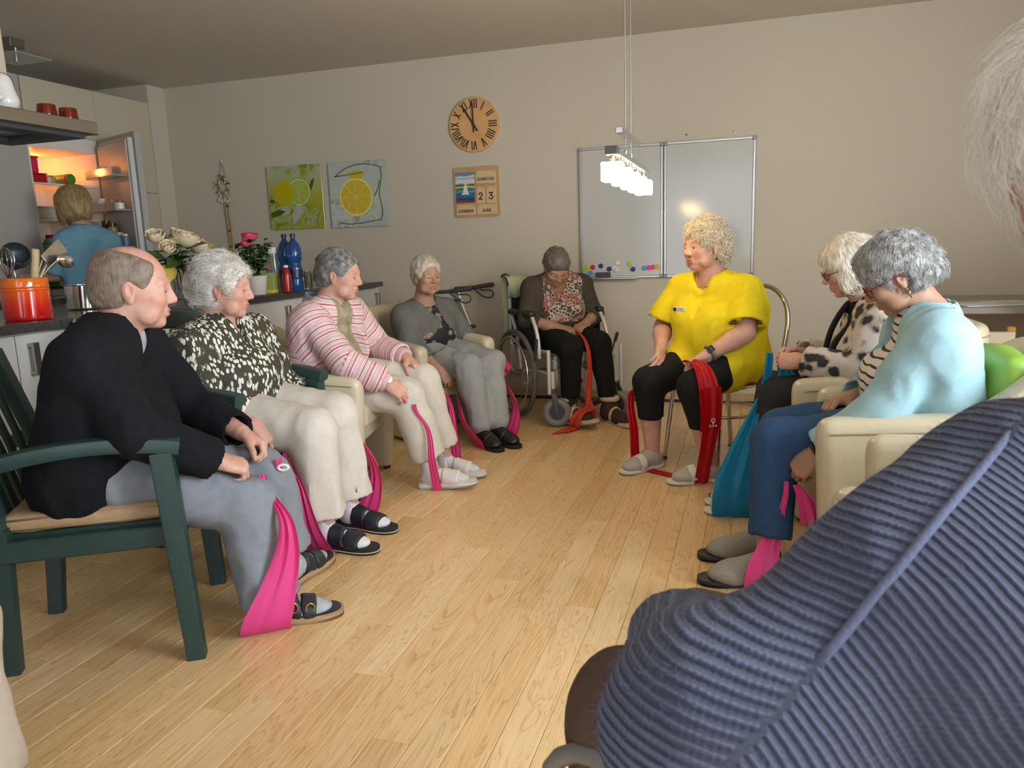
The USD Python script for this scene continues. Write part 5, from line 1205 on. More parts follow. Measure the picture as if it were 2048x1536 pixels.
def necklace(p, mat, drop=.10, r=.062, th=.0016, pend=None):
    c = p.J['neck']; Q = []
    body = p.path + '/body'
    for a in np.linspace(0, 2 * math.pi, 40)[:-1]:
        k = (1 + math.cos(a)) / 2
        Q.append(c + p.fw * (r * 1.25 * math.cos(a) - .012 + .012 * k ** 3) + p.lat * r * 1.1 * math.sin(a) + A([0, 0, .025 - drop * k ** 2.5]))
    n_ = p.put('necklace', tube(Q, th, 6, closed=True), mat)
    if pend: p.put('pendant', ball(Q[0] + p.fw * .004, pend), mat, parent=n_)
necklace(P6, 'silver', .09, .066)
for q in ('R', 'L'):
    B, R, w_ = P6.foot_shape(q, .006)
    B.ell(w_(.02, 0, .14), A([.075, .07, .072]), R, k=.008, sub=True)
    B.p = [p_ for i, p_ in enumerate(B.p) if not (p_[0] == 'c' and i == 3)]
    sh = P6.put('shoe', B.mesh(.006), 'shoe_grey'); P6.put('sole', P6.sole(q, .017, .27, .006, 0), 'shoe_white', parent=sh)
    P6.put('band_stripe', P6.strap(q, .135, .165, .0085, .015), 'shoe_white', parent=sh)
# ================================================================ person: floral blouse
cloth('trouser_cream', (.60, .555, .50), (.55, .505, .45)); cloth('trouser_oat', (.63, .585, .52), (.58, .53, .465)); cloth('sock_white', (.70, .70, .72), (.62, .62, .65), bump=(500, .0015)); M('sandal_navy', (.012, .015, .024), .5); M('sole_black', (.012, .012, .013), .6); M('gold', (.65, .45, .15), .25, 1.0)
def leaf_print(name, ground, leaf, scale=58, thr=.36, mask=(.40, .47)):
    """White sprigs: leaf-shaped cells in two directions, gathered by a soft mask."""
    nd = {"g": ("geometry", {}), "n": ("noise_texture", {"scale": 11, "detail": 1}), "r": ("rgb_ramp", {"ramp": [(mask[0], (0, 0, 0)), (mask[1], (1, 1, 1))]}), "p": ("principled_bsdf", {"roughness": .75}), "mx": ("mix_color", {"a": ground, "b": leaf}), "mm": ("math", {"math_type": "maximum"}), "mu": ("math", {"math_type": "multiply"}), "sc": ("separate_color", {}),
          "nb": ("noise_texture", {"scale": 500}), "b": ("bump", {"distance": .0005})}
    lk = [("g.position", "n.vector"), ("n.fac", "r.fac"), ("r.color", "sc.color"), ("g.position", "nb.vector"), ("nb.fac", "b.height"), ("b.normal", "p.normal")]
    for i, (ry, rx) in enumerate(((.6, .3), (-.75, .9))):
        nd["m%d" % i] = ("mapping", {"rotation": (rx, ry, .5 * i), "scale": (1, 1.1, .44)}); nd["v%d" % i] = ("voronoi_texture", {"scale": scale, "randomness": .85}); nd["l%d" % i] = ("math", {"math_type": "less_than", "value2": thr})
        lk += [("g.position", "m%d.vector" % i), ("m%d.vector" % i, "v%d.vector" % i), ("v%d.distance" % i, "l%d.value1" % i), ("l%d.value" % i, "mm.value%d" % (i + 1))]
    lk += [("mm.value", "mu.value1"), ("sc.r", "mu.value2"), ("mu.value", "mx.fac"), ("mx.result", "p.base_color")]
    mk(name, nd, lk, "p.BSDF")
leaf_print('blouse_floral', (.042, .036, .022), (.66, .66, .60))
P2 = Person('elderly woman in a dark olive blouse with white leaf print', (-2.02, 2.53), 3,
    dict(hipL=(0, .09, .54), hipR=(0, -.09, .54), head=(.035, .0, 1.025), neck=(-.02, 0, .885), shR=(-.02, -.17, .815), shL=(.03, .17, .825), elR=(.065, -.225, .60), elL=(.11, .23, .60), wrR=(.24, -.205, .525), wrL=(.30, .25, .50),
         haR=(.295, -.185, .47), haL=(.36, .255, .465), knR=(.42, -.09, .475), knL=(.42, .10, .495), anR=(.44, -.08, .085), anL=(.43, .155, .085), toR=(.575, -.08, .02), toL=(.57, .135, .02)),
    skin='skin_rosy', look=20, tilt=(8, 0), fat=1.10, head=.98)
P2.body(hand_kw={'R': dict(n=A([.2, .4, -.8])), 'L': dict(n=A([.2, -.4, -.8]))}, curl=(.8, .9, .6)); P2.face()
P2.hair('hair_white', cap(.016, face=(.102, -.03, .066, .086, .100), nape=-.078, back=.008), n=2200, length=.07, width=.0016, amp=.010, comb=(-.9, 0, .25), lift=.35, jitter=.45)
P2.trousers('trouser_cream', t=.014, hem=.84, wide=.094, knee=.074, thigh=.092, amp=.010, freq=8, seed=11)
P2.top('blouse', 'blouse_floral', t=.017, frac=1.55, amp=.012, freq=9, vneck=(.13, .030), neck_r=.060, bust=.055, belly=.145, flare=.012, seed=12,
       extra=lambda B: [B.cone(P2.J['hip' + q], P2.J['hip' + q] + (P2.J['kn' + q] - P2.J['hip' + q]) * .28, .128, .116, k=.05) for q in 'LR'])
necklace(P2, 'gold', .10, .058, .0011, .005)
for q in (1, -1): P2.put('earring', ball(P2.hw(.0, q * .079, -.047), .0042), 'gold')
def sandals(p, mat, sole_mat, straps, sock='sock_white', th=.024, t=.007):
    for q in ('R', 'L'):
        if sock: B, R, w = p.foot_shape(q, .0); p.put('sock', B.mesh(.007), sock)
        so = p.put('sandal', p.sole(q, th, .275, .006, -.002), sole_mat)
        for x0, x1 in straps: p.put('strap', p.strap(q, x0, x1, t, .01), mat, parent=so)
        p.put('sole_rim', p.sole(q, .005, .277, .0075, .004), 'shoe_white' if mat == 'sandal_navy' else mat, parent=so)
sandals(P2, 'sandal_navy', 'sole_black', ((.085, .135), (.15, .205)))

# ================================================================ person: pink striped cardigan
mk('stripe_knit', {"a": ("attribute", {"attribute": "st"}), "s": ("separate_xyz", {}), "m": ("math", {"math_type": "multiply", "value2": 11.5}), "f": ("math", {"math_type": "fraction"}),
                   "r": ("rgb_ramp", {"interpolate": False, "ramp": [(0, (.66, .44, .46)), (.13, (.72, .58, .57)), (.24, (.44, .035, .10)), (.29, (.70, .52, .52)), (.45, (.72, .62, .60)), (.50, (.36, .20, .19)), (.54, (.70, .48, .50)), (.68, (.52, .06, .13)), (.74, (.72, .60, .58)), (.86, (.64, .32, .38)), (.90, (.72, .56, .56))]}),
                   "k": ("math", {"math_type": "multiply", "value2": 900.0}), "sn": ("math", {"math_type": "sine"}), "b": ("bump", {"distance": .0012, "strength": .6}), "p": ("principled_bsdf", {"roughness": .9})},
   [("a.vector", "s.vector"), ("s.y", "m.value1"), ("m.value", "f.value1"), ("f.value", "r.fac"), ("r.color", "p.base_color"), ("s.y", "k.value1"), ("k.value", "sn.value1"), ("sn.value", "b.height"), ("b.normal", "p.normal")], "p.BSDF")
cloth('knit_pink', (.68, .46, .48), (.62, .38, .42), bump=(300, .002)); cloth('top_olive', (.20, .19, .115), (.42, .36, .24), var=18); cloth('collar_blue', (.30, .38, .56)); M('sandal_white', (.70, .68, .65), .4); M('dial_white', (.72, .70, .66), .25); M('leather_tan', (.40, .24, .11), .5)
P3 = Person('elderly woman in a pink and white striped cardigan and cream trousers', (-2.03, 3.235), 12,
    dict(hipL=(0, .09, .53), hipR=(0, -.09, .53), head=(.14, .0, 1.04), neck=(.06, 0, .905), shR=(.035, -.175, .845), shL=(.13, .175, .845), elR=(.21, -.245, .648), elL=(.24, .24, .655), wrR=(.40, -.21, .545), wrL=(.41, .125, .615),
         haR=(.475, -.20, .485), haL=(.475, .095, .575), knR=(.46, -.10, .465), knL=(.49, .11, .495), anR=(.56, -.085, .095), anL=(.585, .135, .085), toR=(.73, -.09, .035), toL=(.71, .10, .025)),
    skin='skin_rosy', look=8, tilt=(10, 0), fat=1.08, head=.98)
P3.body(hand_kw={'R': dict(n=A([-.3, .5, -.7]), curl=(.55, .6, .4)), 'L': dict(n=A([.1, -.2, -.9]), curl=(.9, .9, .6))}); P3.face()
P3.hair('hair_dark_grey', cap(.010, face=(.108, -.025, .070, .084, .100), nape=-.068), n=2000, length=.06, width=.0014, amp=.005, comb=(-1, 0, .35), lift=.10, jitter=.15)
P3.trousers('trouser_oat', t=.013, hem=.82, wide=.084, knee=.072, thigh=.092, amp=.010, freq=8, seed=21)
P3.top('top', 'top_olive', t=.006, sleeves=False, neck_r=.058, vneck=(.04, .03), amp=.003)
P3.top('cardigan', 'stripe_knit', t=.018, frac=1.86, amp=.007, freq=9, neck_r=.066, bust=.05, belly=.145, uv=True, flare=.006, seed=22,
       open_=lambda s: [(s.J['neck'] + s.fw * .07, s.ch + s.fw * .16 - A([0, 0, .17]), .065, .08), (s.ch + s.fw * .17 - A([0, 0, .15]), s.pel + s.fw * .25 + A([0, 0, .10]), .08, .05)])
collar(P3, 'knit_pink', r=.080, h=.045, z0=-.012, tilt=-.03, open_deg=48, name='knit_collar', th=.014)
collar(P3, 'collar_blue', r=.074, h=.038, z0=.012, tilt=-.03, open_deg=22, name='shirt_collar', th=.007)
def cuff(p, q, mat, r, L=.055, at=.86, name='cuff'):
    e, w = p.J['el' + q], p.J['wr' + q]; d = norm(w - e); c = e + (w - e) * at
    n = 24; prof = circ(1, n); rr = [r * .99, r * 1.03, r * 1.03, r * .98, r * .97, r * .98]
    tb = tube([c - d * L / 2, c - d * L * .4, c + d * L * .4, c + d * L / 2, c + d * L * .52, c + d * L * .53], rr, n)
    k = np.arange(len(tb.vertices)) % n; v = tb.vertices.copy(); return p.put(name, tb, mat)
for q in ('R', 'L'): cuff(P3, q, 'knit_pink', .047, .06, .84)
wrist_ring(P3, 'R', 'wristwatch', 'leather_tan', .034, .006, .97, ('dial_white', A([.5, -.6, .6]), .036, 'round'))
wrist_ring(P3, 'L', 'bracelet', 'gold', .034, .0045, .97)
sandals(P3, 'sandal_white', 'sandal_white', ((.04, .075), (.115, .19)), th=.026)

# ================================================================ person: grey cardigan
cloth('knit_grey', (.165, .16, .15), (.14, .135, .125), bump=(420, .0016)); cloth('jersey_black', (.012, .011, .013)); cloth('sweat_grey', (.34, .34, .345), (.27, .27, .275), var=160); M('loafer_black', (.014, .011, .010), .32); M('button_pearl', (.60, .56, .50), .3)
mk('tee_floral', {"g": ("geometry", {}), "v": ("voronoi_texture", {"scale": 26}), "n": ("noise_texture", {"scale": 60, "detail": 3, "distortion": 2}), "a": ("math", {"math_type": "multiply_add", "value2": .5}), "r": ("rgb_ramp", {"ramp": [(0, (.55, .18, .22)), (.40, (.60, .38, .38)), (.5, (.25, .10, .13)), (.56, (.05, .08, .05)), (.66, (.40, .38, .33)), (.72, (.015, .013, .015)), (1, (.012, .011, .013))]}), "p": ("principled_bsdf", {"roughness": .7})},
   [("g.position", "v.vector"), ("g.position", "n.vector"), ("n.fac", "a.value1"), ("v.distance", "a.value3"), ("a.value", "r.fac"), ("r.color", "p.base_color")], "p.BSDF")
P4 = Person('elderly woman in a grey cardigan and grey jogging trousers', (-1.955, 4.40), -27,
    dict(hipL=(0, .085, .51), hipR=(0, -.085, .51), head=(.085, -.055, .985), neck=(.02, -.035, .835), shR=(.005, -.185, .755), shL=(.0, .165, .765), elR=(.08, -.205, .575), elL=(.06, .265, .575), wrR=(.29, -.155, .435), wrL=(.25, .30, .465),
         haR=(.345, -.13, .365), haL=(.315, .29, .43), knR=(.43, -.06, .45), knL=(.44, .13, .455), anR=(.55, -.075, .085), anL=(.575, .035, .085), toR=(.72, -.115, .02), toL=(.74, .0, .02)),
    skin='skin_tan', look=-38, tilt=(4, 0), fat=.98, head=.95)
P4.body(hand_kw={'R': dict(n=A([-.2, .5, -.5])), 'L': dict(n=A([-.2, -.5, -.5]))}, curl=(.8, .9, .6)); P4.face()
P4.hair('hair_pale', cap(.013, face=(.104, -.03, .068, .084, .100), nape=-.066), n=1300, length=.04, width=.0016, amp=.008, comb=(-.6, 0, .2), lift=.25, jitter=.4)
P4.trousers('sweat_grey', t=.012, hem=.93, wide=.058, knee=.072, thigh=.088, amp=.010, freq=10, seed=31, cuff=True)
P4.top('tee', 'tee_floral', t=.006, sleeves=False, neck_r=.060, vneck=(.05, .045), amp=.003, bust=.04)
B = Body(); up4 = norm(P4.ch - P4.pel); B.ell(P4.pel + up4 * .085 + P4.fw * .02, A([.150, .175, .07]), np.stack([P4.fw, P4.lat, up4], 1)); P4.put('waistband', B.mesh(.008, warp=folds(.005, 12, 5)), 'jersey_black')
P4.top('cardigan', 'knit_grey', t=.015, frac=1.62, amp=.007, freq=9, neck_r=.068, seed=32, flare=.006,
       open_=lambda s: [(s.J['neck'] + s.fw * .07, s.ch + s.fw * .15 - A([0, 0, .045]), .055, .012), (s.ch + s.fw * .15 - A([0, 0, .075]), s.pel + s.fw * .21 + A([0, 0, .06]), .03, .15)])
bp = surf_point(P4.path + '/cardigan', P4.ch - A([0, 0, .055]) - P4.H, P4.fw) + P4.H
P4.put('button', moved(moved(lathe([(0, 0), (.013, 0), (.014, .003), (.011, .005), (0, .004)], 20), R=np.stack([P4.lat, np.cross(P4.fw, P4.lat), P4.fw], 1)), bp + P4.fw * .001), 'button_pearl')
def slip_on(p, mat, sole_mat, t=.006, cut=True, th=.016, L=.27, top=(.02, 0, .14), rr=(.075, .07, .072)):
    for q in ('R', 'L'):
        B, R, w_ = p.foot_shape(q, t); B.p.pop()
        if cut: B.ell(w_(*top), A(rr), R, k=.008, sub=True)
        sh = p.put('shoe', B.mesh(.0065), mat); p.put('sole', p.sole(q, th, L, .006, 0), sole_mat, parent=sh)
        yield q, R, w_, sh
for q, R, w_, sh in slip_on(P4, 'loafer_black', 'sole_black'): P4.put('saddle_strap', P4.strap(q, .125, .15, .010, .012), 'loafer_black', parent=sh)

# ================================================================ person: wheelchair user
mk('blouse_brown', {"g": ("geometry", {}), "n": ("noise_texture", {"scale": 26, "detail": 3, "distortion": 2.5}), "v": ("voronoi_texture", {"scale": 34, "feature": "smooth_f1", "smoothness": .4}), "big": ("noise_texture", {"scale": 9, "detail": 1}), "x": ("math", {"math_type": "multiply_add", "value2": .7}),
   "ra": ("rgb_ramp", {"ramp": [(.50, (.025, .020, .017)), (.64, (.05, .04, .033)), (.70, (.42, .36, .29)), (.85, (.60, .55, .48)), (.95, (.10, .06, .05))]}), "rb": ("rgb_ramp", {"ramp": [(.50, (.03, .022, .018)), (.64, (.30, .07, .05)), (.76, (.55, .48, .42)), (.9, (.28, .10, .08))]}), "s": ("rgb_ramp", {"ramp": [(.48, (0, 0, 0)), (.52, (1, 1, 1))]}), "mx": ("mix_color", {}), "p": ("principled_bsdf", {"roughness": .75})},
   [("g.position", "n.vector"), ("g.position", "v.vector"), ("g.position", "big.vector"), ("n.fac", "x.value1"), ("v.distance", "x.value3"), ("x.value", "ra.fac"), ("x.value", "rb.fac"), ("big.fac", "s.fac"), ("s.color", "mx.fac"), ("ra.color", "mx.a"), ("rb.color", "mx.b"), ("mx.result", "p.base_color")], "p.BSDF")
cloth('brown_jersey', (.075, .062, .048), (.062, .05, .04)); cloth('trouser_black', (.010, .010, .011)); cloth('sock_charcoal', (.028, .030, .032), bump=(300, .002)); M('boot_brown', (.040, .014, .012), .85, var=(50, (.055, .02, .017)), bump=(400, .001)); M('boot_fleece', (.62, .50, .36), .95, var=(90, (.55, .43, .30)), bump=(240, .004)); M('sole_cream', (.58, .49, .37), .7)
P5 = Person('elderly woman with bowed head in the wheelchair, patterned brown blouse and black trousers', (-1.285, 5.035), -49,
    dict(hipL=(0, .09, .565), hipR=(0, -.09, .565), head=(.165, -.065, 1.005), neck=(.075, -.025, .905), shR=(.035, -.18, .875), shL=(.035, .19, .88), elR=(.055, -.235, .665), elL=(.07, .27, .665), wrR=(.22, -.09, .615), wrL=(.23, .115, .63),
         haR=(.275, -.035, .605), haL=(.28, .055, .610), knR=(.42, -.105, .505), knL=(.42, .10, .515), anR=(.40, -.10, .115), anL=(.46, .155, .095), toR=(.565, -.06, .05), toL=(.625, .175, .02)),
    skin='skin_tan', look=-58, tilt=(42, 0), fat=1.0, head=.97)
P5.body(hand_kw={'R': dict(n=A([-.2, .1, -.8])), 'L': dict(n=A([-.2, .1, -.8]))}, curl=(.6, .8, .5)); P5.face()
P5.hair('hair_brown_dark', cap(.012, face=(.106, -.04, .066, .086, .095), nape=-.075), n=1000, length=.045, width=.0011, amp=.006, comb=(-.2, 0, -.8), lift=.2)
P5.trousers('trouser_black', t=.010, hem=dict(R=.80, L=.80), wide=.056, knee=.068, thigh=.09, amp=.006, freq=10, seed=41)
P5.top('blouse', 'brown_jersey', t=.013, frac=1.45, amp=.008, freq=9, neck_r=.060, seed=42, bust=.045)
B = Body(); s_ = P5; s_.torso(B, .0165, bust=.0455); upp = norm(s_.ch - s_.pel)
for i, p_ in enumerate(B.p): B.p[i] = p_[:7] + ([(s_.ch + s_.lat * .135, s_.lat), (s_.ch - s_.lat * .135, -s_.lat), (s_.ch + s_.fw * .02, -s_.fw), (s_.pel + upp * .10, -upp)],) + p_[8:]
B.cone(s_.J['neck'] - A([0, 0, .03]), s_.J['neck'] + A([0, 0, .16]) + s_.hf * .02, .062, .07, k=.008, sub=True)
s_.put('patterned_front', B.mesh(.0075, warp=folds(.008, 9, 42)), 'blouse_brown')
for q in ('R', 'L'):
    B, R, w_ = P5.foot_shape(q, .004); P5.put('sock', B.mesh(.006), 'sock_charcoal')
    B, R, w_ = P5.foot_shape(q, .013); B.p.pop(); ax_ = w_(.05, 0, .155)
    B.cone(w_(.04, 0, .06), ax_, .052, .050, k=.03, cut=(ax_, R[:, 2])); bo = P5.put('boot', B.mesh(.006, warp=lambda p: .002 * (meshkit.noise(p * 60, 4) - .5)), 'boot_brown')
    a = np.arange(24) * 2 * math.pi / 24; cuffp = [ax_ + R @ A([.050 * math.cos(t), .047 * math.sin(t), .0]) for t in a]
    P5.put('fleece_cuff', tube(cuffp, .017, 10, closed=True), 'boot_fleece', parent=bo)
    P5.put('fleece_trim', P5.strap(q, .105, .122, .018, .03), 'boot_fleece', parent=bo); P5.put('sole', P5.sole(q, .028, .295, .014, -.002), 'sole_cream', parent=bo)
# ================================================================ person: leopard cardigan
mk('leopard', {"g": ("geometry", {}), "v": ("voronoi_texture", {"scale": 17, "feature": "smooth_f1", "smoothness": .3}), "n": ("noise_texture", {"scale": 22, "detail": 4}), "a": ("math", {"math_type": "multiply_add", "value2": .9}), "r": ("rgb_ramp", {"ramp": [(.50, (.018, .017, .018)), (.80, (.03, .028, .03)), (.87, (.30, .25, .22)), (.97, (.50, .43, .39)), (1, (.54, .48, .44))]}), "b": ("noise_texture", {"scale": 300}), "bb": ("bump", {"distance": .003}), "p": ("principled_bsdf", {"roughness": .9})},
   [("g.position", "v.vector"), ("g.position", "n.vector"), ("n.fac", "a.value1"), ("v.distance", "a.value3"), ("a.value", "r.fac"), ("r.color", "p.base_color"), ("g.position", "b.vector"), ("b.fac", "bb.height"), ("bb.normal", "p.normal")], "p.BSDF")
cloth('scarf_black', (.010, .010, .012)); cloth('trouser_charcoal', (.028, .027, .026)); M('glasses_dark', (.02, .02, .025), .25); M('glasses_red', (.16, .012, .03), .3)
mk('lens', {"t": ("transparent_bsdf", {"color": (.80, .80, .82)}), "g": ("glossy_bsdf", {"roughness": .03}), "m": ("mix_closure", {"fac": .08})}, [("t.BSDF", "m.closure1"), ("g.BSDF", "m.closure2")], "m.closure")
def glasses(p, mat, rz=.021):
    w, R = p.hw, p.hR; fr = []
    for q in (-1, 1):
        a = np.arange(24) * 2 * math.pi / 24
        fr.append(tube([w(.105 - .10 * abs(.026 * math.cos(t)) * 0 - .008 * abs(q * .033 + .025 * math.cos(t)) / .058, q * .033 + .025 * math.cos(t), -.002 + rz * math.sin(t)) for t in a], .0018, 6, closed=True))
        fr.append(tube([w(.098, q * .059, .006), w(.06, q * .078, .006), w(-.005, q * .083, .003), w(-.022, q * .082, -.018)], .0018, 6))
    fr.append(tube([w(.105, -.009, .002), w(.1085, 0, .005), w(.105, .009, .002)], .0018, 6))
    g = p.put('glasses', cat_(fr), mat)
    for q in (-1, 1): p.put('lens', moved(moved(lathe([(0, 0), (.0235, 0), (.0235, .001), (0, .001)], 24), R=rot([0, 1, 0], 90)) if False else moved(moved(trimesh.creation.cylinder(.0225, .0012, sections=24), R=rot([0, 1, 0], 90)), R=R), w(.1025, q * .033, -.002)), 'lens', parent=g)
P7 = Person('woman with fair bobbed hair in a leopard print cardigan holding a blue band', (.53, 3.44), 182,
    dict(hipL=(0, .09, .53), hipR=(0, -.09, .53), head=(.155, .0, 1.02), neck=(.07, 0, .88), shR=(.055, -.175, .815), shL=(.05, .175, .815), elR=(.10, -.22, .605), elL=(.115, .235, .615), wrR=(.32, -.11, .64), wrL=(.335, .13, .645),
         haR=(.395, -.09, .645), haL=(.405, .105, .64), knR=(.41, -.10, .475), knL=(.42, .095, .485), anR=(.50, .08, .085), anL=(.50, .20, .085), toR=(.635, .10, .02), toL=(.64, .215, .02)),
    skin='skin_rosy', look=186, tilt=(22, 0), fat=1.02, head=.97)
P7.body(hand_kw={'R': dict(n=A([.3, -.6, -.6])), 'L': dict(n=A([.4, .75, -.45]), thumb=(.8, .3, .6))}, curl=(1.0, 1.1, .7)); P7.face()
def bob(B, w, R, k):
    cap(.018, face=(.125, -.035, .062, .088, .105), nape=-.098, ears=False, side=.004)(B, w, R, k)
    for q in (-1, 1): B.ell(w(.015, q * .074, -.035), A([.055, .020, .062]) * k, R, k=.03)
P7.hair('hair_ash', bob, n=2000, length=.075, width=.0016, amp=.008, comb=(-.25, 0, -1), lift=.15, jitter=.25)
glasses(P7, 'glasses_dark', .017)
P7.trousers('trouser_charcoal', t=.012, hem=.9, wide=.08, amp=.008, seed=51)
P7.top('top', 'scarf_black', t=.008, sleeves=False, neck_r=.056, bust=.045, amp=.004)
P7.top('cardigan', 'leopard', t=.020, frac=1.93, amp=.008, freq=9, neck_r=.070, bust=.045, seed=52, flare=.006, open_=lambda s: [(s.J['neck'] + s.fw * .07, s.ch + s.fw * .17 - A([0, 0, .2]), .07, .09), (s.ch + s.fw * .17 - A([0, 0, .18]), s.pel + s.fw * .24 + A([0, 0, .08]), .09, .08)])
collar(P7, 'scarf_black', r=.074, h=.055, z0=-.004, tilt=-.03, open_deg=4, name='scarf', th=.026)
P7.put('scarf_end', sweep(spline([P7.J['neck'] + P7.fw * .08 + A([0, 0, -.01]), P7.ch + P7.fw * .165 + P7.lat * .02 - A([0, 0, .07]), P7.ch + P7.fw * .175 + P7.lat * .02 - A([0, 0, .24])], 14), rrect(.075, .02, .008), up0=P7.fw), 'scarf_black')
wrist_ring(P7, 'L', 'bracelet', 'silver', .034, .006, .96)
for q, R, w_, sh in slip_on(P7, 'shoe_grey', 'shoe_white'): pass

# ================================================================ person: light blue cardigan
cloth('cardigan_blue', (.34, .53, .60), (.30, .48, .55), bump=(700, .0006)); cloth('jeans', (.035, .085, .19), (.026, .065, .15), var=90, bump=(900, .0006)); M('felt_grey', (.36, .33, .29), .95, var=(120, (.28, .26, .225)), bump=(420, .0016)); M('felt_berry', (.20, .03, .05), .9); M('rubber_black', (.012, .012, .014), .5)
mk('breton', {"g": ("geometry", {}), "n": ("noise_texture", {"scale": 5, "detail": 1}), "s": ("separate_xyz", {}), "a": ("math", {"math_type": "multiply_add", "value2": .05}), "m": ("math", {"math_type": "multiply", "value2": 36.0}), "f": ("math", {"math_type": "fraction"}), "l": ("math", {"math_type": "less_than", "value2": .27}), "x": ("mix_color", {"a": (.66, .60, .56), "b": (.015, .015, .022)}), "p": ("principled_bsdf", {"roughness": .8})},
   [("g.position", "n.vector"), ("g.position", "s.vector"), ("n.fac", "a.value1"), ("s.z", "a.value3"), ("a.value", "m.value1"), ("m.value", "f.value1"), ("f.value", "l.value1"), ("l.value", "x.fac"), ("x.result", "p.base_color")], "p.BSDF")
P8 = Person('woman in a light blue cardigan over a black and white striped top, looking down', (.57, 2.72), 175.5,
    dict(hipL=(0, .09, .53), hipR=(0, -.09, .53), head=(.13, .0, 1.015), neck=(.03, 0, .90), shR=(.05, -.175, .835), shL=(.015, .175, .835), elR=(.09, -.235, .62), elL=(.16, .205, .61), wrR=(.24, -.08, .59), wrL=(.345, .20, .455),
         haR=(.30, -.035, .585), haL=(.40, .20, .395), knR=(.46, -.10, .46), knL=(.475, .10, .46), anR=(.52, .0, .085), anL=(.485, .22, .085), toR=(.665, .055, .02), toL=(.655, .268, .02)),
    skin='skin_tan', look=178, tilt=(33, 0), fat=1.12, head=.98)
P8.body(hand_kw={'R': dict(n=A([.2, 0, -.9])), 'L': dict(n=A([.35, .55, -.3]), curl=(.8, .9, .6), thumb=(.95, .30, .05))}, curl=(.8, .9, .6)); P8.face()
P8.hair('hair_salt', cap(.020, face=(.112, -.045, .062, .084, .096), nape=-.072, back=.012, ears=True), n=2200, length=.055, width=.0019, amp=.014, freq=38, comb=(.25, 0, -.4), lift=.3, wave=.003, jitter=.45)
glasses(P8, 'glasses_red', .019)
P8.trousers('jeans', t=.010, hem=dict(L=.80, R=.82), wide=.068, knee=.068, thigh=.094, amp=.006, freq=11, seed=61)
P8.top('striped_top', 'breton', t=.014, sleeves=False, neck_r=.060, bust=.062, belly=.128, amp=.004)
P8.top('cardigan', 'cardigan_blue', t=.022, frac=1.90, amp=.010, freq=8, neck_r=.072, bust=.058, belly=.138, seed=62, flare=.004, open_=lambda s: [(s.J['neck'] + s.fw * .07, s.ch + s.fw * .20 + s.lat * .03 - A([0, 0, .18]), .065, .115), (s.ch + s.fw * .20 + s.lat * .03 - A([0, 0, .16]), s.pel + s.fw * .28 + s.lat * .03 + A([0, 0, .06]), .115, .12)])
wrist_ring(P8, 'L', 'bracelet', 'rubber_black', .034, .006, .97)
for q in (1, -1): P8.put('earring', cat_([ball(P8.hw(.0, q * .079, -.046), .004), ball(P8.hw(0, q * .081, -.060), (.004, .004, .008)), ball(P8.hw(0, q * .081, -.074), .005)]), 'gold')
for q, R, w_, sh in slip_on(P8, 'felt_grey', 'rubber_black', t=.012, th=.02, L=.285, top=(-.01, 0, .13), rr=(.085, .07, .075)):
    hp = w_(.175, (1 if q == 'L' else -1) * -.0, .066); Rq = np.stack([R[:, 1], R[:, 0], -R[:, 2]], 1)
    poly = [(0, -.026), (.026, .004), (.024, .018), (.012, .022), (0, .012), (-.012, .022), (-.024, .018), (-.026, .004)]
    m_ = trimesh.creation.extrude_polygon(Polygon(poly).buffer(.003), .006, engine='earcut'); P8.put('heart_patch', moved(moved(m_, R=-Rq * A([1, 1, -1])), hp - R[:, 2] * .004, None), 'felt_berry', parent=sh)
    P8.put('bow', cat_([moved(ball((0, 0, 0), (.004, .012, .004)), hp + R @ A([0, .008 * s2, .006]), R) for s2 in (-1, 1)]), 'shoe_white', parent=sh)

# ================================================================ person: carer at the refrigerator
cloth('tunic_blue', (.16, .33, .45), (.14, .29, .40)); cloth('trouser_white', (.60, .60, .60))
P9 = Person('carer with a brown bob and blue tunic, back turned, at the open refrigerator', (-4.16, 4.02), 172,
    dict(hipL=(0, .09, .90), hipR=(0, -.09, .90), head=(.10, .02, 1.50), neck=(.05, .0, 1.36), shR=(.03, -.14, 1.28), shL=(.04, .14, 1.28), elR=(.12, -.17, 1.04), elL=(.12, .18, 1.06), wrR=(.30, -.14, 1.05), wrL=(.28, .24, 1.05),
         haR=(.37, -.13, 1.07), haL=(.36, .26, 1.06), knR=(.02, -.10, .48), knL=(.04, .10, .48), anR=(-.03, -.10, .085), anL=(-.02, .10, .085), toR=(.13, -.11, .02), toL=(.14, .11, .02)),
    skin='skin_tan', look=165, tilt=(10, 0), fat=.88)
P9.body(curl=(.5, .6, .4), fine=.0055); P9.face()
def long_bob(B, w, R, k):
    bob(B, w, R, k); B.ell(w(-.035, 0, -.03), A([.078, .088, .085]) * k, R, k=.03)
    B.rbox(w(0, 0, -.215), A([.3, .3, .1]) * k, .01, R, k=.015, sub=True)
P9.hair('hair_caramel', long_bob, n=1800, length=.10, width=.0018, amp=.006, comb=(-.1, 0, -1), lift=.05, jitter=.18)
P9.trousers('trouser_white', t=.012, hem=.92, wide=.08, seed=71)
P9.top('tunic', 'tunic_blue', t=.018, frac=.92, amp=.010, freq=7, neck_r=.062, flare=.014, seed=72, belly=.14, extra=lambda B: B.cone(P9.pel + A([0, 0, .05]), P9.pel - A([0, 0, .18]), .145, .165, k=.06, flat=(P9.fw, 1.2)))
for q, R, w_, sh in slip_on(P9, 'shoe_white', 'shoe_white'): pass

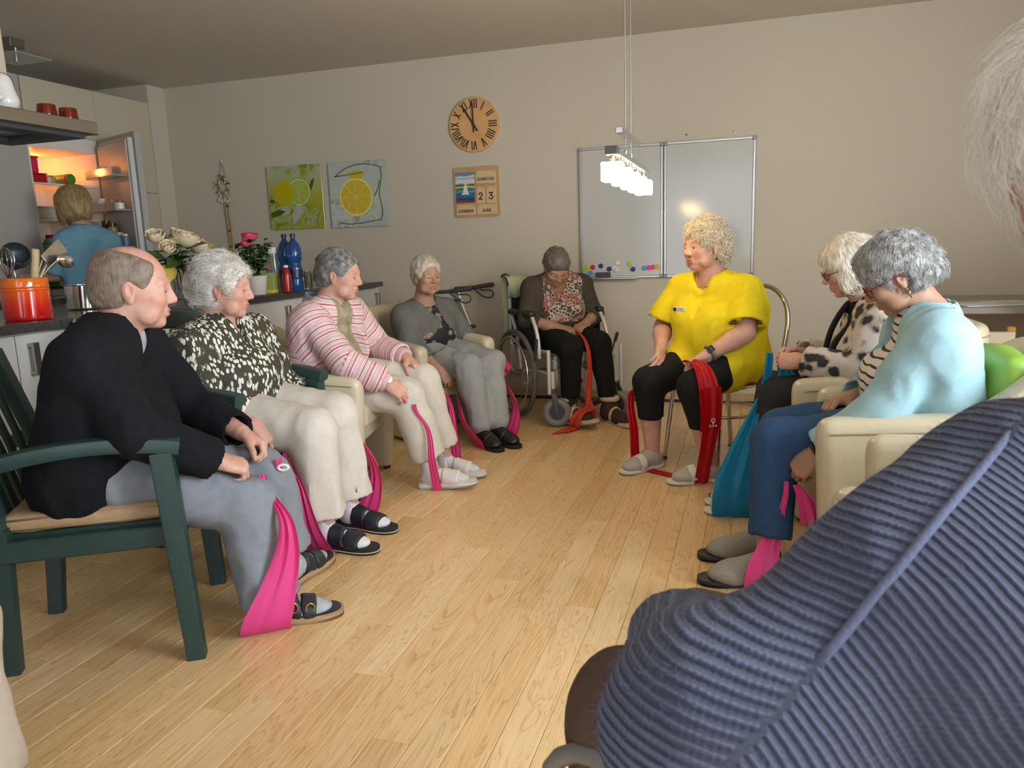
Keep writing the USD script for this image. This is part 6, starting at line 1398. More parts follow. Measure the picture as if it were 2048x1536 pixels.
# ================================================================ person: knee at the lower left edge
cloth('trouser_sand', (.52, .45, .37), (.47, .40, .33)); cloth('pullover_taupe', (.20, .17, .15))
P10 = Person('person at the lower left edge of whom only a beige trouser knee shows', (-1.93, .79), 10,
    dict(hipL=(0, .09, .49), hipR=(0, -.09, .49), head=(-.06, 0, 1.12), neck=(-.06, 0, .97), shR=(-.04, -.18, .90), shL=(-.04, .18, .90), elR=(.06, -.25, .68), elL=(.06, .25, .68), wrR=(.26, -.14, .62), wrL=(.26, .10, .62),
         haR=(.33, -.11, .615), haL=(.33, .08, .615), knR=(.42, -.12, .42), knL=(.42, .14, .42), anR=(.45, -.12, .085), anL=(.47, .10, .085), toR=(.59, -.13, .02), toL=(.61, .10, .02)), skin='skin_light', fat=1.05)
P10.body(fine=.006); P10.face(); P10.hair('hair_dark_grey', cap(.012), n=500, length=.04, width=.0011)
P10.trousers('trouser_sand', t=.014, hem=.92, wide=.088, knee=.076, amp=.012, freq=8, seed=81)
P10.top('pullover', 'pullover_taupe', t=.014, frac=1.9, seed=82)
for q, R, w_, sh in slip_on(P10, 'loafer_black', 'sole_black'): pass
# ================================================================ person: blue knit sweater, close to the camera
mk('rib_knit', {"a": ("attribute", {"attribute": "st"}), "s": ("separate_xyz", {}), "m": ("math", {"math_type": "multiply", "value2": 2 * math.pi / .0100}), "sn": ("math", {"math_type": "sine"}),
                "mu": ("math", {"math_type": "multiply", "value2": 2 * math.pi / .0065}), "su": ("math", {"math_type": "sine"}), "w": ("math", {"math_type": "multiply", "value2": .10}), "ad": ("math", {"math_type": "add"}),
                "g": ("geometry", {}), "n": ("noise_texture", {"scale": 260, "detail": 3}), "n1": ("noise_texture", {"scale": 22, "detail": 2}), "nn": ("math", {"math_type": "multiply_add", "value2": .45}), "wob": ("math", {"math_type": "multiply_add", "value2": 3.2}),
                "mp": ("map_range", {"from_min": -1, "from_max": 1.2}), "r": ("rgb_ramp", {"ramp": [(0, (.025, .028, .052)), (.45, (.053, .061, .105)), (1, (.095, .110, .182))]}), "b": ("bump", {"distance": .0042, "strength": 1.0}), "p": ("principled_bsdf", {"roughness": .95, "sheen_weight": .22, "sheen_roughness": .5, "sheen_tint": (.6, .7, 1.0)})},
   [("a.vector", "s.vector"), ("s.y", "m.value1"), ("g.position", "n1.vector"), ("n1.fac", "wob.value1"), ("m.value", "wob.value3"), ("wob.value", "sn.value1"), ("s.x", "mu.value1"), ("mu.value", "su.value1"), ("su.value", "w.value1"), ("sn.value", "ad.value1"), ("w.value", "ad.value2"), ("g.position", "n.vector"), ("n.fac", "nn.value1"), ("ad.value", "nn.value3"),
    ("nn.value", "b.height"), ("nn.value", "mp.value"), ("mp.result", "r.fac"), ("r.color", "p.base_color"), ("b.normal", "p.normal")], "p.BSDF")
M('knit_fuzz', (.20, .24, .42), .9); cloth('trouser_brown', (.10, .062, .05)); hairmat('hair_white_fluffy', (.66, .64, .60), (.80, .78, .74), .6)
H11, D11 = A([.335, .83]), 135
SEAM_N = norm(A([-.798, .349, .491])); SEAM_O = A([.189, .80, .887]); SEAM_C = A([.155, .80, .795]) + SEAM_N * .018
f11, l11, W11 = person_frame(H11, D11)
def loc11(x, y, z): q = A([x, y]) - H11; return (q @ f11[:2], q @ l11[:2], z)
P11 = Person('person in a thick blue ribbed knit sweater, close to the camera at lower right', tuple(H11), D11,
    dict(hipL=(0, .09, .55), hipR=(0, -.09, .55), head=loc11(.362, .96, 1.225), neck=loc11(.37, .945, 1.0), shL=loc11(.155, .80, .795), shR=loc11(.43, 1.06, .86), elL=loc11(-.03, .665, .695), elR=loc11(.36, 1.20, .64),
         wrL=loc11(-.075, .885, .672), wrR=loc11(.20, 1.05, .585), haL=loc11(-.085, .955, .655), haR=loc11(.14, 1.01, .57), knL=loc11(-.135, .90, .53), knR=loc11(-.07, 1.13, .51), anL=loc11(-.17, .92, .085), anR=loc11(-.11, 1.15, .085), toL=loc11(-.30, .96, .02), toR=loc11(-.24, 1.19, .02)),
    skin='skin_rosy', look=128, tilt=(6, 0), fat=1.15)
P11.body(); P11.face()
def fluffy(B, w, R, k): cap(.036, face=(.130, -.035, .066, .090, .105), nape=-.15, back=.018, ears=False)(B, w, R, k)
P11.hair('hair_white_fluffy', fluffy, n=4200, length=.085, width=.0006, amp=.012, freq=38, comb=(-.3, .0, -.45), lift=.65, jitter=.7)
P11.trousers('trouser_brown', t=.014, hem=.9, wide=.09, amp=.008)
def knit():
    B = Body(); s = P11; j = s.J; up_ = norm(s.ch - s.pel)
    s.torso(B, .030, belly=.15, sh=.070)
    B.cone(j['shL'] + s.lat * -.03, j['elL'], .078, .088, k=.05); c = (j['elL'] + j['wrL']) / 2
    B.ell(j['elL'] + A([.06, .025, -.055]), A([.100, .085, .115]), k=.06)
    d = norm(j['wrL'] - j['elL']); p = j['elL'] + (j['wrL'] - j['elL']) * .93
    B.cone(j['elL'], p + d * .03, .085, .060, k=.04, cut=(p, d)); B.cone(p - d * .03, p + d * .01, .048, .052, k=.003, sub=True, cut=(p + d * .004, d))
    B.cone(j['shR'], j['elR'], .082, .08, k=.04); B.cone(j['elR'], j['wrR'], .078, .05, k=.03)
    B.cone(j['neck'] - A([0, 0, .03]), j['neck'] + A([0, 0, .16]), .066, .075, k=.01, sub=True)
    B.ell(s.pel - up_ * .02, A([.19, .21, .14]), k=.06)
    m = B.mesh(.0062, warp=folds(.010, 6, 91, (1, 1, .6)))
    sd = s.ch + (j['shL'] - s.ch) * .62
    ch = [([sd, j['elL'], j['wrL'] + d * .1], .35, .075), ([j['shR'], j['elR'], j['wrR']], .9, .075)]
    u = bone_uv(m.vertices, ch + [([s.pel - up_ * .2, s.pel, s.ch, s.ch + up_ * .15], 0.0, .15)])
    # torso: ribs run down the back, so the rib coordinate goes round it
    v = m.vertices; ax = norm(A([.77, .35, .53])); ax2 = norm(A([.26, .26, .92]))
    n_arm = (v - SEAM_O) @ SEAM_N < 0; u[:, 1] = v @ ax2; u[:, 0] = v @ A([.95, -.3, 0])
    tor = n_arm; u[tor, 1] = (v[tor] @ ax); u[tor, 0] = v[tor, 2]
    s.put('sweater', m, 'rib_knit', uv=u)
    c_ = j['neck'] - A([0, 0, .060]); a_ = np.arange(28) * 2 * math.pi / 28
    s.put('knit_collar', tube([c_ + s.fw * .085 * math.cos(t) + s.lat * .08 * math.sin(t) - A([0, 0, .015]) * math.cos(t) for t in a_], .022, 10, closed=True), 'rib_knit', uv=np.stack([np.tile(np.arange(10), 28) * .01, np.repeat(np.arange(28), 10) * .02], 1))
    # raised armhole seam
    nrm = SEAM_N; e1 = norm(np.cross(nrm, [0, 0, 1.0])); e2 = np.cross(nrm, e1); o = SEAM_C; Q = []
    loc = trimesh.Trimesh(v, m.faces, process=False); tree = None
    from scipy.spatial import cKDTree
    near = np.abs((v - o) @ nrm) < .006; pts = v[near]; ang = np.arctan2((pts - o) @ e2, (pts - o) @ e1); r_ = np.linalg.norm(pts - o, axis=1)
    ok = r_ < .2; pts, ang = pts[ok], ang[ok]
    for a in np.linspace(-math.pi, math.pi, 41)[:-1]:
        k = np.abs((ang - a + math.pi) % (2 * math.pi) - math.pi) < .12
        if k.any(): Q.append(pts[k].mean(0))
    if len(Q) > 8: s.put('armhole_seam', tube(Q, .0048, 8, closed=True), 'rib_knit', uv=np.zeros((len(Q) * 8, 2)))
    # fuzz
    rg = np.random.default_rng(7); vv, ff, nn = meshkit.arrays(m, True); k = rg.integers(0, len(vv), 9000); st = []
    for i in k:
        d_ = nn[i] + rg.normal(0, .8, 3); d_ /= np.linalg.norm(d_); a_ = vv[i] - s.H; st.append(A([a_, a_ + d_ * .004 + nn[i] * .001, a_ + d_ * .009 + rg.normal(0, .002, 3)]))
    curves(s.path + '/sweater/fuzz', st, .00022, 'knit_fuzz'); tag(stage.GetPrimAtPath(s.path + '/sweater/fuzz'), None, None, None, 'stuff')
knit()
for q, R, w_, sh in slip_on(P11, 'loafer_black', 'sole_black'): pass
M('tube_grey', (.20, .195, .185), .4, .4); M('sling_navy', (.012, .018, .085), .55); M('seat_beige', (.42, .39, .34), .6)
fc = thing('tubular_chair', 'grey tube-framed chair with navy side panel under the blue knit sweater', 'chair', (H11[0], H11[1], 0), 158)
for s in (-1, 1):
    part(fc, 'frame_tube', tube(spline([(.56, s * .20, 0), (.535, s * .20, .40), (.52, s * .20, .505), (.46, s * .205, .535), (.38, s * .22, .50), (.1, s * .24, .46), (-.24, s * .24, .44), (-.30, s * .24, .70), (-.33, s * .23, .92)], 60), .0125, 10), 'tube_grey', smooth=True)
    part(fc, 'rear_leg', tube([(-.22, s * .24, .44), (-.30, s * .25, 0)], .0125, 10), 'tube_grey', smooth=True)
    part(fc, 'side_panel', sweep(spline([(.50, s * .15, .44), (.485, s * .155, .53), (.43, s * .165, .585), (.3, s * .19, .60), (.1, s * .205, .58)], 24), rrect(.03, .06, .013)), 'sling_navy')
part(fc, 'seat', box((.12, 0, .455), (.56, .40, .04), .012), 'seat_beige'); part(fc, 'backrest', box((-.305, 0, .74), (.03, .42, .36), .012), 'sling_navy')

# ================================================================ exercise bands
def band_for(P, label, mat, sides='RL', w=.06, outer=.062, bulge=.09, fwd=.03, under=True, top=.012, xo=.055, hand=.07, pleat=.008, tops=None):
    pcs, sole = [], {}
    for q in 'RL':
        sg = 1 if q == 'L' else -1; R, heel, d = P.foot_frame(q); la = R[:, 1]; wq = w[q] if isinstance(w, dict) else w
        base = heel + d * (.055 + xo); base[2] = .003; sole[q] = (base, d * wq)
        if q not in sides: continue
        hp = P.J['ha' + q] + norm(P.J['ha' + q] - P.J['wr' + q]) * hand - A([0, 0, .025]); tp = (tops or {}).get(q, top)
        fo = base + la * sg * outer + A([0, 0, .045]); fu = base + la * sg * min(outer - .014, .05)
        kn = P.J['kn' + q]; m0 = hp * .78 + fo * .22; m0 = m0 + la * sg * max(0, bulge - (m0 - kn) @ (la * sg)) * .9 + d * fwd; m1 = hp * .38 + fo * .62 + la * sg * .045 + d * fwd * .9
        pcs.append(([hp + A([0, 0, .012]), hp, m0, m1, fo, fu], [d * tp, d * tp, d * (.25 * wq + .75 * tp), d * (.6 * wq + .4 * tp), d * wq * .95, d * wq], dict(pleat=[.003, pleat * .6, pleat, pleat * .6, .002, .0006], npl=2.5)))
    if under:
        a, b = sole['R'], sole['L']; la = norm(b[0] - a[0])
        pcs.append(([a[0] - la * .03, a[0] + (b[0] - a[0]) * .5, b[0] + la * .03], [a[1], (a[1] + b[1]) / 2, b[1]], dict(pleat=.0012, npl=3)))
    return band(label, mat, pcs)
b1 = band_for(P1, 'pink exercise band held by the man in black over his sandals', 'band_pink', w=dict(R=.075, L=.05), pleat=.009, bulge=.105, fwd=.055, xo=-.02, outer=.098, hand=.045)
hp = P1.J['haL'] + norm(P1.J['haL'] - P1.J['wrL']) * .06 - A([0, 0, .05]); a = np.arange(20) * 2 * math.pi / 20
P1.put('finger_ring', tube([hp + A([0, 0, .016]) + P1.fw * .016 * math.cos(t) + A([0, 0, 1]) * .009 * math.sin(t) for t in a], .005, 8, closed=True), 'ring_white')
band_for(P2, 'pink exercise band of the woman in the floral blouse', 'band_pink', w=.055, pleat=.008, xo=.02, outer=.10, bulge=.11, fwd=.035)
band_for(P3, 'narrow pink exercise band of the woman in the striped cardigan', 'band_pink', w=dict(R=.022, L=.03), top=.010, pleat=.004, xo=.03, fwd=.03, hand=.05)
band_for(P4, 'pink exercise band of the woman in the grey cardigan', 'band_pink', w=.07, pleat=.008, xo=.04)
q = P4.J['haL']; part('/World/exercise_band_003', 'loose_end', ribbon([q + A([.0, 0, .02]), q + P4.fw * .05 + A([0, 0, -.015]), q + P4.fw * .10 + A([0, 0, -.06])], [A([0, 0, .03]), A([.02, 0, .05]), A([.03, 0, .04])], pleat=.006, npl=2), 'band_pink', smooth=True)
band_for(P6, 'red exercise band looped round the shoes of the woman in yellow', 'band_red', w=dict(R=.030, L=.036), sides='R', top=.020, pleat=.004, xo=.06)
R, heel, d = P6.foot_frame('L'); la = R[:, 1]; ha = P6.J['haL']; kn = P6.J['knL']; base = heel + d * .115; base[2] = .004
tp = kn + A([0, 0, .108]) + P6.l * .035
side = kn + P6.l * .112 + P6.f * .02
bp_ = '/World/' + 'exercise_band_004'
part(bp_, 'folded_end', ribbon([ha + A([0, 0, .01]), tp, side + A([0, 0, -.04]), side + A([0, 0, -.19])], [d * .03, d * .045, d * .055, d * .05], pleat=.007, npl=1.6), 'band_red', smooth=True)
part(bp_, 'strap', ribbon([side + A([0, 0, .02]) + P6.l * .008, side + A([0, 0, -.15]) + P6.l * .008, base + la * .055 + A([0, 0, .05]), base + la * .04], [d * .045, d * .042, d * .036, d * .036], pleat=.004, npl=1.5), 'band_red', smooth=True)
o = side + A([0, 0, -.135]) + P6.l * .013; n_ = P6.l
Rm = np.stack([-d, A([0, 0, 1.0]), np.cross(-d, [0, 0, 1.0])], 1)
for k, (x, z, s_) in enumerate(((0, 0, .011), (-.014, -.026, .0045), (0, -.026, .0045), (.014, -.026, .0045), (0, -.015, .004))):
    part(bp_, 'printed_mark', moved(moved(trimesh.creation.cylinder(s_, .0012, sections=16) if k else trimesh.creation.annulus(s_ * .6, s_, .0012, sections=20), R=Rm), o + -d * x + A([0, 0, z]) + n_ * .006), 'shoe_white')
# coral band of the wheelchair user
R, heel, d = P5.foot_frame('R'); la = R[:, 1]; ha = (P5.J['haR'] + P5.J['haL']) / 2
mid = (P5.J['knR'] + P5.J['knL']) / 2; b5 = thing('exercise_band', 'coral exercise band hanging between the legs of the wheelchair user', 'exercise band')
x_ = heel + d * .15
for C, Wv, kw in (([ha + A([0, 0, -.01]), ha * .5 + mid * .5 + A([0, 0, .02]), mid + A([0, 0, .02]) + P5.f * .02, mid + P5.f * .06 + A([0, 0, -.17]), x_ + la * .065 + A([0, 0, .14])], [P5.l * .010, P5.l * .014, P5.l * .016, P5.l * .022, P5.l * .024], dict(pleat=.005, npl=1.5)),
                  ([x_ + la * .065 + A([0, 0, .16]), x_ + la * .03 + A([0, 0, .115]) + d * .03, x_ - la * .03 + A([0, 0, .105]) + d * .03, x_ - la * .068 + A([0, 0, .05]) + d * .02, x_ - la * .06 + A([0, 0, .006])], [d * .03, d * .04, d * .04, d * .045, d * .05], dict(pleat=.005, npl=1.5)),
                  ([x_ + la * .06 + A([0, 0, .13]) + d * .02, x_ + la * .072 + A([0, 0, .06]) + d * .03, x_ + la * .06 + A([0, 0, .008]) + d * .03], [d * .035, d * .04, d * .04], dict(pleat=.004)),
                  ([x_ - la * .05 + A([0, 0, .006]), x_ - la * .12 + d * .02 + A([0, 0, .010]), x_ - la * .26 + d * .02 + A([0, 0, .004])], [d * .05, d * .035, d * .004], dict(pleat=[.008, .008, .001], npl=2))):
    part(b5, 'strap', ribbon(C, Wv, **kw), 'band_coral', smooth=True)
# blue band of the woman in leopard print
R, heel, d = P7.foot_frame('L'); la = R[:, 1]; hp = P7.J['haL'] + P7.f * .055
b7 = thing('exercise_band', 'wide blue exercise band held by the woman in leopard print', 'exercise band')
base = heel + d * .16; base[2] = .004
part(b7, 'strap', ribbon([hp + A([0, 0, .035]), hp + A([0, 0, -.01]), hp * .6 + base * .4 + P7.l * .03, base + la * .07 + A([0, 0, .08]), base + la * .05], [d * .014, d * .018, d * .055, d * .085, d * .082], pleat=[.006, .008, .012, .004, .001], npl=2.2), 'band_blue', smooth=True)
part(b7, 'loose_end', ribbon([P7.J['haL'] + A([0, 0, .0]), P7.J['haL'] - P7.f * .02 + A([0, 0, -.08]), P7.J['haL'] - P7.f * .035 + A([0, 0, -.17])], [d * .02, d * .04, d * .055], pleat=.006, npl=2), 'band_blue', smooth=True)
part(b7, 'strap', ribbon([base + la * .05, base, base - la * .25 + A([0, 0, .0])], [d * .08, d * .08, d * .07], pleat=.001), 'band_blue', smooth=True)
# pink band of the woman in light blue
R, heel, d = P8.foot_frame('L'); la = R[:, 1]; hp = P8.J['haL'] + norm(P8.J['haL'] - P8.J['wrL']) * .05 + P8.l * .03
b8 = thing('exercise_band', 'pink exercise band hanging from the hand of the light blue cardigan', 'exercise band')
base = heel + d * .09; base[2] = .004
part(b8, 'strap', ribbon([hp + A([0, 0, .008]), hp + A([0, 0, -.03]), hp * .5 + base * .5 + la * .02, base + la * .065 + A([0, 0, .05]), base + la * .05], [d * .007, d * .011, d * .03, d * .05, d * .05], pleat=[0, .001, .005, .003, .001], npl=1.6), 'band_pink', smooth=True)
part(b8, 'loose_end', ribbon([hp - P8.f * .03 + A([0, 0, .0]), hp - P8.f * .06 + A([0, 0, -.05]), hp - P8.f * .075 + A([0, 0, -.13])], [d * .012, d * .03, d * .032], pleat=.005, npl=1.5), 'band_pink', smooth=True)
# blue band of the person in the knit sweater
b9 = thing('exercise_band', 'blue exercise band end showing behind the cuff of the blue knit sweater', 'exercise band')
hp = P11.J['haL']
part(b9, 'strap', ribbon([hp + A([.02, .02, .0]), hp + A([.07, .035, -.015]), hp + A([.13, .06, -.03]), hp + A([.2, .1, -.035])], [A([.01, .03, .0]), A([.01, .04, 0]), A([.01, .04, 0]), A([.01, .03, 0])], pleat=.004, npl=2), 'band_blue', smooth=True)
# ================================================================ things on the counter
WT = .916
mk('clear_glass', {"t": ("transparent_bsdf", {"color": (.90, .93, .92)}), "g": ("glossy_bsdf", {"roughness": .03, "color": (.9, .9, .9)}), "l": ("layer_weight", {"blend": .55}), "m": ("mix_closure", {})}, [("l.facing", "m.fac"), ("t.BSDF", "m.closure1"), ("g.BSDF", "m.closure2")], "m.closure")
mk('bottle_blue', {"p": ("principled_bsdf", {"base_color": (.02, .12, .38), "roughness": .08, "transmission_weight": .6})}, [], "p.BSDF")
M('cap_navy', (.008, .014, .06), .35); M('pot_red', (.55, .015, .008), .12, coat_weight=.6, coat_roughness=.05); M('pot_orange', (.72, .13, .012), .15, coat_weight=.6); M('wood_pale', (.52, .38, .22), .6, var=(60, (.46, .33, .18))); M('nylon_dark', (.022, .028, .034), .4)
mk('pot_enamel', {"g": ("geometry", {}), "s": ("separate_xyz", {}), "m": ("map_range", {"from_min": WT, "from_max": WT + .17}), "r": ("rgb_ramp", {"ramp": [(0, (.42, .006, .008)), (.35, (.62, .018, .008)), (.75, (.74, .10, .01)), (1, (.76, .19, .02))]}), "p": ("principled_bsdf", {"roughness": .14, "coat_weight": .6, "coat_roughness": .04})},
   [("g.position", "s.vector"), ("s.z", "m.value"), ("m.result", "r.fac"), ("r.color", "p.base_color")], "p.BSDF")
# red-orange enamel pot of utensils: where its base is seen on the worktop
q = at_px(22, 640, 2, WT); px, py = q[0] + .075, q[1] + .02
pt = thing('utensil_pot', 'orange to red enamel pot holding kitchen utensils on the worktop', 'pot', (px, py, WT))
R0 = .088
prof = [(0, .001), (R0 - .004, .001), (R0 - .001, .006), (R0, .02), (R0, .118), (R0 + .0025, .121), (R0, .124), (R0, .131), (R0 + .0025, .134), (R0, .137), (R0, .158), (R0 + .002, .168), (R0 - .003, .171), (R0 - .007, .165), (R0 - .007, .012), (0, .012)]
part(pt, 'enamel_body', lathe(prof, 48), 'pot_enamel', smooth=40)
def utensil(name, lab, P, r, mat, head=None, hm=None):
    u = thing(name, lab, 'kitchen utensil', (px, py, WT), 0, 'utensils in the red pot'); part(u, 'handle', tube(spline(P, 12), r, 10), mat, smooth=True)
    if head is not None: part(u, 'head', head, hm or mat, smooth=40)
utensil('wooden_spoon', 'pale wooden handle standing upright in the red pot', [(.02, .01, .02), (.025, .03, .16), (.028, .052, .285)], [.016] * 11 + [.015], 'wood_pale')
utensil('ladle', 'dark blue nylon ladle in the red pot', [(-.02, -.03, .02), (-.02, -.035, .20), (-.01, -.02, .24)], .006, 'nylon_dark', moved(Body().ell((0, 0, 0), (.055, .055, .05)).ell((0, 0, .022), (.046, .046, .045), sub=True, k=.003).mesh(.004), (-.01, -.01, .262), rot([0, 1, 0], 60) @ rot([1, 0, 0], 20)), 'nylon_dark')
wh = []
for k in range(6):
    a = k * math.pi / 6; P = [(0, 0, .20), (.026 * math.cos(a), .026 * math.sin(a), .25), (.03 * math.cos(a), .03 * math.sin(a), .29), (0, 0, .325), (-.03 * math.cos(a), -.03 * math.sin(a), .29), (-.026 * math.cos(a), -.026 * math.sin(a), .25), (0, 0, .20)]
    wh.append(moved(tube(spline(P, 30), .0012, 5), (-.0, -.065, -.03)))
utensil('whisk', 'steel balloon whisk leaning in the red pot', [(-.0, -.045, .02), (.0, -.065, .17)], .006, 'steel', cat_(wh), 'chrome')
utensil('serving_spoon', 'steel serving spoon leaning right out of the red pot', [(.01, .0, .02), (.02, .09, .19), (.03, .145, .235)], .005, 'chrome', moved(ball((0, 0, 0), (.008, .045, .03)), (.035, .185, .235), rot([1, 0, 0], -10)), 'chrome')
utensil('spatula', 'flat steel spatula leaning right out of the red pot', [(.0, .02, .02), (.0, .07, .18), (.0, .10, .24)], .005, 'steel', moved(box((0, 0, .045), (.004, .07, .12), .002), (.0, .13, .24), rot([1, 0, 0], -52)), 'brushed_steel')
utensil('tongs', 'steel tongs with pale edge in the red pot', [(.03, .0, .02), (.035, .05, .17), (.035, .085, .22)], .007, 'chrome')
utensil('slotted_spoon', 'steel slotted spoon seen behind the wooden handle', [(-.03, .0, .02), (-.03, -.01, .20)], .005, 'chrome', moved(ball((0, 0, 0), (.009, .03, .022)), (-.03, -.005, .225)), 'chrome')
def on_wt(px_, py_): return at_px(px_, py_, 2, WT)
# steel sauce pot partly hidden behind the man's head
q = on_wt(172, 618); sp_ = thing('steel_pan', 'small shiny steel pan behind the head of the man in black', 'pan', (q[0], q[1], WT))
part(sp_, 'pan_body', lathe([(0, .001), (.075, .001), (.08, .01), (.082, .115), (.085, .118), (.079, .118), (.077, .012), (0, .012)], 36), 'chrome', smooth=40); part(sp_, 'handle', tube(spline([(.05, .07, .10), (.07, .12, .115), (.06, .17, .115)], 10), .008, 8), 'brass', smooth=True)
# thermos jug
q = on_wt(392, 600); tj = thing('vacuum_jug', 'steel vacuum jug with black lid beside the vase of roses', 'jug', (q[0], q[1], WT))
part(tj, 'steel_body', lathe([(0, .001), (.06, .001), (.066, .02), (.064, .10), (.045, .15), (.038, .165), (0, .165)], 36), 'chrome', smooth=True); part(tj, 'lid', lathe([(0, .165), (.04, .165), (.042, .185), (.03, .195), (.012, .2), (.014, .225), (0, .228)], 28), 'dark_plastic', smooth=40)
part(tj, 'handle', tube(spline([(.05, .02, .15), (.09, .04, .15), (.10, .045, .10), (.065, .025, .05)], 14), .008, 8), 'dark_plastic', smooth=True)
# vase with cream roses
M('rose_cream', (.72, .62, .42), .55, var=(30, (.74, .56, .36))); M('rose_bud_green', (.34, .36, .16), .6); M('leaf_green', (.045, .10, .022), .45, var=(40, (.03, .07, .018))); M('leaf_yellow', (.55, .38, .03), .5); M('stem_green', (.06, .11, .03), .5); M('rose_pink', (.62, .03, .10), .5, var=(60, (.70, .10, .18))); M('soil', (.03, .02, .014), .9)
q = on_wt(366, 598); vx, vy = q[0], q[1]
vs = thing('glass_vase', 'clear glass vase holding cream roses on the counter', 'vase', (vx, vy, WT))
part(vs, 'glass_body', lathe([(0, .001), (.04, .001), (.045, .01), (.042, .08), (.052, .2), (.049, .2), (.039, .08), (.04, .014), (0, .014)], 32), 'clear_glass', smooth=True)
def petal_rose(parent, c, r, axis, mat, layers=(5, 6, 7), seed=0, name='petal'):
    """A globe of overlapping petals, the outer ones opening."""
    rg = np.random.default_rng(seed); z = norm(axis); x = norm(np.cross(z, [.3, .9, .1])); y = np.cross(z, x); Rr = np.stack([x, y, z], 1)
    U, Vv = np.meshgrid(np.linspace(-1, 1, 7), np.linspace(0, 1, 6))
    for li, n in enumerate(layers):
        op = li / max(1, len(layers) - 1); Rl = r * (.38 + .62 * op)
        for k in range(n):
            a = 2 * math.pi * (k + .5 * li + rg.uniform(-.12, .12)) / n; lat = np.radians(-78 + Vv * (132 - 38 * op) + rg.uniform(-5, 5))
            hw = 2 * math.pi / n * .78 * np.sin(np.pi * (.16 + .74 * Vv)) ** .6
            Rk = Rl * (1 + .07 * rg.normal() + .16 * op * Vv ** 5 + .05 * np.sin(3.2 * U + k) * Vv)
            th = a + U * hw; P = np.stack([Rk * np.cos(lat) * np.cos(th), Rk * np.cos(lat) * np.sin(th), Rk * np.sin(lat) * .82 - r * .05 * U * U * Vv], -1).reshape(-1, 3)
            F = []
            for i in range(5):
                for j in range(6): o = i * 7 + j; F += [[o, o + 1, o + 8], [o, o + 8, o + 7]]
            part(parent, name, trimesh.Trimesh(P @ Rr.T + c, F, process=False), mat, smooth=True)
def leaf(c, d, n, L, w_):
    d = norm(d); n = norm(n - d * (n @ d)); s_ = np.cross(d, n); t = np.linspace(0, 1, 9); hw = w_ * np.sin(np.pi * t ** .8) ** .9; V = []
    for i in range(9): p = c + d * L * t[i] - n * L * .25 * t[i] ** 2; V += [p - s_ * hw[i] + n * hw[i] * .25, p, p + s_ * hw[i] + n * hw[i] * .25]
    F = []
    for i in range(8):
        for j in range(2): o = 3 * i + j; F += [[o, o + 1, o + 4], [o, o + 4, o + 3]]
    return trimesh.Trimesh(V, F, process=False)
rg = np.random.default_rng(4)
def near(px_, py_, depth_from): return at_px(px_, py_, 0, vx + depth_from)
for k, (rx, ry, dep, r, mat, lab) in enumerate(((372, 473, .0, .075, 'rose_cream', 'largest cream rose, centre of the bouquet'), (400, 487, .03, .066, 'rose_cream', 'cream rose at the right of the bouquet'), (310, 470, -.02, .050, 'rose_cream', 'single cream rose leaning out at the left'), (347, 478, -.03, .052, 'rose_bud_green', 'greenish rose bud between the cream roses'), (335, 493, .04, .042, 'rose_cream', 'small cream rose low at the left'))):
    c = near(rx, ry, dep); fl_ = thing('rose', lab, 'flower', (0, 0, 0), 0, 'roses in the glass vase')
    base = A([vx, vy, WT + .03]); neck = A([vx + .02 * rg.normal(), vy + .02 * rg.normal(), WT + .2]); ax = norm(c - neck + A([.1, -.05, .15]))
    part(fl_, 'stem', tube(spline([base, neck, c * .6 + neck * .4 + A([0, 0, .01]), c - ax * r * .4], 16), .003, 6), 'stem_green', smooth=True)
    part(fl_, 'sepal_cup', ball(c - ax * r * .45, A([.35, .35, .3]) * r), 'stem_green', smooth=True)
    petal_rose(fl_, c, r, ax, mat, (4, 5, 6, 7) if r > .06 else (4, 5, 6), 10 + k)
    for i in range(4):
        a = rg.uniform(0, 6.28); p = neck * (1 - .22 * i) + c * .22 * i + A([0, 0, -.01]); d = A([math.cos(a), math.sin(a), rg.uniform(-.3, .5)]); part(fl_, 'leaf', leaf(p, d, A([0, 0, 1.0]), rg.uniform(.09, .13), .036), 'leaf_green', smooth=True)
for lx_, ly_, dd, mat in ((330, 515, (-.3, -.8, .2), 'leaf_green'), (352, 520, (.3, -.6, -.1), 'leaf_green'), (385, 505, (.2, .7, .1), 'leaf_green'), (372, 500, (.5, .2, .3), 'leaf_green'), (312, 505, (-.2, -.9, -.5), 'leaf_green'), (398, 505, (.3, .8, .5), 'leaf_yellow'), (395, 518, (.4, .6, -.4), 'leaf_yellow'), (340, 528, (.2, -.4, -.6), 'leaf_yellow')):
    part('/World/rose', 'leaf', leaf(near(lx_, ly_, .02), A(dd), A([.6, 0, .8]), .12, .04), mat, smooth=True)
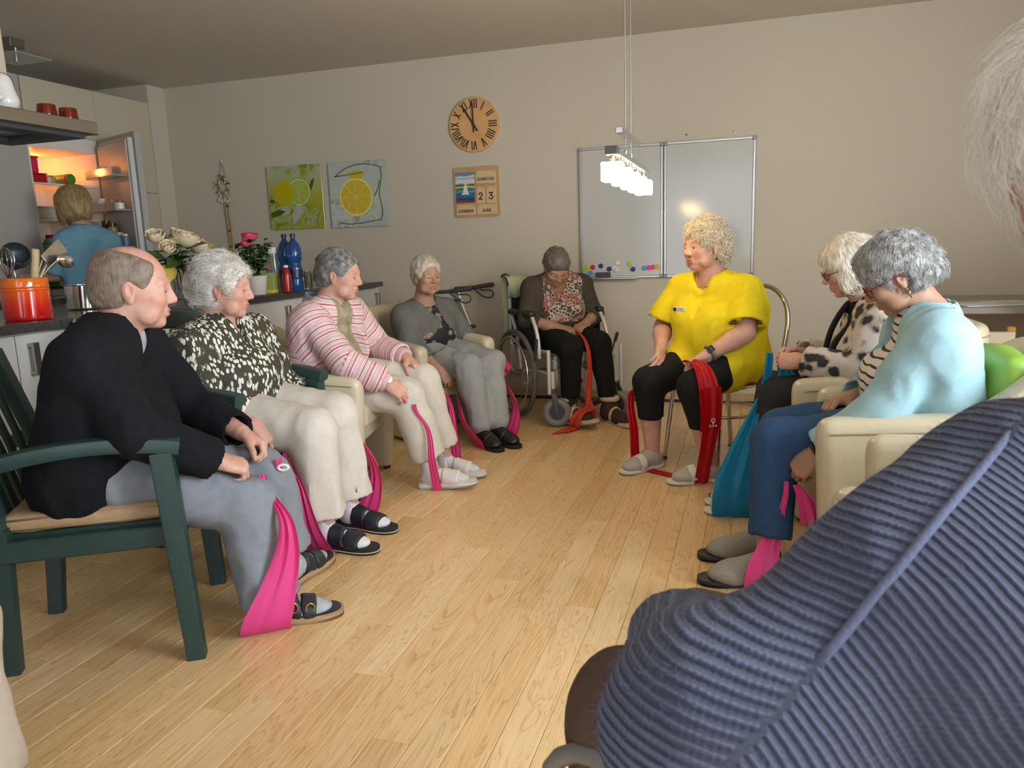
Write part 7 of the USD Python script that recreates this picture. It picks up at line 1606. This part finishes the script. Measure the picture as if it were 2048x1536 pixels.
# pink rose in a white pot
q = on_wt(516, 590); fx, fy = q[0], q[1]
fp = thing('potted_rose', 'small pink rose bush in a white pot on the counter', 'plant', (fx, fy, WT))
part(fp, 'pot', lathe([(0, .001), (.046, .001), (.05, .006), (.060, .10), (.063, .112), (.058, .112), (.054, .10), (0, .10)], 36), 'ceramic_white', smooth=40); part(fp, 'soil', lathe([(0, .102), (.055, .101)], 20), 'soil')
for k in range(7):
    a = 2 * math.pi * k / 7; tipx, tipy, tz = .07 * math.cos(a), .07 * math.sin(a), .27 + .05 * rg.random(); st = spline([(0.01 * math.cos(a), .01 * math.sin(a), .10), (tipx * .6, tipy * .6, .2), (tipx, tipy, tz)], 10); part(fp, 'stem', tube(st, .0022, 5), 'stem_green', smooth=True)
    for i in range(26):
        p = st[rg.integers(2, 10)]; b_ = rg.uniform(0, 6.28); part(fp, 'leaf', leaf(p, A([math.cos(b_), math.sin(b_), rg.uniform(-.4, .5)]), A([0, 0, 1.0]), rg.uniform(.04, .065), .017), 'leaf_green', smooth=True)
for (ox, oy, oz, r) in ((-.02, -.0, .345, .042), (.01, -.085, .30, .026), (-.01, -.05, .318, .022)):
    part(fp, 'stem', tube([(0, 0, .12), (ox * .8, oy * .8, oz - .02)], .0022, 5), 'stem_green'); petal_rose(fp, A([ox, oy, oz]), r, A([.2, -.1, 1]), 'rose_pink', (4, 5, 6) if r > .02 else (3, 4), 50 + int(oz * 1000), 'pink_petal')
# juice carafe, tea box, red bottle
q = on_wt(552, 584)
M('carafe_lid', (.66, .65, .62), .35); M('juice_red', (.30, .008, .012), .2); M('box_green', (.36, .40, .10), .5); M('box_lemon', (.68, .62, .10), .5); M('box_teal', (.10, .22, .28), .5); M('box_orange', (.60, .16, .03), .5)
ca = thing('glass_carafe', 'tall ribbed glass carafe with a white lid behind the tea box', 'carafe', (q[0] - .05, q[1] + .07, WT))
part(ca, 'glass_body', lathe([(0, .001), (.045, .001), (.05, .01), (.05, .10), (.044, .19), (.042, .24), (.040, .24), (.041, .19), (.047, .10), (.046, .014), (0, .014)], 24), 'clear_glass', smooth=20); part(ca, 'lid', lathe([(0, .236), (.047, .236), (.049, .245), (.049, .268), (.044, .275), (0, .277)], 28), 'carafe_lid', smooth=40)
part(ca, 'pour_handle', tube(spline([(.02, .045, .25), (.03, .085, .235), (.028, .085, .16), (.02, .05, .12)], 16), .005, 8), 'carafe_lid', smooth=True)
q = on_wt(543, 586); tb = thing('tea_box', 'green and yellow tea box with a raised lid on the counter', 'box', (q[0], q[1], WT), 20)
part(tb, 'carton', box((0, 0, .062), (.075, .10, .124), .002), 'box_green'); part(tb, 'yellow_base', box((.001, 0, .012), (.077, .102, .02), .001), 'box_lemon'); part(tb, 'raised_lid', box((-.01, .0, .15), (.006, .10, .075), .001, rot([0, 1, 0], -35)), 'box_teal'); part(tb, 'lid_print', box((-.006, .01, .152), (.006, .05, .03), .001, rot([0, 1, 0], -35)), 'box_orange')
q = on_wt(570, 585); rb = thing('syrup_bottle', 'narrow bottle of red syrup beside the tea box', 'bottle', (q[0] + .02, q[1], WT))
part(rb, 'bottle_body', lathe([(0, .001), (.028, .001), (.03, .006), (.03, .10), (.018, .135), (.013, .15), (0, .15)], 24), 'juice_red', smooth=True); part(rb, 'cap', lathe([(0, .15), (.015, .15), (.015, .165), (0, .165)], 16), 'carafe_lid')
def water_bottle(lab, x, y):
    b = thing('water_bottle', lab, 'bottle', (x, y, WT), 0, 'blue water bottles')
    part(b, 'bottle_body', lathe([(0, .002), (.035, .001), (.043, .012), (.045, .03), (.045, .075), (.042, .08), (.045, .085), (.045, .14), (.038, .165), (.037, .175), (.045, .20), (.047, .225), (.044, .26), (.034, .29), (.018, .312), (.0135, .32), (.0135, .33), (0, .33)], 36), 'bottle_blue', smooth=50)
    part(b, 'label_band', lathe([(.0456, .088), (.0456, .136)], 36), 'cap_navy', smooth=True); part(b, 'cap', lathe([(0, .331), (.016, .331), (.016, .350), (.0145, .353), (0, .353)], 24), 'cap_navy')
q = on_wt(594, 583); water_bottle('blue plastic water bottle in front, right of the pair', q[0], q[1]); water_bottle('blue plastic water bottle behind, left of the pair', q[0] - .096, q[1] + .05)
for k, (gx, gy, dx_, dy_, lab) in enumerate(((601, 581, .02, 0, 'drinking glass nearest the blue bottles'), (618, 580, .0, 0, 'drinking glass in the middle of the group'), (612, 577, -.09, .0, 'drinking glass at the back of the group'), (632, 577, .0, .0, 'drinking glass just behind the pink cardigan'), (626, 575, -.09, 0, 'drinking glass far right at the back'))):
    q = on_wt(gx, gy); g = thing('drinking_glass', lab, 'glass', (q[0] + dx_, q[1] + dy_, WT), 0, 'drinking glasses on the counter')
    part(g, 'glass_body', lathe([(0, .001), (.027, .001), (.029, .006), (.036, .118), (.034, .118), (.027, .016), (0, .014)], 24), 'clear_glass', smooth=True)
q = on_wt(85, 612); tr = thing('appliance', 'low black and grey kitchen appliance behind the red pot', 'appliance', (-4.2, 3.3, 0)); 
part(tr, 'cabinet_body', box((0, -.25, .44), (.5, .9, .87), .004), 'tall_side_grey'); part(tr, 'black_top', box((0, -.25, .90), (.42, .6, .05), .006), 'dark_plastic')
# white tote hung on the back of the floral woman's chair
M('tote_cream', (.52, .47, .40), .8)
tt = thing('tote_bag', 'cream cloth bag hung on the chair back beside the floral blouse', 'bag', (-2.33, 2.33, .0), -2)
b = Body().rbox((0, 0, .60), (.035, .10, .13), .03); part(tt, 'bag_body', b.mesh(.007, warp=folds(.008, 14, 3)), 'tote_cream', smooth=True)
for y in (-.05, .05): part(tt, 'strap', tube(spline([(.0, y - .02, .72), (.0, y - .01, .84), (.012, y, .875), (.02, y + .02, .72)], 16), .006, 6), 'tote_cream', smooth=True)
